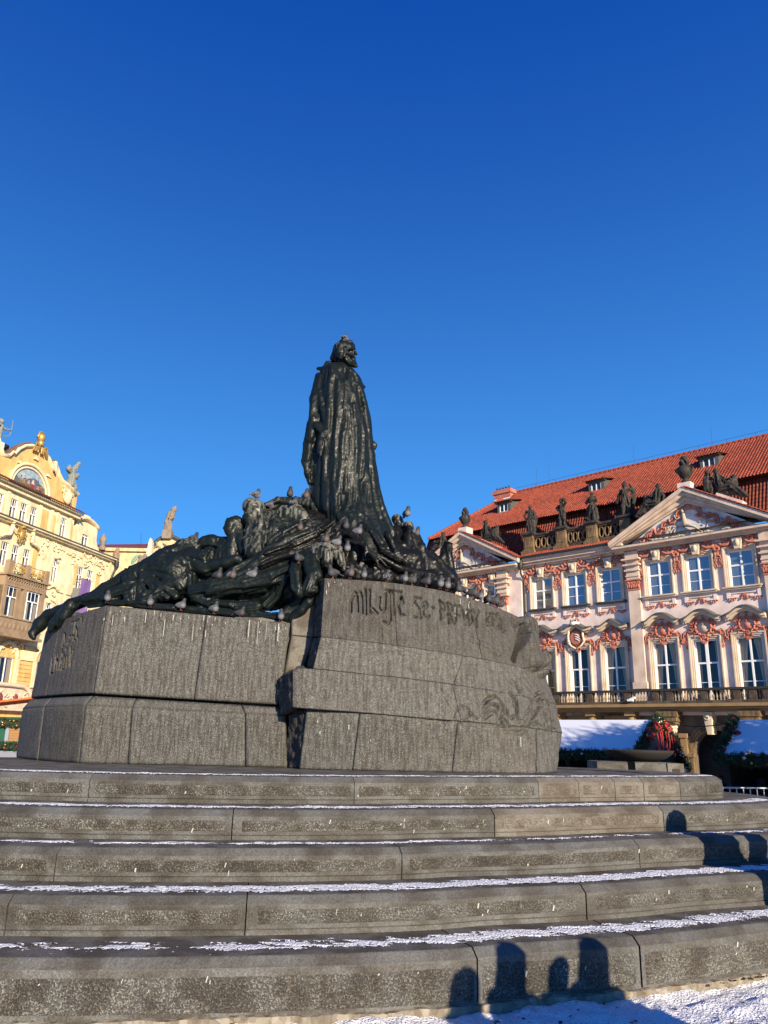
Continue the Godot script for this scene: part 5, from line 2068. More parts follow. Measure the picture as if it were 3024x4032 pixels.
# ---------------------------------------------------------------- dark statues and vases on the palace roof line
func stone_figure(pose: int) -> ArrayMesh:
	var s := Sculpt.new()
	s.k = 0.07
	s.fold_amp = 0.035
	s.fold_freq = 4.5
	s.fold = 1.0
	var h := 1.0 if pose % 2 == 0 else -1.0
	# legs and falling drapery
	s.limb([Vector3(0.14 * h, 0.05, 0.08), 0.13, Vector3(0.13 * h, 0.55, 0.10), 0.13, Vector3(0.08 * h, 1.02, 0), 0.17])
	s.limb([Vector3(-0.15 * h, 0.05, 0), 0.12, Vector3(-0.17 * h, 0.5, 0.05), 0.13, Vector3(-0.09 * h, 1.02, 0), 0.17])
	s.limb([Vector3(-0.05, 0.1, -0.1), 0.2, Vector3(0, 0.95, -0.06), 0.2])
	if pose == 2 or pose == 0:
		s.limb([Vector3(0.26 * h, 0.15, -0.05), 0.14, Vector3(0.2 * h, 0.8, 0), 0.14, Vector3(0.0, 1.15, 0.12), 0.10])
	# trunk
	s.limb([Vector3(0, 1.0, 0), 0.19, Vector3(0.03 * h, 1.28, 0.02), 0.17, Vector3(0.02 * h, 1.52, 0), 0.20])
	s.limb([Vector3(-0.2, 1.58, 0), 0.10, Vector3(0.2, 1.58, 0), 0.10])
	s.limb([Vector3(0, 1.6, 0), 0.08, Vector3(0.02 * h, 1.76, 0.02), 0.07])
	s.mat = 2
	s.ball(Vector3(0.03 * h, 1.88, 0.02), 0.135)
	s.mat = 0
	match pose:
		0:
			s.limb([Vector3(0.25, 1.56, 0), 0.085, Vector3(0.38, 1.25, 0.02), 0.075, Vector3(0.18, 1.05, 0.16), 0.06])
			s.limb([Vector3(-0.25, 1.56, 0), 0.085, Vector3(-0.42, 1.28, -0.02), 0.075, Vector3(-0.3, 1.0, 0.08), 0.06])
			s.limb([Vector3(0.2, 1.5, -0.1), 0.08, Vector3(0.42, 1.1, -0.1), 0.11, Vector3(0.34, 0.5, -0.1), 0.08])
		1:
			s.limb([Vector3(0.25, 1.56, 0), 0.085, Vector3(0.42, 1.72, 0.02), 0.075, Vector3(0.2, 2.0, 0.05), 0.06])
			s.limb([Vector3(-0.25, 1.56, 0), 0.085, Vector3(-0.44, 1.42, 0.02), 0.075, Vector3(-0.26, 1.2, 0.14), 0.06])
			s.limb([Vector3(0.25, 1.95, -0.05), 0.10, Vector3(-0.1, 2.02, -0.05), 0.10])
		2:
			s.limb([Vector3(0.25, 1.56, 0), 0.085, Vector3(0.34, 1.3, 0.08), 0.075, Vector3(-0.05, 1.42, 0.24), 0.06])
			s.limb([Vector3(-0.25, 1.56, 0), 0.085, Vector3(-0.36, 1.28, 0.05), 0.075, Vector3(0.02, 1.3, 0.24), 0.06])
			s.limb([Vector3(-0.3, 0.2, 0), 0.13, Vector3(-0.28, 0.95, -0.04), 0.12])
		_:
			s.limb([Vector3(0.25, 1.58, 0), 0.085, Vector3(0.42, 1.35, 0.0), 0.075, Vector3(0.36, 1.05, 0.1), 0.06])
			s.limb([Vector3(-0.25, 1.56, 0), 0.09, Vector3(-0.40, 1.2, -0.05), 0.10, Vector3(-0.5, 0.85, -0.02), 0.12])
			s.limb([Vector3(0.3, 1.9, -0.12), 0.07, Vector3(0.48, 1.5, -0.15), 0.13, Vector3(0.46, 0.95, -0.12), 0.12, Vector3(0.34, 0.3, -0.1), 0.08])
			s.limb([Vector3(0.02, 1.95, 0), 0.12, Vector3(0.0, 2.12, -0.02), 0.05])
	s.mat = 3
	s.limb([Vector3(-0.22, 0.0, 0), 0.14, Vector3(0.22, 0.0, 0), 0.14])
	return s.mesh(0.045, 20 + pose).mesh()


func lying_figure(pair: bool) -> ArrayMesh:
	var s := Sculpt.new()
	s.k = 0.07
	s.fold_amp = 0.035
	s.fold_freq = 4.5
	s.limb([Vector3(-0.3, 0.3, 0), 0.24, Vector3(-0.38, 0.7, 0.02), 0.2, Vector3(-0.42, 0.98, 0.02), 0.18])
	s.limb([Vector3(-0.3, 0.25, 0.05), 0.22, Vector3(0.25, 0.3, 0.1), 0.18, Vector3(0.75, -0.15, 0.12), 0.12, Vector3(0.95, -0.28, 0.14), 0.08])
	s.limb([Vector3(-0.2, 0.25, -0.05), 0.2, Vector3(0.2, 0.52, 0.0), 0.16, Vector3(0.5, -0.05, 0.0), 0.13])
	s.limb([Vector3(-0.42, 1.0, 0), 0.09, Vector3(-0.44, 1.15, 0), 0.08])
	s.limb([Vector3(-0.55, 0.98, 0), 0.09, Vector3(-0.72, 0.6, 0.05), 0.08, Vector3(-0.66, 0.3, 0.1), 0.07])
	s.limb([Vector3(-0.28, 0.98, 0), 0.09, Vector3(-0.02, 0.72, 0.1), 0.08, Vector3(0.22, 0.75, 0.12), 0.06])
	s.limb([Vector3(0.12, 0.4, -0.1), 0.14, Vector3(0.36, 0.8, -0.1), 0.13, Vector3(0.42, 0.4, -0.1), 0.12])
	s.mat = 2
	s.ball(Vector3(-0.45, 1.28, 0.02), 0.15)
	if pair:
		s.mat = 0
		s.limb([Vector3(-0.95, 0.35, 0), 0.22, Vector3(-0.95, 0.85, 0), 0.19, Vector3(-0.9, 1.1, 0), 0.12])
		s.limb([Vector3(-0.9, 0.95, 0), 0.09, Vector3(-0.6, 0.9, 0.14), 0.08])
		s.mat = 2
		s.ball(Vector3(-0.88, 1.28, 0.02), 0.15)
	s.mat = 3
	s.limb([Vector3(-0.9 if pair else -0.6, 0.15, 0), 0.16, Vector3(0.3, 0.0, 0), 0.14, Vector3(0.9, -0.35, 0), 0.10])
	return s.mesh(0.045, 40).mesh()


func on_palace(x: float, y: float, z: float) -> Vector3:
	return pal.position + pal.basis * Vector3(x, y, z)


func build_palace_statues() -> void:
	var turn := pal.rotation.y
	var said := ["leftmost dark statue on the palace attic, one hand on its hip", "second dark attic statue from the left, arms raised to its head", "third dark attic statue, robed with folded arms, between two openwork rails", "rightmost dark attic statue, winged, beside the large pediment"]
	var xs := [-9.22, -6.52, -4.12, -1.62]
	for i in 4:
		var o := part("roof_statue", stone_figure(i), M.soot, self, on_palace(xs[i], 16.78, -0.42))
		o.rotation.y = turn + [0.3, -0.2, 0.1, 0.2][i]
		o.scale = Vector3.ONE * [1.03, 1.02, 1.06, 1.13][i]
		tag(o, said[i], "statue", "statues on the palace attic")
	var lie := lying_figure(false)
	var spots := [[-12.2, 16.55, 1.0, 1.15, "reclining dark statue on the right slope of the small left pediment", lie], [-17.4, 16.3, -1.0, 1.15, "reclining dark statue on the left slope of the small left pediment", lie], [0.55, 16.62, -1.0, 1.15, "reclining dark statue on the left slope of the large pediment", lie], [5.35, 16.75, 1.0, 1.2, "pair of seated dark figures on the right slope of the large pediment", lying_figure(true)]]
	for e in spots:
		var o := part("roof_statue", e[5], M.soot, self, on_palace(e[0], e[1], 0.35))
		o.basis = Basis(Vector3.UP, turn).scaled_local(Vector3(e[2] * e[3], e[3], e[3]))
		tag(o, e[4], "statue", "reclining statues on the pediments")
	for i in 2:
		var g := G.new()
		g.lathe([Vector2(0.30, 0), Vector2(0.32, 0.12), Vector2(0.2, 0.22), Vector2(0.17, 0.34), Vector2(0.3, 0.42), Vector2(0.44, 0.72), Vector2(0.46, 0.9), Vector2(0.36, 1.06), Vector2(0.26, 1.12), Vector2(0.2, 1.2)], 12)
		for k in 5:
			var a := k * 1.25
			g.tube([Vector3(cos(a) * 0.16, 1.15, sin(a) * 0.16), Vector3(cos(a + 0.5) * 0.25, 1.4, sin(a + 0.5) * 0.25), Vector3(cos(a + 1.4) * 0.16, 1.62, sin(a + 1.4) * 0.16), Vector3(cos(a + 2.4) * 0.05, 1.78, sin(a + 2.4) * 0.05)], 0.12, 0.05, 6)
		for h: float in [-1.0, 1.0]:
			g.tube([Vector3(h * 0.42, 0.75, 0.1), Vector3(h * 0.55, 0.95, 0.1), Vector3(h * 0.35, 1.1, 0.1)], 0.06, 0.04, 5)
		var x: float = [-14.68, 2.89][i]
		var o := part("flame_vase", g.mesh(), M.soot, self, on_palace(x, 17.85, 0.35))
		tag(o, ["dark stone flame vase on the tip of the small left pediment", "larger dark stone flame vase on the tip of the big right pediment"][i], "vase", "flame vases on the pediments")
		o.scale = Vector3.ONE * [0.95, 1.05][i]
		o.rotation.y = turn
	var b := G.new()
	for x: float in [-14.68, 2.89]:
		b.slab(x - 0.42, x + 0.42, 17.4, 17.86, -0.05, 0.75)
	for e in [[-12.3, 16.15], [0.35, 16.2], [5.5, 16.25], [-17.2, 16.0]]:
		b.box(Vector3(e[0], e[1], 0.35), Vector3(1.7, 0.34, 0.7), Basis(Vector3(0, 0, 1), -0.5 if e[0] in [-12.3, 5.5] else 0.5))
	var ob := part("statue_plinths", b.mesh(), M.wall, pal)
	ob.set_meta("kind", "stuff")


# ---------------------------------------------------------------- bronze figures
const BRONZE := Color(0.0115, 0.0135, 0.0125)
const BRONZE_DARK := Color(0.009, 0.0108, 0.0102)


func merge(a: G, b: G) -> void:
	var i0 := a.v.size()
	a.v.append_array(b.v)
	a.n.append_array(b.n)
	a.c.append_array(b.c)
	for i in b.ix:
		a.ix.append(i + i0)


func build_bronze() -> void:
	standing_bronze()
	left_bronze()
	right_bronze()


func standing_bronze() -> void:
	var s := Sculpt.new()
	s.col = BRONZE
	s.k = 0.07
	s.fold_amp = 0.016
	s.fold_freq = 5.0
	var sect := [[4.707, -0.183, -13.2, 0.653, 0.95], [5.173, -0.367, -13.2, 0.612, 0.85], [5.387, -0.446, -13.2, 0.604, 0.76], [5.603, -0.534, -13.2, 0.61, 0.68], [5.821, -0.628, -13.2, 0.642, 0.62], [6.042, -0.685, -13.2, 0.635, 0.58], [6.266, -0.71, -13.2, 0.62, 0.56], [6.491, -0.737, -13.2, 0.613, 0.55], [6.719, -0.758, -13.2, 0.593, 0.54], [6.948, -0.776, -13.2, 0.573, 0.53], [7.18, -0.79, -13.2, 0.56, 0.52], [7.414, -0.805, -13.2, 0.547, 0.5], [7.65, -0.821, -13.2, 0.524, 0.48], [7.889, -0.835, -13.2, 0.483, 0.45], [8.129, -0.856, -13.2, 0.439, 0.41], [8.275, -0.863, -13.2, 0.421, 0.38], [8.396, -0.885, -13.2, 0.372, 0.34], [8.506, -0.908, -13.2, 0.303, 0.28], [8.58, -0.912, -13.2, 0.224, 0.22]]
	s.lime = 0.0
	s.robe(sect)
	s.k = 0.035
	s.fold = 0.35
	# cloak edges and deep folds of the gown
	s.ridge(sect, [Vector3(-0.986, 8.357, -13), 0.052, Vector3(-1.013, 8.033, -13), 0.052, Vector3(-1.017, 7.56, -13), 0.048, Vector3(-1.006, 7.097, -13), 0.048, Vector3(-1.041, 6.641, -13), 0.052, Vector3(-1.024, 6.194, -13), 0.052, Vector3(-0.988, 5.712, -13), 0.056])
	s.ridge(sect, [Vector3(-1.196, 8.316, -13), 0.044, Vector3(-1.208, 7.981, -13), 0.048, Vector3(-1.125, 7.558, -13), 0.048, Vector3(-1.046, 7.188, -13), 0.04])
	s.ridge(sect, [Vector3(-0.864, 8.131, -13), 0.032, Vector3(-0.853, 7.331, -13), 0.036, Vector3(-0.876, 6.644, -13), 0.04, Vector3(-0.876, 6.197, -13), 0.044, Vector3(-0.797, 5.63, -13), 0.048, Vector3(-0.684, 5.374, -13), 0.044])
	s.ridge(sect, [Vector3(-0.754, 8.134, -13), 0.028, Vector3(-0.757, 7.566, -13), 0.032, Vector3(-0.731, 7.103, -13), 0.036, Vector3(-0.765, 6.534, -13), 0.04, Vector3(-0.778, 5.979, -13), 0.04])
	s.ridge(sect, [Vector3(-0.651, 7.615, -13), 0.024, Vector3(-0.656, 7.104, -13), 0.032, Vector3(-0.67, 6.536, -13), 0.036, Vector3(-0.663, 5.981, -13), 0.028])
	s.ridge(sect, [Vector3(-0.583, 7.663, -13), 0.024, Vector3(-0.526, 7.222, -13), 0.032, Vector3(-0.5, 6.765, -13), 0.036, Vector3(-0.516, 6.36, -13), 0.032])
	s.ridge(sect, [Vector3(-0.434, 7.479, -13), 0.028, Vector3(-0.373, 7.11, -13), 0.036, Vector3(-0.371, 6.543, -13), 0.036, Vector3(-0.397, 6.252, -13), 0.024])
	s.ridge(sect, [Vector3(-0.479, 8.068, -13), 0.044, Vector3(-0.381, 7.668, -13), 0.052, Vector3(-0.305, 7.227, -13), 0.056, Vector3(-0.236, 6.771, -13), 0.06, Vector3(-0.153, 6.212, -13), 0.064, Vector3(-0.039, 5.776, -13), 0.068, Vector3(0.156, 5.348, -13), 0.068, Vector3(0.358, 4.907, -13), 0.06], 0.1)
	s.ridge(sect, [Vector3(-0.308, 7.112, -13), 0.032, Vector3(-0.239, 6.545, -13), 0.036, Vector3(-0.182, 6.101, -13), 0.04, Vector3(-0.045, 5.559, -13), 0.044])
	s.ridge(sect, [Vector3(-0.272, 6.321, -13), 0.028, Vector3(-0.213, 5.772, -13), 0.032, Vector3(-0.082, 5.343, -13), 0.036, Vector3(0.089, 5.028, -13), 0.036])
	s.ridge(sect, [Vector3(-0.537, 5.657, -13), 0.036, Vector3(-0.42, 5.573, -13), 0.04, Vector3(-0.293, 5.489, -13), 0.044, Vector3(-0.204, 5.234, -13), 0.044, Vector3(-0.014, 5.047, -13), 0.044, Vector3(0.255, 4.937, -13), 0.04])
	s.ridge(sect, [Vector3(-0.691, 5.567, -13), 0.032, Vector3(-0.565, 5.548, -13), 0.036, Vector3(-0.395, 5.422, -13), 0.036])
	# collar and breast of the cloak
	s.ridge(sect, [Vector3(-1.162, 8.462, -13), 0.048, Vector3(-1.007, 8.441, -13), 0.044, Vector3(-0.955, 8.225, -13), 0.04, Vector3(-0.978, 8.129, -13), 0.028])
	s.ridge(sect, [Vector3(-0.675, 8.388, -13), 0.036, Vector3(-0.563, 8.33, -13), 0.036, Vector3(-0.413, 8.17, -13), 0.032, Vector3(-0.545, 8.103, -13), 0.028, Vector3(-0.667, 8.136, -13), 0.02])
	s.fold = 0.6
	s.limb([Vector3(-1.156, 8.631, -13.2), 0.037, Vector3(-1.106, 8.667, -13.2), 0.041, Vector3(-1.038, 8.651, -13.2), 0.035, Vector3(-0.981, 8.62, -13.2), 0.031])
	s.limb([Vector3(-1.274, 8.572, -13.25), 0.041, Vector3(-1.157, 8.537, -13.2), 0.057, Vector3(-1.023, 8.553, -13.2), 0.061])
	# hanging sleeve and cloak over the left arm
	s.fold = 1.2
	s.limb([Vector3(-1.218, 8.316, -13.1), 0.093, Vector3(-1.263, 7.837, -13), 0.116, Vector3(-1.278, 7.417, -12.95), 0.124, Vector3(-1.307, 7.051, -12.9), 0.112])
	s.limb([Vector3(-1.299, 7.321, -13), 0.104, Vector3(-1.349, 6.956, -12.95), 0.096, Vector3(-1.375, 6.598, -12.9), 0.08, Vector3(-1.333, 6.376, -12.9), 0.068, Vector3(-1.29, 6.222, -12.9), 0.044])
	s.limb([Vector3(-1.205, 7.241, -12.8), 0.067, Vector3(-1.085, 7.067, -12.7), 0.043, Vector3(-1.045, 7.023, -12.7), 0.031])
	s.limb([Vector3(-1.183, 7.054, -12.9), 0.052, Vector3(-1.22, 6.762, -12.85), 0.044, Vector3(-1.251, 6.516, -12.85), 0.044, Vector3(-1.272, 6.289, -12.9), 0.036])
	# hand on the sleeve
	s.mat = 1
	s.fold = 1.0
	s.k = 0.02
	s.limb([Vector3(-1.116, 7.018, -12.72), 0.051, Vector3(-1.128, 6.879, -12.68), 0.051, Vector3(-1.133, 6.793, -12.66), 0.039])
	for e in [[Vector3(-1.161, 6.848, -12.66), 0.018, Vector3(-1.162, 6.73, -12.64), 0.018, Vector3(-1.15, 6.649, -12.63), 0.014], [Vector3(-1.136, 6.797, -12.64), 0.018, Vector3(-1.134, 6.679, -12.62), 0.018, Vector3(-1.122, 6.609, -12.61), 0.014], [Vector3(-1.113, 6.797, -12.64), 0.018, Vector3(-1.105, 6.69, -12.62), 0.018, Vector3(-1.102, 6.62, -12.61), 0.014], [Vector3(-1.096, 6.838, -12.66), 0.016, Vector3(-1.08, 6.742, -12.64), 0.016, Vector3(-1.081, 6.683, -12.63), 0.014], [Vector3(-1.087, 6.939, -12.66), 0.018, Vector3(-1.061, 6.854, -12.64), 0.018, Vector3(-1.065, 6.798, -12.64), 0.014]]:
		s.limb(e)
	s.limb([Vector3(-0.226, 7.06, -13.1), 0.044, Vector3(-0.182, 7.015, -13.1), 0.04, Vector3(-0.185, 6.946, -13.1), 0.028])
	var g := s.mesh(0.026, 3)
	# head on a finer grid
	var t := Sculpt.new()
	t.col = BRONZE
	t.mat = 1
	t.k = 0.05
	t.fold_amp = 0.013
	t.limb([Vector3(-0.833, 8.422, -13.15), 0.118, Vector3(-0.815, 8.589, -13.14), 0.101, Vector3(-0.79, 8.727, -13.12), 0.105])
	t.limb([Vector3(-0.808, 8.924, -13.13), 0.146, Vector3(-0.736, 8.906, -13.12), 0.134])
	t.limb([Vector3(-0.769, 8.752, -13.12), 0.105, Vector3(-0.684, 8.706, -13.1), 0.081])
	t.limb([Vector3(-0.696, 8.941, -13.1), 0.073, Vector3(-0.671, 8.738, -13.09), 0.069])
	t.k = 0.02
	t.limb([Vector3(-0.656, 8.977, -13.1), 0.053, Vector3(-0.622, 8.902, -13.08), 0.036])
	t.limb([Vector3(-0.63, 8.882, -13.07), 0.022, Vector3(-0.582, 8.798, -13.05), 0.024, Vector3(-0.568, 8.779, -13.05), 0.02])
	t.limb([Vector3(-0.708, 8.821, -12.93), 0.024, Vector3(-0.64, 8.869, -12.99), 0.022, Vector3(-0.61, 8.902, -13.06), 0.018])
	t.limb([Vector3(-0.706, 8.739, -12.95), 0.044, Vector3(-0.651, 8.726, -12.98), 0.04])
	t.limb([Vector3(-0.616, 8.724, -13.06), 0.022, Vector3(-0.592, 8.72, -13.07), 0.016])
	t.limb([Vector3(-0.615, 8.687, -13.06), 0.022, Vector3(-0.595, 8.688, -13.07), 0.016])
	# beard, hair, brow
	t.mat = 2
	t.fold = 1.2
	t.limb([Vector3(-0.749, 8.654, -13), 0.068, Vector3(-0.682, 8.599, -13.02), 0.068, Vector3(-0.612, 8.572, -13.06), 0.052, Vector3(-0.566, 8.542, -13.06), 0.028])
	t.limb([Vector3(-0.63, 8.675, -13.06), 0.04, Vector3(-0.595, 8.607, -13.07), 0.036, Vector3(-0.567, 8.552, -13.08), 0.026])
	t.limb([Vector3(-0.651, 8.705, -13), 0.02, Vector3(-0.601, 8.694, -13.03), 0.016])
	t.lime = 0.35
	t.limb([Vector3(-0.898, 8.961, -13.1), 0.077, Vector3(-0.812, 9.054, -13.12), 0.069, Vector3(-0.7, 9.046, -13.12), 0.057, Vector3(-0.641, 8.987, -13.1), 0.036])
	t.limb([Vector3(-0.923, 8.962, -13.15), 0.081, Vector3(-0.953, 8.828, -13.18), 0.081, Vector3(-0.995, 8.763, -13.2), 0.065, Vector3(-0.939, 8.703, -13.2), 0.053])
	t.limb([Vector3(-0.861, 8.882, -12.95), 0.06, Vector3(-0.864, 8.749, -12.93), 0.06, Vector3(-0.84, 8.65, -12.95), 0.044])
	t.limb([Vector3(-0.803, 8.961, -12.98), 0.052, Vector3(-0.773, 8.795, -12.92), 0.044, Vector3(-0.79, 8.66, -12.92), 0.032])
	t.limb([Vector3(-0.895, 8.887, -13.1), 0.073, Vector3(-0.89, 8.739, -13.1), 0.069])
	merge(g, t.mesh(0.0125, 4))
	var o := part("bronze_statue", g.mesh(), M.bronze, self)
	tag(o, "tall dark bronze bearded man in long robe and cloak, looking right", "statue")


func left_bronze() -> void:
	var s := Sculpt.new()
	s.col = BRONZE
	s.k = 0.05
	s.fold_amp = 0.018
	s.fold_freq = 7.0
	# bare foot and leg over the edge of the stone
	s.mat = 1
	s.limb([Vector3(-5.261, 4.062, -13.25), 0.106, Vector3(-5.579, 3.977, -13.45), 0.095, Vector3(-5.787, 3.924, -13.55), 0.096, Vector3(-5.921, 3.766, -13.58), 0.115, Vector3(-6.006, 3.602, -13.55), 0.077])
	s.ball(Vector3(-6.033, 3.611, -13.5), 0.035)
	s.ball(Vector3(-6.002, 3.549, -13.5), 0.038)
	s.ball(Vector3(-5.959, 3.509, -13.5), 0.038)
	s.k = 0.03
	s.limb([Vector3(-5.24, 3.999, -13.05), 0.117, Vector3(-5.309, 3.828, -13.05), 0.104, Vector3(-5.382, 3.708, -13.08), 0.068])
	s.limb([Vector3(-5.389, 3.903, -13.15), 0.08, Vector3(-5.526, 3.737, -13.2), 0.081, Vector3(-5.573, 3.628, -13.2), 0.056])
	# draped leg
	s.mat = 0
	s.k = 0.05
	s.limb([Vector3(-5.231, 4.023, -13.1), 0.111, Vector3(-4.9, 4.137, -13), 0.104, Vector3(-4.593, 4.29, -12.95), 0.134, Vector3(-4.29, 4.473, -12.9), 0.152])
	s.limb([Vector3(-4.86, 4.049, -12.75), 0.078, Vector3(-4.472, 4.116, -12.65), 0.107, Vector3(-4.11, 4.235, -12.6), 0.13])
	s.limb([Vector3(-4.184, 4.492, -12.75), 0.138, Vector3(-4.103, 4.277, -12.66), 0.131, Vector3(-4.049, 4.085, -12.6), 0.136])
	s.limb([Vector3(-4.049, 4.375, -12.85), 0.151, Vector3(-3.863, 4.185, -12.8), 0.151])
	s.limb([Vector3(-4.158, 4.534, -12.8), 0.12, Vector3(-3.905, 4.601, -12.8), 0.187, Vector3(-3.668, 4.684, -12.8), 0.271])
	# seat and back, tight shiny cloth
	s.fold = 0.8
	s.limb([Vector3(-3.601, 4.623, -12.8), 0.301, Vector3(-3.437, 4.56, -12.78), 0.337, Vector3(-3.277, 4.362, -12.7), 0.251])
	s.limb([Vector3(-3.585, 4.834, -12.9), 0.212, Vector3(-3.284, 4.936, -12.9), 0.188])
	s.limb([Vector3(-3.396, 4.28, -12.6), 0.184, Vector3(-3.612, 4.176, -12.55), 0.13, Vector3(-3.825, 4.073, -12.5), 0.094])
	s.fold = 0.5
	s.k = 0.03
	for e in [[Vector3(-3.961, 4.38, -12.55), 0.035, Vector3(-3.819, 4.162, -12.5), 0.041, Vector3(-3.667, 4.028, -12.48), 0.041], [Vector3(-3.958, 4.497, -12.6), 0.036, Vector3(-3.725, 4.254, -12.5), 0.044, Vector3(-3.459, 4.073, -12.46), 0.047], [Vector3(-3.924, 4.548, -12.62), 0.036, Vector3(-3.605, 4.298, -12.48), 0.047, Vector3(-3.312, 4.104, -12.45), 0.053], [Vector3(-4.229, 4.434, -12.62), 0.036, Vector3(-4.202, 4.254, -12.55), 0.041, Vector3(-4.119, 4.052, -12.5), 0.041], [Vector3(-3.993, 4.485, -12.62), 0.036, Vector3(-3.945, 4.257, -12.54), 0.041, Vector3(-3.91, 4.041, -12.5), 0.041], [Vector3(-3.562, 4.767, -12.6), 0.036, Vector3(-3.451, 4.502, -12.5), 0.047, Vector3(-3.267, 4.254, -12.45), 0.053], [Vector3(-3.285, 4.711, -12.6), 0.042, Vector3(-3.147, 4.448, -12.5), 0.053, Vector3(-3.113, 4.198, -12.45), 0.053]]:
		s.limb(e)
	# covered head with arms round it
	s.fold = 1.0
	s.k = 0.04
	s.lime = 0.45
	s.limb([Vector3(-3.384, 5.014, -12.9), 0.158, Vector3(-3.216, 5.049, -12.9), 0.14])
	s.lime = 0.0
	s.limb([Vector3(-3.21, 4.84, -12.75), 0.138, Vector3(-2.945, 4.753, -12.62), 0.119, Vector3(-2.874, 4.874, -12.6), 0.101])
	s.limb([Vector3(-3.092, 4.675, -12.7), 0.149, Vector3(-2.882, 4.596, -12.6), 0.119])
	# crouching companion: rounded head, shoulder, arm reaching right
	s.mat = 2
	s.limb([Vector3(-3.019, 5.117, -12.9), 0.121, Vector3(-2.91, 5.119, -12.9), 0.14])
	s.mat = 0
	s.limb([Vector3(-2.868, 5.052, -12.95), 0.177, Vector3(-2.679, 5.024, -12.95), 0.195, Vector3(-2.682, 4.789, -12.9), 0.212])
	s.mat = 1
	s.limb([Vector3(-2.755, 4.649, -12.55), 0.106, Vector3(-2.549, 4.684, -12.48), 0.1, Vector3(-2.396, 4.74, -12.44), 0.082])
	s.k = 0.015
	for e in [[Vector3(-2.394, 4.766, -12.42), 0.029, Vector3(-2.315, 4.754, -12.4), 0.026], [Vector3(-2.39, 4.733, -12.41), 0.029, Vector3(-2.296, 4.715, -12.39), 0.026], [Vector3(-2.397, 4.702, -12.41), 0.029, Vector3(-2.316, 4.68, -12.4), 0.026]]:
		s.limb(e)
	# profile of the seated woman
	s.k = 0.03
	s.limb([Vector3(-2.581, 5.393, -12.75), 0.096, Vector3(-2.597, 5.294, -12.74), 0.078, Vector3(-2.609, 5.227, -12.73), 0.042])
	s.limb([Vector3(-2.664, 5.386, -12.73), 0.027, Vector3(-2.688, 5.318, -12.72), 0.027])
	s.limb([Vector3(-2.644, 5.268, -12.72), 0.024, Vector3(-2.652, 5.255, -12.72), 0.021])
	s.limb([Vector3(-2.523, 5.241, -12.78), 0.09, Vector3(-2.542, 5.023, -12.8), 0.126, Vector3(-2.539, 4.77, -12.8), 0.151])
	s.mat = 2
	s.limb([Vector3(-2.611, 5.45, -12.75), 0.072, Vector3(-2.511, 5.456, -12.8), 0.108, Vector3(-2.434, 5.415, -12.82), 0.103])
	s.limb([Vector3(-2.472, 5.344, -12.8), 0.09, Vector3(-2.387, 5.141, -12.75), 0.09, Vector3(-2.319, 4.94, -12.7), 0.09])
	# hooded figure bending over her
	s.lime = 0.9
	s.limb([Vector3(-2.25, 5.714, -12.72), 0.156, Vector3(-2.173, 5.673, -12.74), 0.168])
	s.lime = 0.4
	s.limb([Vector3(-2.261, 5.502, -12.68), 0.125, Vector3(-2.224, 5.413, -12.68), 0.107])
	s.limb([Vector3(-2.107, 5.596, -12.75), 0.138, Vector3(-2.071, 5.39, -12.7), 0.131, Vector3(-2.088, 5.114, -12.62), 0.137, Vector3(-2.108, 4.878, -12.55), 0.136])
	s.limb([Vector3(-2.245, 5.312, -12.66), 0.077, Vector3(-2.25, 5.075, -12.6), 0.083, Vector3(-2.196, 4.846, -12.55), 0.089])
	s.mat = 0
	s.lime = 0.35
	s.limb([Vector3(-2.047, 5.542, -12.9), 0.182, Vector3(-1.851, 5.416, -12.9), 0.273, Vector3(-1.854, 5.049, -12.85), 0.302])
	s.limb([Vector3(-2.012, 5.786, -13), 0.104, Vector3(-1.833, 5.888, -13.05), 0.111, Vector3(-1.545, 5.9, -13.05), 0.117, Vector3(-1.221, 5.817, -13.05), 0.141, Vector3(-0.951, 5.527, -13), 0.184])
	s.mat = 2
	s.lime = 0.8
	s.limb([Vector3(-1.694, 5.635, -12.8), 0.133, Vector3(-1.504, 5.634, -12.78), 0.15, Vector3(-1.37, 5.514, -12.75), 0.132])
	s.mat = 0
	s.lime = 0.15
	s.limb([Vector3(-1.684, 5.341, -12.85), 0.272, Vector3(-1.31, 5.265, -12.9), 0.334, Vector3(-0.93, 5.144, -12.9), 0.364])
	s.lime = 0.0
	# the great drapery sweeping down to the left
	s.mat = 3
	s.limb([Vector3(-4.064, 4.108, -13.1), 0.154, Vector3(-3.169, 4.387, -13.15), 0.402, Vector3(-2.244, 4.596, -13.15), 0.526, Vector3(-1.3, 4.669, -13.1), 0.586])
	s.limb([Vector3(-2.758, 4.167, -12.75), 0.21, Vector3(-2.003, 4.183, -12.75), 0.255, Vector3(-1.476, 4.258, -12.6), 0.267])
	s.mat = 0
	s.fold = 0.8
	s.k = 0.04
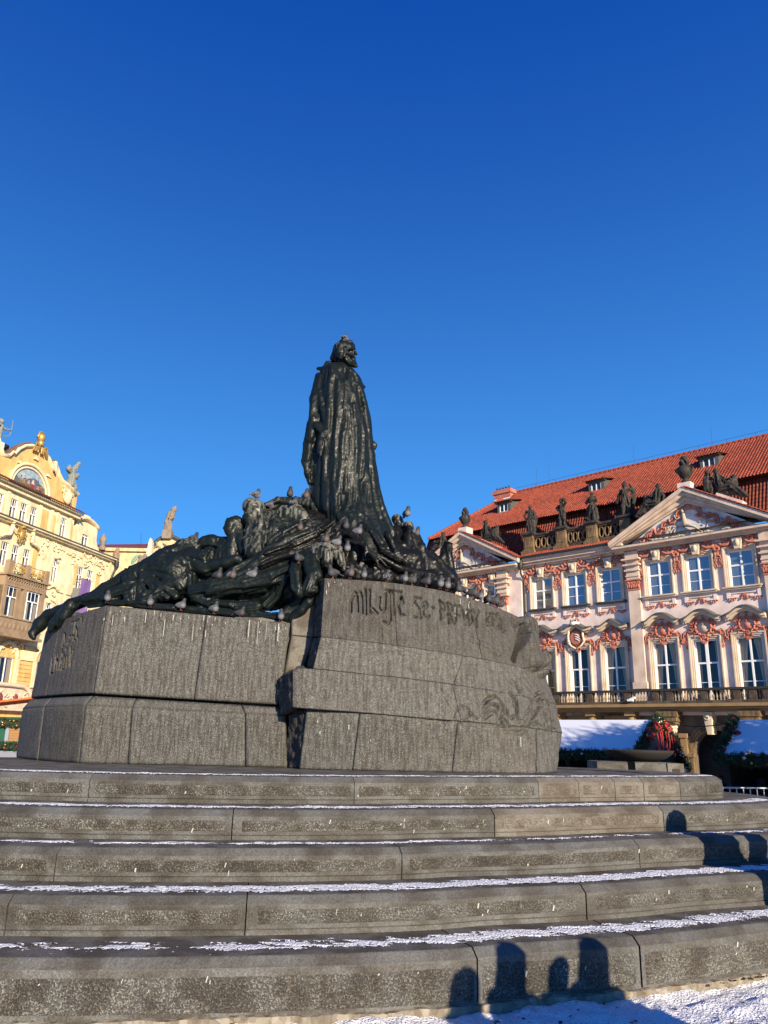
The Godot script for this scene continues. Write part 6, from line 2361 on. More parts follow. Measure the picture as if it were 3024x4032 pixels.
	for e in [[Vector3(-0.999, 5.151, -12.55), 0.089, Vector3(-1.495, 4.945, -12.45), 0.1, Vector3(-1.958, 4.761, -12.4), 0.093, Vector3(-2.38, 4.51, -12.36), 0.087, Vector3(-2.735, 4.213, -12.33), 0.081], [Vector3(-0.959, 4.983, -12.5), 0.082, Vector3(-1.598, 4.732, -12.4), 0.099, Vector3(-2.112, 4.498, -12.35), 0.099, Vector3(-2.704, 4.227, -12.32), 0.099], [Vector3(-1.282, 5.252, -12.6), 0.077, Vector3(-1.628, 5.063, -12.5), 0.082, Vector3(-1.908, 4.883, -12.42), 0.076], [Vector3(-1.118, 4.761, -12.35), 0.076, Vector3(-1.668, 4.561, -12.32), 0.087, Vector3(-2.212, 4.367, -12.3), 0.098, Vector3(-2.726, 4.178, -12.3), 0.104], [Vector3(-1.411, 5.376, -12.6), 0.065, Vector3(-1.672, 5.2, -12.55), 0.071, Vector3(-1.868, 5.027, -12.5), 0.065]]:
		s.limb(e)
	s.fold = 1.1
	s.limb([Vector3(-2.987, 4.18, -12.42), 0.134, Vector3(-2.684, 4.234, -12.36), 0.163, Vector3(-2.245, 4.314, -12.34), 0.151, Vector3(-1.804, 4.405, -12.3), 0.127, Vector3(-1.453, 4.551, -12.25), 0.098])
	s.limb([Vector3(-2.949, 4.076, -12.42), 0.105, Vector3(-2.726, 3.971, -12.38), 0.093, Vector3(-2.364, 3.927, -12.34), 0.099, Vector3(-1.983, 3.946, -12.32), 0.087])
	s.limb([Vector3(-2.248, 4.206, -12.4), 0.076, Vector3(-1.862, 4.266, -12.36), 0.07, Vector3(-1.567, 4.38, -12.3), 0.064])
	s.limb([Vector3(-1.566, 4.35, -12.3), 0.064, Vector3(-1.685, 4.158, -12.4), 0.07, Vector3(-1.85, 3.977, -12.4), 0.076])
	s.limb([Vector3(-4.036, 3.977, -12.45), 0.053, Vector3(-3.256, 3.902, -12.42), 0.058, Vector3(-2.657, 3.846, -12.38), 0.064, Vector3(-2.061, 3.799, -12.32), 0.07, Vector3(-1.498, 3.766, -12.24), 0.069])
	s.limb([Vector3(-4.792, 3.99, -12.75), 0.054, Vector3(-4.443, 4.002, -12.6), 0.059, Vector3(-3.981, 3.979, -12.46), 0.053])
	# concave tail of the cloth up the side of the tall stone
	s.fold = 0.4
	s.limb([Vector3(-1.056, 4.197, -12.06), 0.074, Vector3(-1.137, 4.014, -12.1), 0.068, Vector3(-1.262, 3.86, -12.14), 0.069, Vector3(-1.418, 3.742, -12.18), 0.063])
	s.limb([Vector3(-1.231, 4.199, -12.25), 0.086, Vector3(-1.343, 4, -12.3), 0.098, Vector3(-1.539, 3.85, -12.3), 0.087])
	# knee and foot at the corner
	s.fold = 1.0
	s.k = 0.03
	s.limb([Vector3(-1.375, 4.722, -12.2), 0.08, Vector3(-1.369, 4.452, -12.05), 0.096, Vector3(-1.335, 4.206, -11.98), 0.096, Vector3(-1.283, 4.086, -11.95), 0.062])
	s.limb([Vector3(-1.151, 4.644, -12.1), 0.131, Vector3(-1.074, 4.389, -12), 0.13, Vector3(-1.145, 4.161, -11.95), 0.096, Vector3(-1.046, 4.177, -11.95), 0.073])
	s.limb([Vector3(-1.258, 4.765, -12.25), 0.115, Vector3(-0.987, 4.729, -12.2), 0.144])
	var o := part("bronze_figure_group", s.mesh(0.027, 5).mesh(), M.bronze, self)
	tag(o, "bronze reclining and huddled draped figures on the left stone, bare foot over its edge", "sculpture")


func right_bronze() -> void:
	var s := Sculpt.new()
	s.col = BRONZE_DARK
	s.k = 0.08
	s.fold_amp = 0.024
	s.fold_freq = 7.0
	s.mat = 3
	s.limb([Vector3(-1.841, 5.307, -13), 0.301, Vector3(-1.283, 5.319, -13), 0.381, Vector3(-0.714, 5.105, -12.95), 0.44, Vector3(-0.134, 4.875, -12.9), 0.398, Vector3(0.38, 4.803, -13), 0.341])
	s.limb([Vector3(-1.417, 4.68, -12.6), 0.233, Vector3(-0.715, 4.593, -12.5), 0.232, Vector3(-0.123, 4.515, -12.45), 0.192, Vector3(0.469, 4.497, -12.6), 0.175, Vector3(0.885, 4.544, -12.9), 0.159])
	s.mat = 0
	s.k = 0.04
	s.fold = 0.9
	for e in [[Vector3(-0.645, 5.472, -12.5), 0.058, Vector3(-0.811, 5.235, -12.4), 0.054, Vector3(-1.111, 5.021, -12.3), 0.053, Vector3(-1.481, 4.795, -12.22), 0.053, Vector3(-1.929, 4.584, -12.2), 0.049], [Vector3(-0.83, 5.433, -12.6), 0.051, Vector3(-1.091, 5.201, -12.45), 0.05, Vector3(-1.466, 4.986, -12.35), 0.05, Vector3(-1.879, 4.805, -12.3), 0.049], [Vector3(-1.02, 5.64, -12.9), 0.08, Vector3(-1.252, 5.479, -12.8), 0.087, Vector3(-1.545, 5.231, -12.6), 0.086], [Vector3(-0.653, 5.218, -12.4), 0.046, Vector3(-0.8, 5.068, -12.3), 0.049, Vector3(-0.964, 4.939, -12.2), 0.045]]:
		s.limb(e)
	s.fold = 0.5
	for e in [[Vector3(-0.427, 5.49, -12.55), 0.058, Vector3(-0.238, 5.226, -12.4), 0.061, Vector3(-0.034, 4.923, -12.3), 0.057, Vector3(0.263, 4.771, -12.4), 0.054], [Vector3(0.06, 5.217, -12.5), 0.058, Vector3(0.223, 4.903, -12.45), 0.058, Vector3(0.384, 4.736, -12.5), 0.05], [Vector3(-0.128, 4.818, -12.2), 0.041, Vector3(0.263, 4.61, -12.3), 0.046, Vector3(0.661, 4.561, -12.5), 0.046]]:
		s.limb(e)
	# torn roots like claws
	s.mat = 1
	s.k = 0.025
	s.limb([Vector3(-0.735, 5.25, -12.45), 0.077, Vector3(-0.529, 5.154, -12.3), 0.057, Vector3(-0.346, 4.992, -12.2), 0.049, Vector3(-0.224, 4.821, -12.14), 0.037, Vector3(-0.066, 4.62, -12.1), 0.022])
	s.limb([Vector3(-0.365, 5.011, -12.2), 0.041, Vector3(-0.275, 4.919, -12.14), 0.037, Vector3(-0.288, 4.728, -12.08), 0.021])
	s.limb([Vector3(-0.225, 4.841, -12.14), 0.034, Vector3(-0.069, 4.737, -12.1), 0.026, Vector3(0.052, 4.599, -12.1), 0.017])
	s.limb([Vector3(-0.601, 5.039, -12.25), 0.042, Vector3(-0.442, 4.99, -12.2), 0.038, Vector3(-0.325, 4.967, -12.18), 0.038])
	# bowed head with streaming hair
	s.mat = 2
	s.k = 0.04
	s.lime = 0.85
	s.limb([Vector3(-1.06, 4.85, -12.25), 0.132, Vector3(-0.903, 4.836, -12.22), 0.166, Vector3(-0.691, 4.818, -12.25), 0.132])
	s.limb([Vector3(-1.089, 4.806, -12.15), 0.075, Vector3(-1.083, 4.649, -12.15), 0.075, Vector3(-1.021, 4.553, -12.15), 0.053])
	s.limb([Vector3(-0.893, 4.779, -12.1), 0.093, Vector3(-0.885, 4.618, -12.08), 0.082, Vector3(-0.844, 4.541, -12.08), 0.048])
	s.limb([Vector3(-0.704, 4.775, -12.15), 0.083, Vector3(-0.661, 4.638, -12.15), 0.068, Vector3(-0.618, 4.522, -12.15), 0.045])
	s.mat = 0
	s.lime = 0.0
	# two bearded men on the right
	s.k = 0.05
	s.limb([Vector3(0.255, 5.427, -13.3), 0.164, Vector3(0.444, 5.254, -13.2), 0.204, Vector3(0.63, 4.85, -13.1), 0.243])
	s.limb([Vector3(0.436, 5.29, -13), 0.12, Vector3(0.478, 5.024, -12.95), 0.14, Vector3(0.56, 4.744, -12.9), 0.159])
	s.limb([Vector3(0.189, 5.444, -13.2), 0.102, Vector3(0.108, 5.134, -13), 0.12, Vector3(0.191, 4.838, -12.8), 0.138])
	s.fold = 0.5
	for e in [[Vector3(0.187, 5.349, -13), 0.04, Vector3(0.31, 5.102, -12.85), 0.048, Vector3(0.471, 4.74, -12.7), 0.047], [Vector3(0.581, 5.357, -13), 0.044, Vector3(0.662, 5.133, -12.95), 0.052, Vector3(0.763, 4.748, -12.9), 0.052]]:
		s.limb(e)
	s.mat = 2
	s.lime = 0.95
	s.k = 0.03
	s.limb([Vector3(0.23, 5.716, -13.35), 0.099, Vector3(0.263, 5.661, -13.35), 0.095])
	s.limb([Vector3(0.427, 5.531, -13.1), 0.093, Vector3(0.448, 5.499, -13.1), 0.089])
	s.lime = 0.4
	s.limb([Vector3(0.436, 5.402, -13.02), 0.064, Vector3(0.405, 5.289, -13), 0.06, Vector3(0.396, 5.135, -12.98), 0.048])
	s.limb([Vector3(0.274, 5.559, -13.3), 0.07, Vector3(0.255, 5.449, -13.3), 0.074])
	s.mat = 1
	s.lime = 0.0
	s.limb([Vector3(0.434, 5.466, -12.98), 0.052, Vector3(0.444, 5.41, -12.97), 0.044])
	s.ball(Vector3(0.448, 5.418, -12.9), 0.018)
	s.mat = 0
	# leaning slab with a torn top
	s.k = 0.02
	s.fold = 0.6
	s.limb([Vector3(1.116, 5.164, -13.1), 0.059, Vector3(1.145, 4.855, -13.1), 0.071, Vector3(1.195, 4.519, -13.1), 0.077])
	s.limb([Vector3(1.039, 5.155, -13.2), 0.048, Vector3(1.069, 4.844, -13.2), 0.089, Vector3(1.098, 4.567, -13.2), 0.119])
	s.limb([Vector3(1.062, 5.241, -13.1), 0.035, Vector3(1.128, 5.211, -13.1), 0.047, Vector3(1.177, 5.228, -13.1), 0.03])
	s.limb([Vector3(1.154, 5.184, -13.05), 0.029, Vector3(1.178, 5.122, -13.05), 0.026, Vector3(1.163, 5.06, -13.05), 0.024])
	s.k = 0.06
	s.limb([Vector3(0.547, 4.966, -13.1), 0.177, Vector3(0.819, 4.787, -13.1), 0.236, Vector3(1.03, 4.546, -13.1), 0.266])
	s.k = 0.03
	s.mat = 3
	s.limb([Vector3(0.883, 5.046, -13.15), 0.042, Vector3(0.943, 4.8, -13.15), 0.119, Vector3(1.004, 4.555, -13.15), 0.178])
	s.limb([Vector3(1.035, 5.174, -13.15), 0.042, Vector3(1.065, 4.926, -13.15), 0.101, Vector3(1.094, 4.618, -13.15), 0.148])
	s.limb([Vector3(0.336, 5.078, -13.2), 0.089, Vector3(0.641, 4.855, -13.15), 0.178, Vector3(0.883, 4.675, -13.15), 0.208])
	var o := part("bronze_figure_group", s.mesh(0.028, 6).mesh(), M.bronze, self)
	tag(o, "bronze rock and drapery at the standing man's feet with two bearded heads", "sculpture")


# ---------------------------------------------------------------- yellow house with the arched gable
var lh: Node3D


func lh_part(called: String, g: G, mat: Material) -> MeshInstance3D:
	return part(called, g.mesh(), mat, lh)


# casement with white bars; arched top if asked
func lh_window(x: float, y0: float, y1: float, w: float, zf: float, arched := false, bars := 3) -> void:
	var g := G.new()
	var bt := 0.045
	var z := zf - 0.10
	g.slab(x - w / 2, x - w / 2 + bt, y0, y1, z - 0.03, z + 0.03)
	g.slab(x + w / 2 - bt, x + w / 2, y0, y1, z - 0.03, z + 0.03)
	g.slab(x - w / 2 + bt, x + w / 2 - bt, y0, y0 + bt, z - 0.03, z + 0.028)
	var ty := lerpf(y0, y1, 0.66)
	if arched:
		var pts := []
		for i in 13:
			var a := PI * i / 12.0
			pts.append(Vector3(x + cos(a) * w * 0.47, y1 + sin(a) * w * 0.47, z))
		g.tube(pts, 0.04, 0.04, 5)
		ty = y1
		for k in 3:
			var a := PI * (k + 1) / 4.0
			g.tube([Vector3(x, y1, z), Vector3(x + cos(a) * w * 0.45, y1 + sin(a) * w * 0.45, z)], 0.018, 0.018, 4)
	else:
		g.slab(x - w / 2 + bt, x + w / 2 - bt, y1 - bt, y1, z - 0.03, z + 0.028)
		for k in bars - 1:
			var xx := x - w / 2 + w * (k + 1) / bars
			g.slab(xx - 0.012, xx + 0.012, ty, y1 - bt, z - 0.02, z + 0.02)
	g.slab(x - w / 2 + bt, x + w / 2 - bt, ty - 0.04, ty + 0.03, z - 0.03, z + 0.04)
	g.slab(x - 0.032, x + 0.032, y0 + bt, ty - 0.04, z - 0.03, z + 0.038)
	var win := lh_part("window", g, M.white)
	var p := G.new()
	p.quad(Vector3(x - w / 2, y0, z - 0.01), Vector3(x + w / 2, y0, z - 0.01), Vector3(x + w / 2, y1, z - 0.01), Vector3(x - w / 2, y1, z - 0.01))
	if arched:
		for i in 12:
			var a := PI * i / 12.0
			var b := PI * (i + 1) / 12.0
			p.tri(Vector3(x, y1, z - 0.01), Vector3(x + cos(a) * w / 2, y1 + sin(a) * w / 2, z - 0.01), Vector3(x + cos(b) * w / 2, y1 + sin(b) * w / 2, z - 0.01))
	part("pane", p.mesh(), M.glass, win)
	var c := G.new()
	for h: float in [-1.0, 1.0]:
		c.quad(Vector3(x + h * w * 0.34 - w * 0.13, y0, z - 0.08), Vector3(x + h * w * 0.34 + w * 0.13, y0, z - 0.08), Vector3(x + h * w * 0.34 + w * 0.13, ty, z - 0.08), Vector3(x + h * w * 0.34 - w * 0.13, ty, z - 0.08))
	part("curtain", c.mesh(), M.curtain, win)
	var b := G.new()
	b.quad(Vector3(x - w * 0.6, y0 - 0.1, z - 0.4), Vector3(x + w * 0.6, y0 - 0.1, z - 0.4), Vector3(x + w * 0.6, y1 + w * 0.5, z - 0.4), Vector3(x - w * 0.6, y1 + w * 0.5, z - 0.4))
	part("room_dark_sheet", b.mesh(), M.inside, win)


func lh_wall(called: String, x0: float, x1: float, y0: float, y1: float, zf: float, holes: Array, mat: Material) -> void:
	# holes: [x, y0, y1, w] in columns that do not overlap, sorted by x; several per column allowed
	var g := G.new()
	var x := x0
	var i := 0
	while i < holes.size():
		var hx: float = holes[i][0]
		var w: float = holes[i][3]
		g.slab(x, hx - w / 2, y0, y1, zf - 0.35, zf)
		var y := y0
		while i < holes.size() and holes[i][0] == hx:
			g.slab(hx - w / 2, hx + w / 2, y, holes[i][1], zf - 0.35, zf)
			y = holes[i][2]
			i += 1
		g.slab(hx - w / 2, hx + w / 2, y, y1, zf - 0.35, zf)
		x = hx + w / 2
	g.slab(x, x1, y0, y1, zf - 0.35, zf)
	lh_part(called, g, mat)


func lh_band(called: String, x0: float, x1: float, y0: float, y1: float, z0: float, z1: float, mat: Material) -> void:
	var g := G.new()
	g.slab(x0, x1, y0, y1, z0, z1)
	lh_part(called, g, mat)


func build_left_house() -> void:
	lh = thing("yellow_house", "ornate yellow and cream house with an arched gable, painted lunette, brown bay and purple flag", "house", Vector3(-24.70, 0, -52.48), deg_to_rad(75.86))
	var r2 := RandomNumberGenerator.new()
	r2.seed = 8
	# storeys of the main front, with real openings
	var top := []
	for x: float in [-4.0, -3.0, -1.62, -0.62, 0.42]:
		top.append([x, 15.55, 17.05, 0.66])
	top.append([3.78, 15.78, 17.2, 0.66])
	lh_wall("wall", -9.0, 4.95, 15.4, 17.75, 0.0, top, M.pale)
	var two := []
	for x: float in [-4.3, -3.2, -1.85, -0.78, 0.35]:
		two.append([x, 12.4, 14.0, 0.68])
	two.append([3.5, 12.3, 14.05, 0.6])
	two.append([6.5, 12.25, 14.05, 0.72])
	two.append([7.76, 12.25, 14.05, 0.72])
	lh_wall("wall", -9.0, 10.15, 11.6, 15.3, 0.0, two, M.pale)
	var three := [[3.4, 9.5, 10.8, 0.66], [6.5, 8.6, 10.4, 0.72], [7.76, 8.6, 10.4, 0.72]]
	lh_wall("wall", -9.0, 10.15, 7.6, 11.6, 0.0, three, M.pale)
	lh_wall("ground_floor_wall", -9.0, 10.15, -1.5, 7.6, 0.0, [[-3.4, 4.9, 6.6, 1.5], [-0.1, 4.9, 6.6, 1.5], [3.6, 4.9, 6.6, 1.3]], M.yellow)
	for e in top + two + three:
		lh_window(e[0], e[1], e[2], e[3], 0.0)
	for x: float in [-3.4, -0.1, 3.6]:
		lh_window(x, 4.9, 6.6, 1.4, 0.0, true)
		var ar := G.new()
		var pts := []
		for i in 15:
			var a := PI * i / 14.0
			pts.append(Vector3(x + cos(a) * 0.95, 6.6 + sin(a) * 0.95, 0.03))
		ar.tube(pts, 0.14, 0.14, 6)
		ar.slab(x - 1.1, x - 0.82, 4.8, 6.6, 0.0, 0.14)
		ar.slab(x + 0.82, x + 1.1, 4.8, 6.6, 0.0, 0.14)
		lh_part("window_surround", ar, M.pale)
	# rusticated yellow bands beside the arched windows
	for k in 7:
		lh_band("rusticated_course", 1.15, 2.55, 4.9 + k * 0.27, 5.14 + k * 0.27, 0.0, 0.06, M.yellow)
	# yellow panels between pale pilasters
	for x: float in [-2.28, 1.0, 2.3, 2.95, 4.45]:
		lh_band("pilaster", x - 0.13, x + 0.13, 15.5, 17.45, 0.0, 0.09, M.pale)
	for e in [[1.45, 15.7, 17.2, 0.5], [2.62, 15.7, 17.1, 0.22], [4.66, 15.7, 17.0, 0.2]]:
		lh_band("wall_panel", e[0] - e[3], e[0] + e[3], e[1], e[2], 0.0, 0.035, M.yellow)
	for e in [[1.15, 12.3, 14.3, 0.24], [5.85, 12.6, 14.2, 0.2], [8.75, 12.2, 14.0, 0.26]]:
		lh_band("wall_panel", e[0] - e[3], e[0] + e[3], e[1], e[2], 0.0, 0.035, M.yellow)
	for x: float in [1.95, 2.75, 4.4, 5.3, 9.6]:
		lh_band("pilaster", x - 0.28, x + 0.28, 11.7, 14.3, 0.0, 0.11, M.pale)
	# tiled cornice under the gable
	lh_band("cornice", -9.0, 5.25, 17.5, 17.75, 0.0, 0.30, M.pale)
	lh_band("cornice", -9.0, 5.3, 17.75, 17.86, -0.2, 0.55, M.pale)
	var where := []
	var tm := tile_mesh()
	for k in 68:
		var b := Basis(Vector3.RIGHT, Vector3(0, 0.55, -0.83), Vector3(0, 0.83, 0.55))
		where.append(Transform3D(b, Vector3(-9.0 + k * 0.212, 17.95, 0.55)))
		where.append(Transform3D(b, Vector3(-9.0 + k * 0.212, 18.1, 0.3)))
	var tints := []
	for w in where:
		tints.append(Color(0.30, 0.36, 0.36) * r2.randf_range(0.8, 1.1))
	copies("cornice_tiles", tm, M.tile, where, lh, tints)
	# cornice between the storeys
	for e in [[15.30, 15.42, 0.30], [15.42, 15.52, 0.50]]:
		lh_band("cornice", -9.0, 10.4, e[0], e[1], -0.2, e[2], M.pale)
	lh_band("cornice_flashing", -9.0, 10.5, 15.52, 15.60, -0.2, 0.56, M.lead)
	# gable: swept outline with a stepped rim
	var outl := PackedVector2Array([Vector2(-9.0, 17.8), Vector2(4.9, 17.8), Vector2(4.9, 19.35), Vector2(3.6, 19.72), Vector2(2.85, 19.80), Vector2(2.3, 20.25), Vector2(1.9, 20.9)])
	for i in 9:
		var a := 0.42 + (PI - 0.84) * i / 8.0
		outl.append(Vector2(-0.25 + cos(a) * 2.35, 19.15 + sin(a) * 2.1))
	outl.append_array([Vector2(-2.55, 20.1), Vector2(-2.85, 19.72), Vector2(-3.5, 19.6), Vector2(-4.2, 20.6), Vector2(-9.0, 20.4)])
	var gb := G.new()
	gb.prism(outl, -0.5, 0.0)
	lh_part("gable_wall", gb, M.yellow)
	var rim := G.new()
	var rp := []
	for p in outl.slice(2, outl.size() - 1):
		rp.append(Vector3(p.x, p.y, -0.1))
	rim.tube(rp, 0.17, 0.17, 6, 2.0)
	lh_part("gable_rim", rim, M.pale)
	var rc := G.new()
	var rq := []
	for p in outl.slice(3, outl.size() - 1):
		rq.append(Vector3(p.x, p.y + 0.14, -0.3))
	rc.tube(rq, 0.13, 0.13, 5, 3.4)
	lh_part("gable_coping", rc, M.copper)
	# rings round the lunette
	for e in [[2.05, 0.12, 0.10], [1.78, 0.09, 0.06]]:
		var t := G.new()
		var pts := []
		for i in 25:
			var a := PI * i / 24.0
			pts.append(Vector3(-0.45 + cos(a) * e[0], 18.02 + sin(a) * e[0] * 0.90, e[2]))
		t.tube(pts, e[1], e[1], 6)
		lh_part("lunette_ring", t, M.pale)
	lunette()
	# stucco: garlands and masks in cream
	var st := G.new()
	for e in [[-0.25, 20.35, 0.30], [1.25, 19.6, 0.22], [-1.75, 19.55, 0.26]]:
		for k in 7:
			leaf(st, e[0] + (k - 3) * 0.09, e[1], 0.02, PI / 2 + (k - 3) * 0.3, e[2], 0.12)
	st.ell(Vector3(3.75, 18.8, 0.1), Vector3(0.42, 0.55, 0.22))
	st.ell(Vector3(3.75, 18.85, 0.25), Vector3(0.24, 0.34, 0.12))
	for k in 10:
		curl(st, 3.1 + r2.randf() * 1.3, 18.2 + r2.randf() * 0.5, 3.1 + r2.randf() * 1.3, 18.9 + r2.randf() * 0.6, 0.3, 0.05, 0.06, 1.0)
	# frieze of leaves under the second cornice, putti and shield
	for k in 74:
		var x := 1.5 + 8.6 * r2.randf()
		leaf(st, x, 14.55 + 0.55 * r2.randf(), 0.02, r2.randf() * TAU, 0.28, 0.12)
	for k in 26:
		leaf(st, 1.7 + (k % 5) * 1.75 + r2.randf_range(-0.3, 0.3), 13.9 + 0.4 * r2.randf(), 0.10, r2.randf() * TAU, 0.26, 0.11)
	for h: float in [-1.0, 1.0]:
		var cx: float = -0.75 + h * 1.15
		st.tube([Vector3(cx, 14.5, 0.25), Vector3(cx - h * 0.1, 14.95, 0.3), Vector3(cx - h * 0.12, 15.2, 0.32)], 0.16, 0.13, 7)
		st.ell(Vector3(cx - h * 0.12, 15.42, 0.34), Vector3(0.14, 0.16, 0.14))
		st.tube([Vector3(cx, 14.5, 0.25), Vector3(cx + h * 0.45, 14.4, 0.3), Vector3(cx + h * 0.8, 14.2, 0.25)], 0.13, 0.07, 6)
		st.tube([Vector3(cx - h * 0.1, 15.15, 0.32), Vector3(cx - h * 0.4, 14.9, 0.38)], 0.07, 0.05, 6)
	for k in 40:
		leaf(st, -2.6 + 4.2 * r2.randf(), 7.15 + 0.5 * r2.randf(), 0.03, r2.randf() * TAU, 0.34, 0.13)
	for k in 14:
		st.slab(1.2 + k * 0.1, 1.26 + k * 0.1, 6.55, 7.2, 0.0, 0.13)
	for x: float in [3.5, 6.5, 7.76]:
		for k in 10:
			leaf(st, x + r2.randf_range(-0.3, 0.3), 11.15 + r2.randf_range(-0.25, 0.4), 0.03, r2.randf() * TAU, 0.3, 0.12)
		curl(st, x - 0.5, 11.75, x + 0.5, 11.75, 0.25, 0.05, 0.07)
	var so := lh_part("stucco_ornament", st, M.pale)
	so.set_meta("kind", "stuff")
	var gd := G.new()
	gd.ell(Vector3(-0.75, 14.75, 0.3), Vector3(0.26, 0.36, 0.14))
	for k in 8:
		scroll(gd, -0.75 + cos(k * 0.785) * 0.36, 14.78 + sin(k * 0.785) * 0.46, 0.22, 0.16, k * 0.785, 1.1, 1.0 if k % 2 else -1.0, 0.05)
	gd.lathe([Vector2(0.2, 0), Vector2(0.26, 0.2)], 8, Vector3(-0.75, 15.22, 0.25))
	lh_part("gilded_arms", gd, M.gold)
	# bay with stone balcony on top
	var bx0 := -2.5
	var bx1 := 1.55
	var by := G.new()
	by.slab(bx0, bx1, 7.95, 8.95, 0.0, 1.0)
	by.slab(bx0 - 0.1, bx1 + 0.1, 7.75, 7.95, 0.0, 1.15)
	by.slab(bx0 - 0.06, bx1 + 0.06, 8.95, 9.05, 0.0, 1.08)
	by.slab(bx0, bx1, 11.0, 11.75, 0.0, 1.0)
	by.slab(bx0 - 0.12, bx1 + 0.2, 11.66, 11.78, 0.0, 1.2)
	for x: float in [bx0 + 0.16, -1.05, -0.45, bx1 - 0.16]:
		by.slab(x - 0.16, x + 0.16, 9.05, 11.0, 0.5, 0.98)
	by.slab(bx0, bx0 + 0.1, 9.05, 11.0, 0.0, 0.9)
	by.slab(bx1 - 0.1, bx1, 9.05, 11.0, 0.0, 0.9)
	lh_part("bay", by, M.brown)
	for x: float in [-1.72, 0.47]:
		lh_window(x, 9.05, 10.98, 1.18, 0.98)
	for k in 10:
		var rd := G.new()
		rd.ell(Vector3(bx0 + 0.25 + k * 0.4, 8.45, 1.0), Vector3(0.15, 0.2, 0.05))
		lh_part("bay_roundel", rd, M.brown)
	var cur := G.new()
	for k in 16:
		curl(cur, bx0 + 0.2 + k * 0.24, 11.2, bx0 + 0.4 + k * 0.24, 11.5, 0.4, 1.0, 0.05)
	var co := lh_part("bay_carving", cur, M.brown)
	co.set_meta("kind", "stuff")
	for x: float in [-2.3, -0.55, 1.4]:
		lh_band("balcony_pier", x - 0.18, x + 0.18, 11.78, 12.65, 0.75, 1.1, M.brown)
	var rl := G.new()
	for k in 60:
		var x := -2.2 + 3.5 * r2.randf()
		scroll(rl, x, 12.0 + 0.45 * r2.randf(), 0.95, 0.12, r2.randf() * TAU, 1.3, 1.0, 0.02)
	rl.slab(-2.2, 1.3, 12.56, 12.6, 0.92, 0.98)
	var ro := lh_part("iron_railing", rl, M.gold)
	ro.set_meta("kind", "stuff")
	var pl := G.new()
	for k in 40:
		leaf(pl, -2.1 + 3.3 * r2.randf(), 11.85 + 0.35 * r2.randf(), 0.85, r2.randf() * TAU, 0.22, 0.08)
	var po := lh_part("balcony_plants", pl, M.fir)
	po.set_meta("kind", "stuff")
	# portal crest
	var pc := G.new()
	pc.prism(PackedVector2Array([Vector2(-3.4, 3.2), Vector2(2.7, 3.2), Vector2(2.9, 3.6), Vector2(2.2, 3.95), Vector2(1.7, 4.6), Vector2(1.2, 4.75), Vector2(-2.0, 4.75), Vector2(-2.6, 4.5), Vector2(-3.2, 3.6)]), 0.0, 0.5)
	lh_part("portal_crest", pc, M.trim)
	var pt := G.new()
	pt.tube([Vector3(2.9, 3.55, 0.55), Vector3(2.25, 3.9, 0.58), Vector3(1.8, 4.55, 0.58), Vector3(1.2, 4.78, 0.58), Vector3(0.2, 4.8, 0.58), Vector3(-1.9, 4.8, 0.58)], 0.15, 0.15, 6)
	for k in 30:
		leaf(pt, -2.4 + 4.2 * r2.randf(), 3.5 + 1.1 * r2.randf(), 0.5, r2.randf() * TAU, 0.35, 0.13)
	var pto := lh_part("portal_carving", pt, M.trim)
	pto.set_meta("kind", "stuff")
	for x: float in [-0.9, 0.55]:
		var sh := G.new()
		sh.ell(Vector3(x, 3.95, 0.6), Vector3(0.24, 0.32, 0.12))
		lh_part("shield", sh, M.maroon)
	# attic house to the right with a round-headed window, vases
	lh_wall("wall", 4.95, 10.2, 15.5, 15.7, 0.0, [], M.pale)
	lh_wall("attic_front", 5.6, 8.2, 15.6, 17.7, -0.3, [[7.0, 15.7, 16.75, 0.85]], M.pale)
	lh_window(7.0, 15.7, 16.6, 0.8, -0.3, true)
	var at := G.new()
	var ap := []
	for i in 11:
		var f := i / 10.0
		ap.append(Vector3(lerpf(5.45, 8.35, f), 17.55 + 0.4 * sin(f * PI), -0.2))
	at.tube(ap, 0.12, 0.12, 6, 2.0)
	at.slab(5.9, 7.9, 17.75, 18.1, -0.8, -0.3)
	at.slab(6.6, 7.3, 18.1, 18.3, -0.8, -0.3)
	at.slab(5.55, 6.1, 15.6, 17.6, -0.3, -0.18)
	at.slab(7.75, 8.25, 15.6, 17.6, -0.3, -0.18)
	lh_part("attic_mouldings", at, M.pale).set_meta("kind", "stuff")
	var sw := G.new()
	for i in 8:
		var f0 := i / 8.0
		var f1 := (i + 1) / 8.0
		sw.prism(PackedVector2Array([Vector2(8.2 + f0 * 1.1, 15.6), Vector2(8.2 + f1 * 1.1, 15.6), Vector2(8.2 + f1 * 1.1, 15.8 + 1.3 * pow(1.0 - f1, 2.0)), Vector2(8.2 + f0 * 1.1, 15.8 + 1.3 * pow(1.0 - f0, 2.0))]), -0.6, -0.3)
	lh_part("attic_sweep", sw, M.pale)
	lh_band("attic_house", 5.0, 8.6, 15.5, 17.2, -4.0, -0.7, M.lead)
	# main roof and body behind
	var rf := G.new()
	rf.quad(Vector3(-9.0, 17.8, -0.5), Vector3(5.0, 17.8, -0.5), Vector3(4.0, 20.6, -4.0), Vector3(-9.0, 20.6, -4.0))
	rf.tri(Vector3(5.0, 17.8, -0.5), Vector3(5.0, 17.8, -8.0), Vector3(4.0, 20.6, -4.0))
	rf.quad(Vector3(5.0, 15.5, -0.3), Vector3(10.3, 15.5, -0.3), Vector3(10.3, 16.6, -3.0), Vector3(5.0, 16.6, -3.0))
	rf.tri(Vector3(-9.0, 17.8, -0.5), Vector3(-9.0, 20.6, -4.0), Vector3(-9.0, 17.8, -9.0))
	rf.quad(Vector3(5.0, 17.8, -9.0), Vector3(-9.0, 17.8, -9.0), Vector3(-9.0, 20.6, -4.0), Vector3(4.0, 20.6, -4.0))
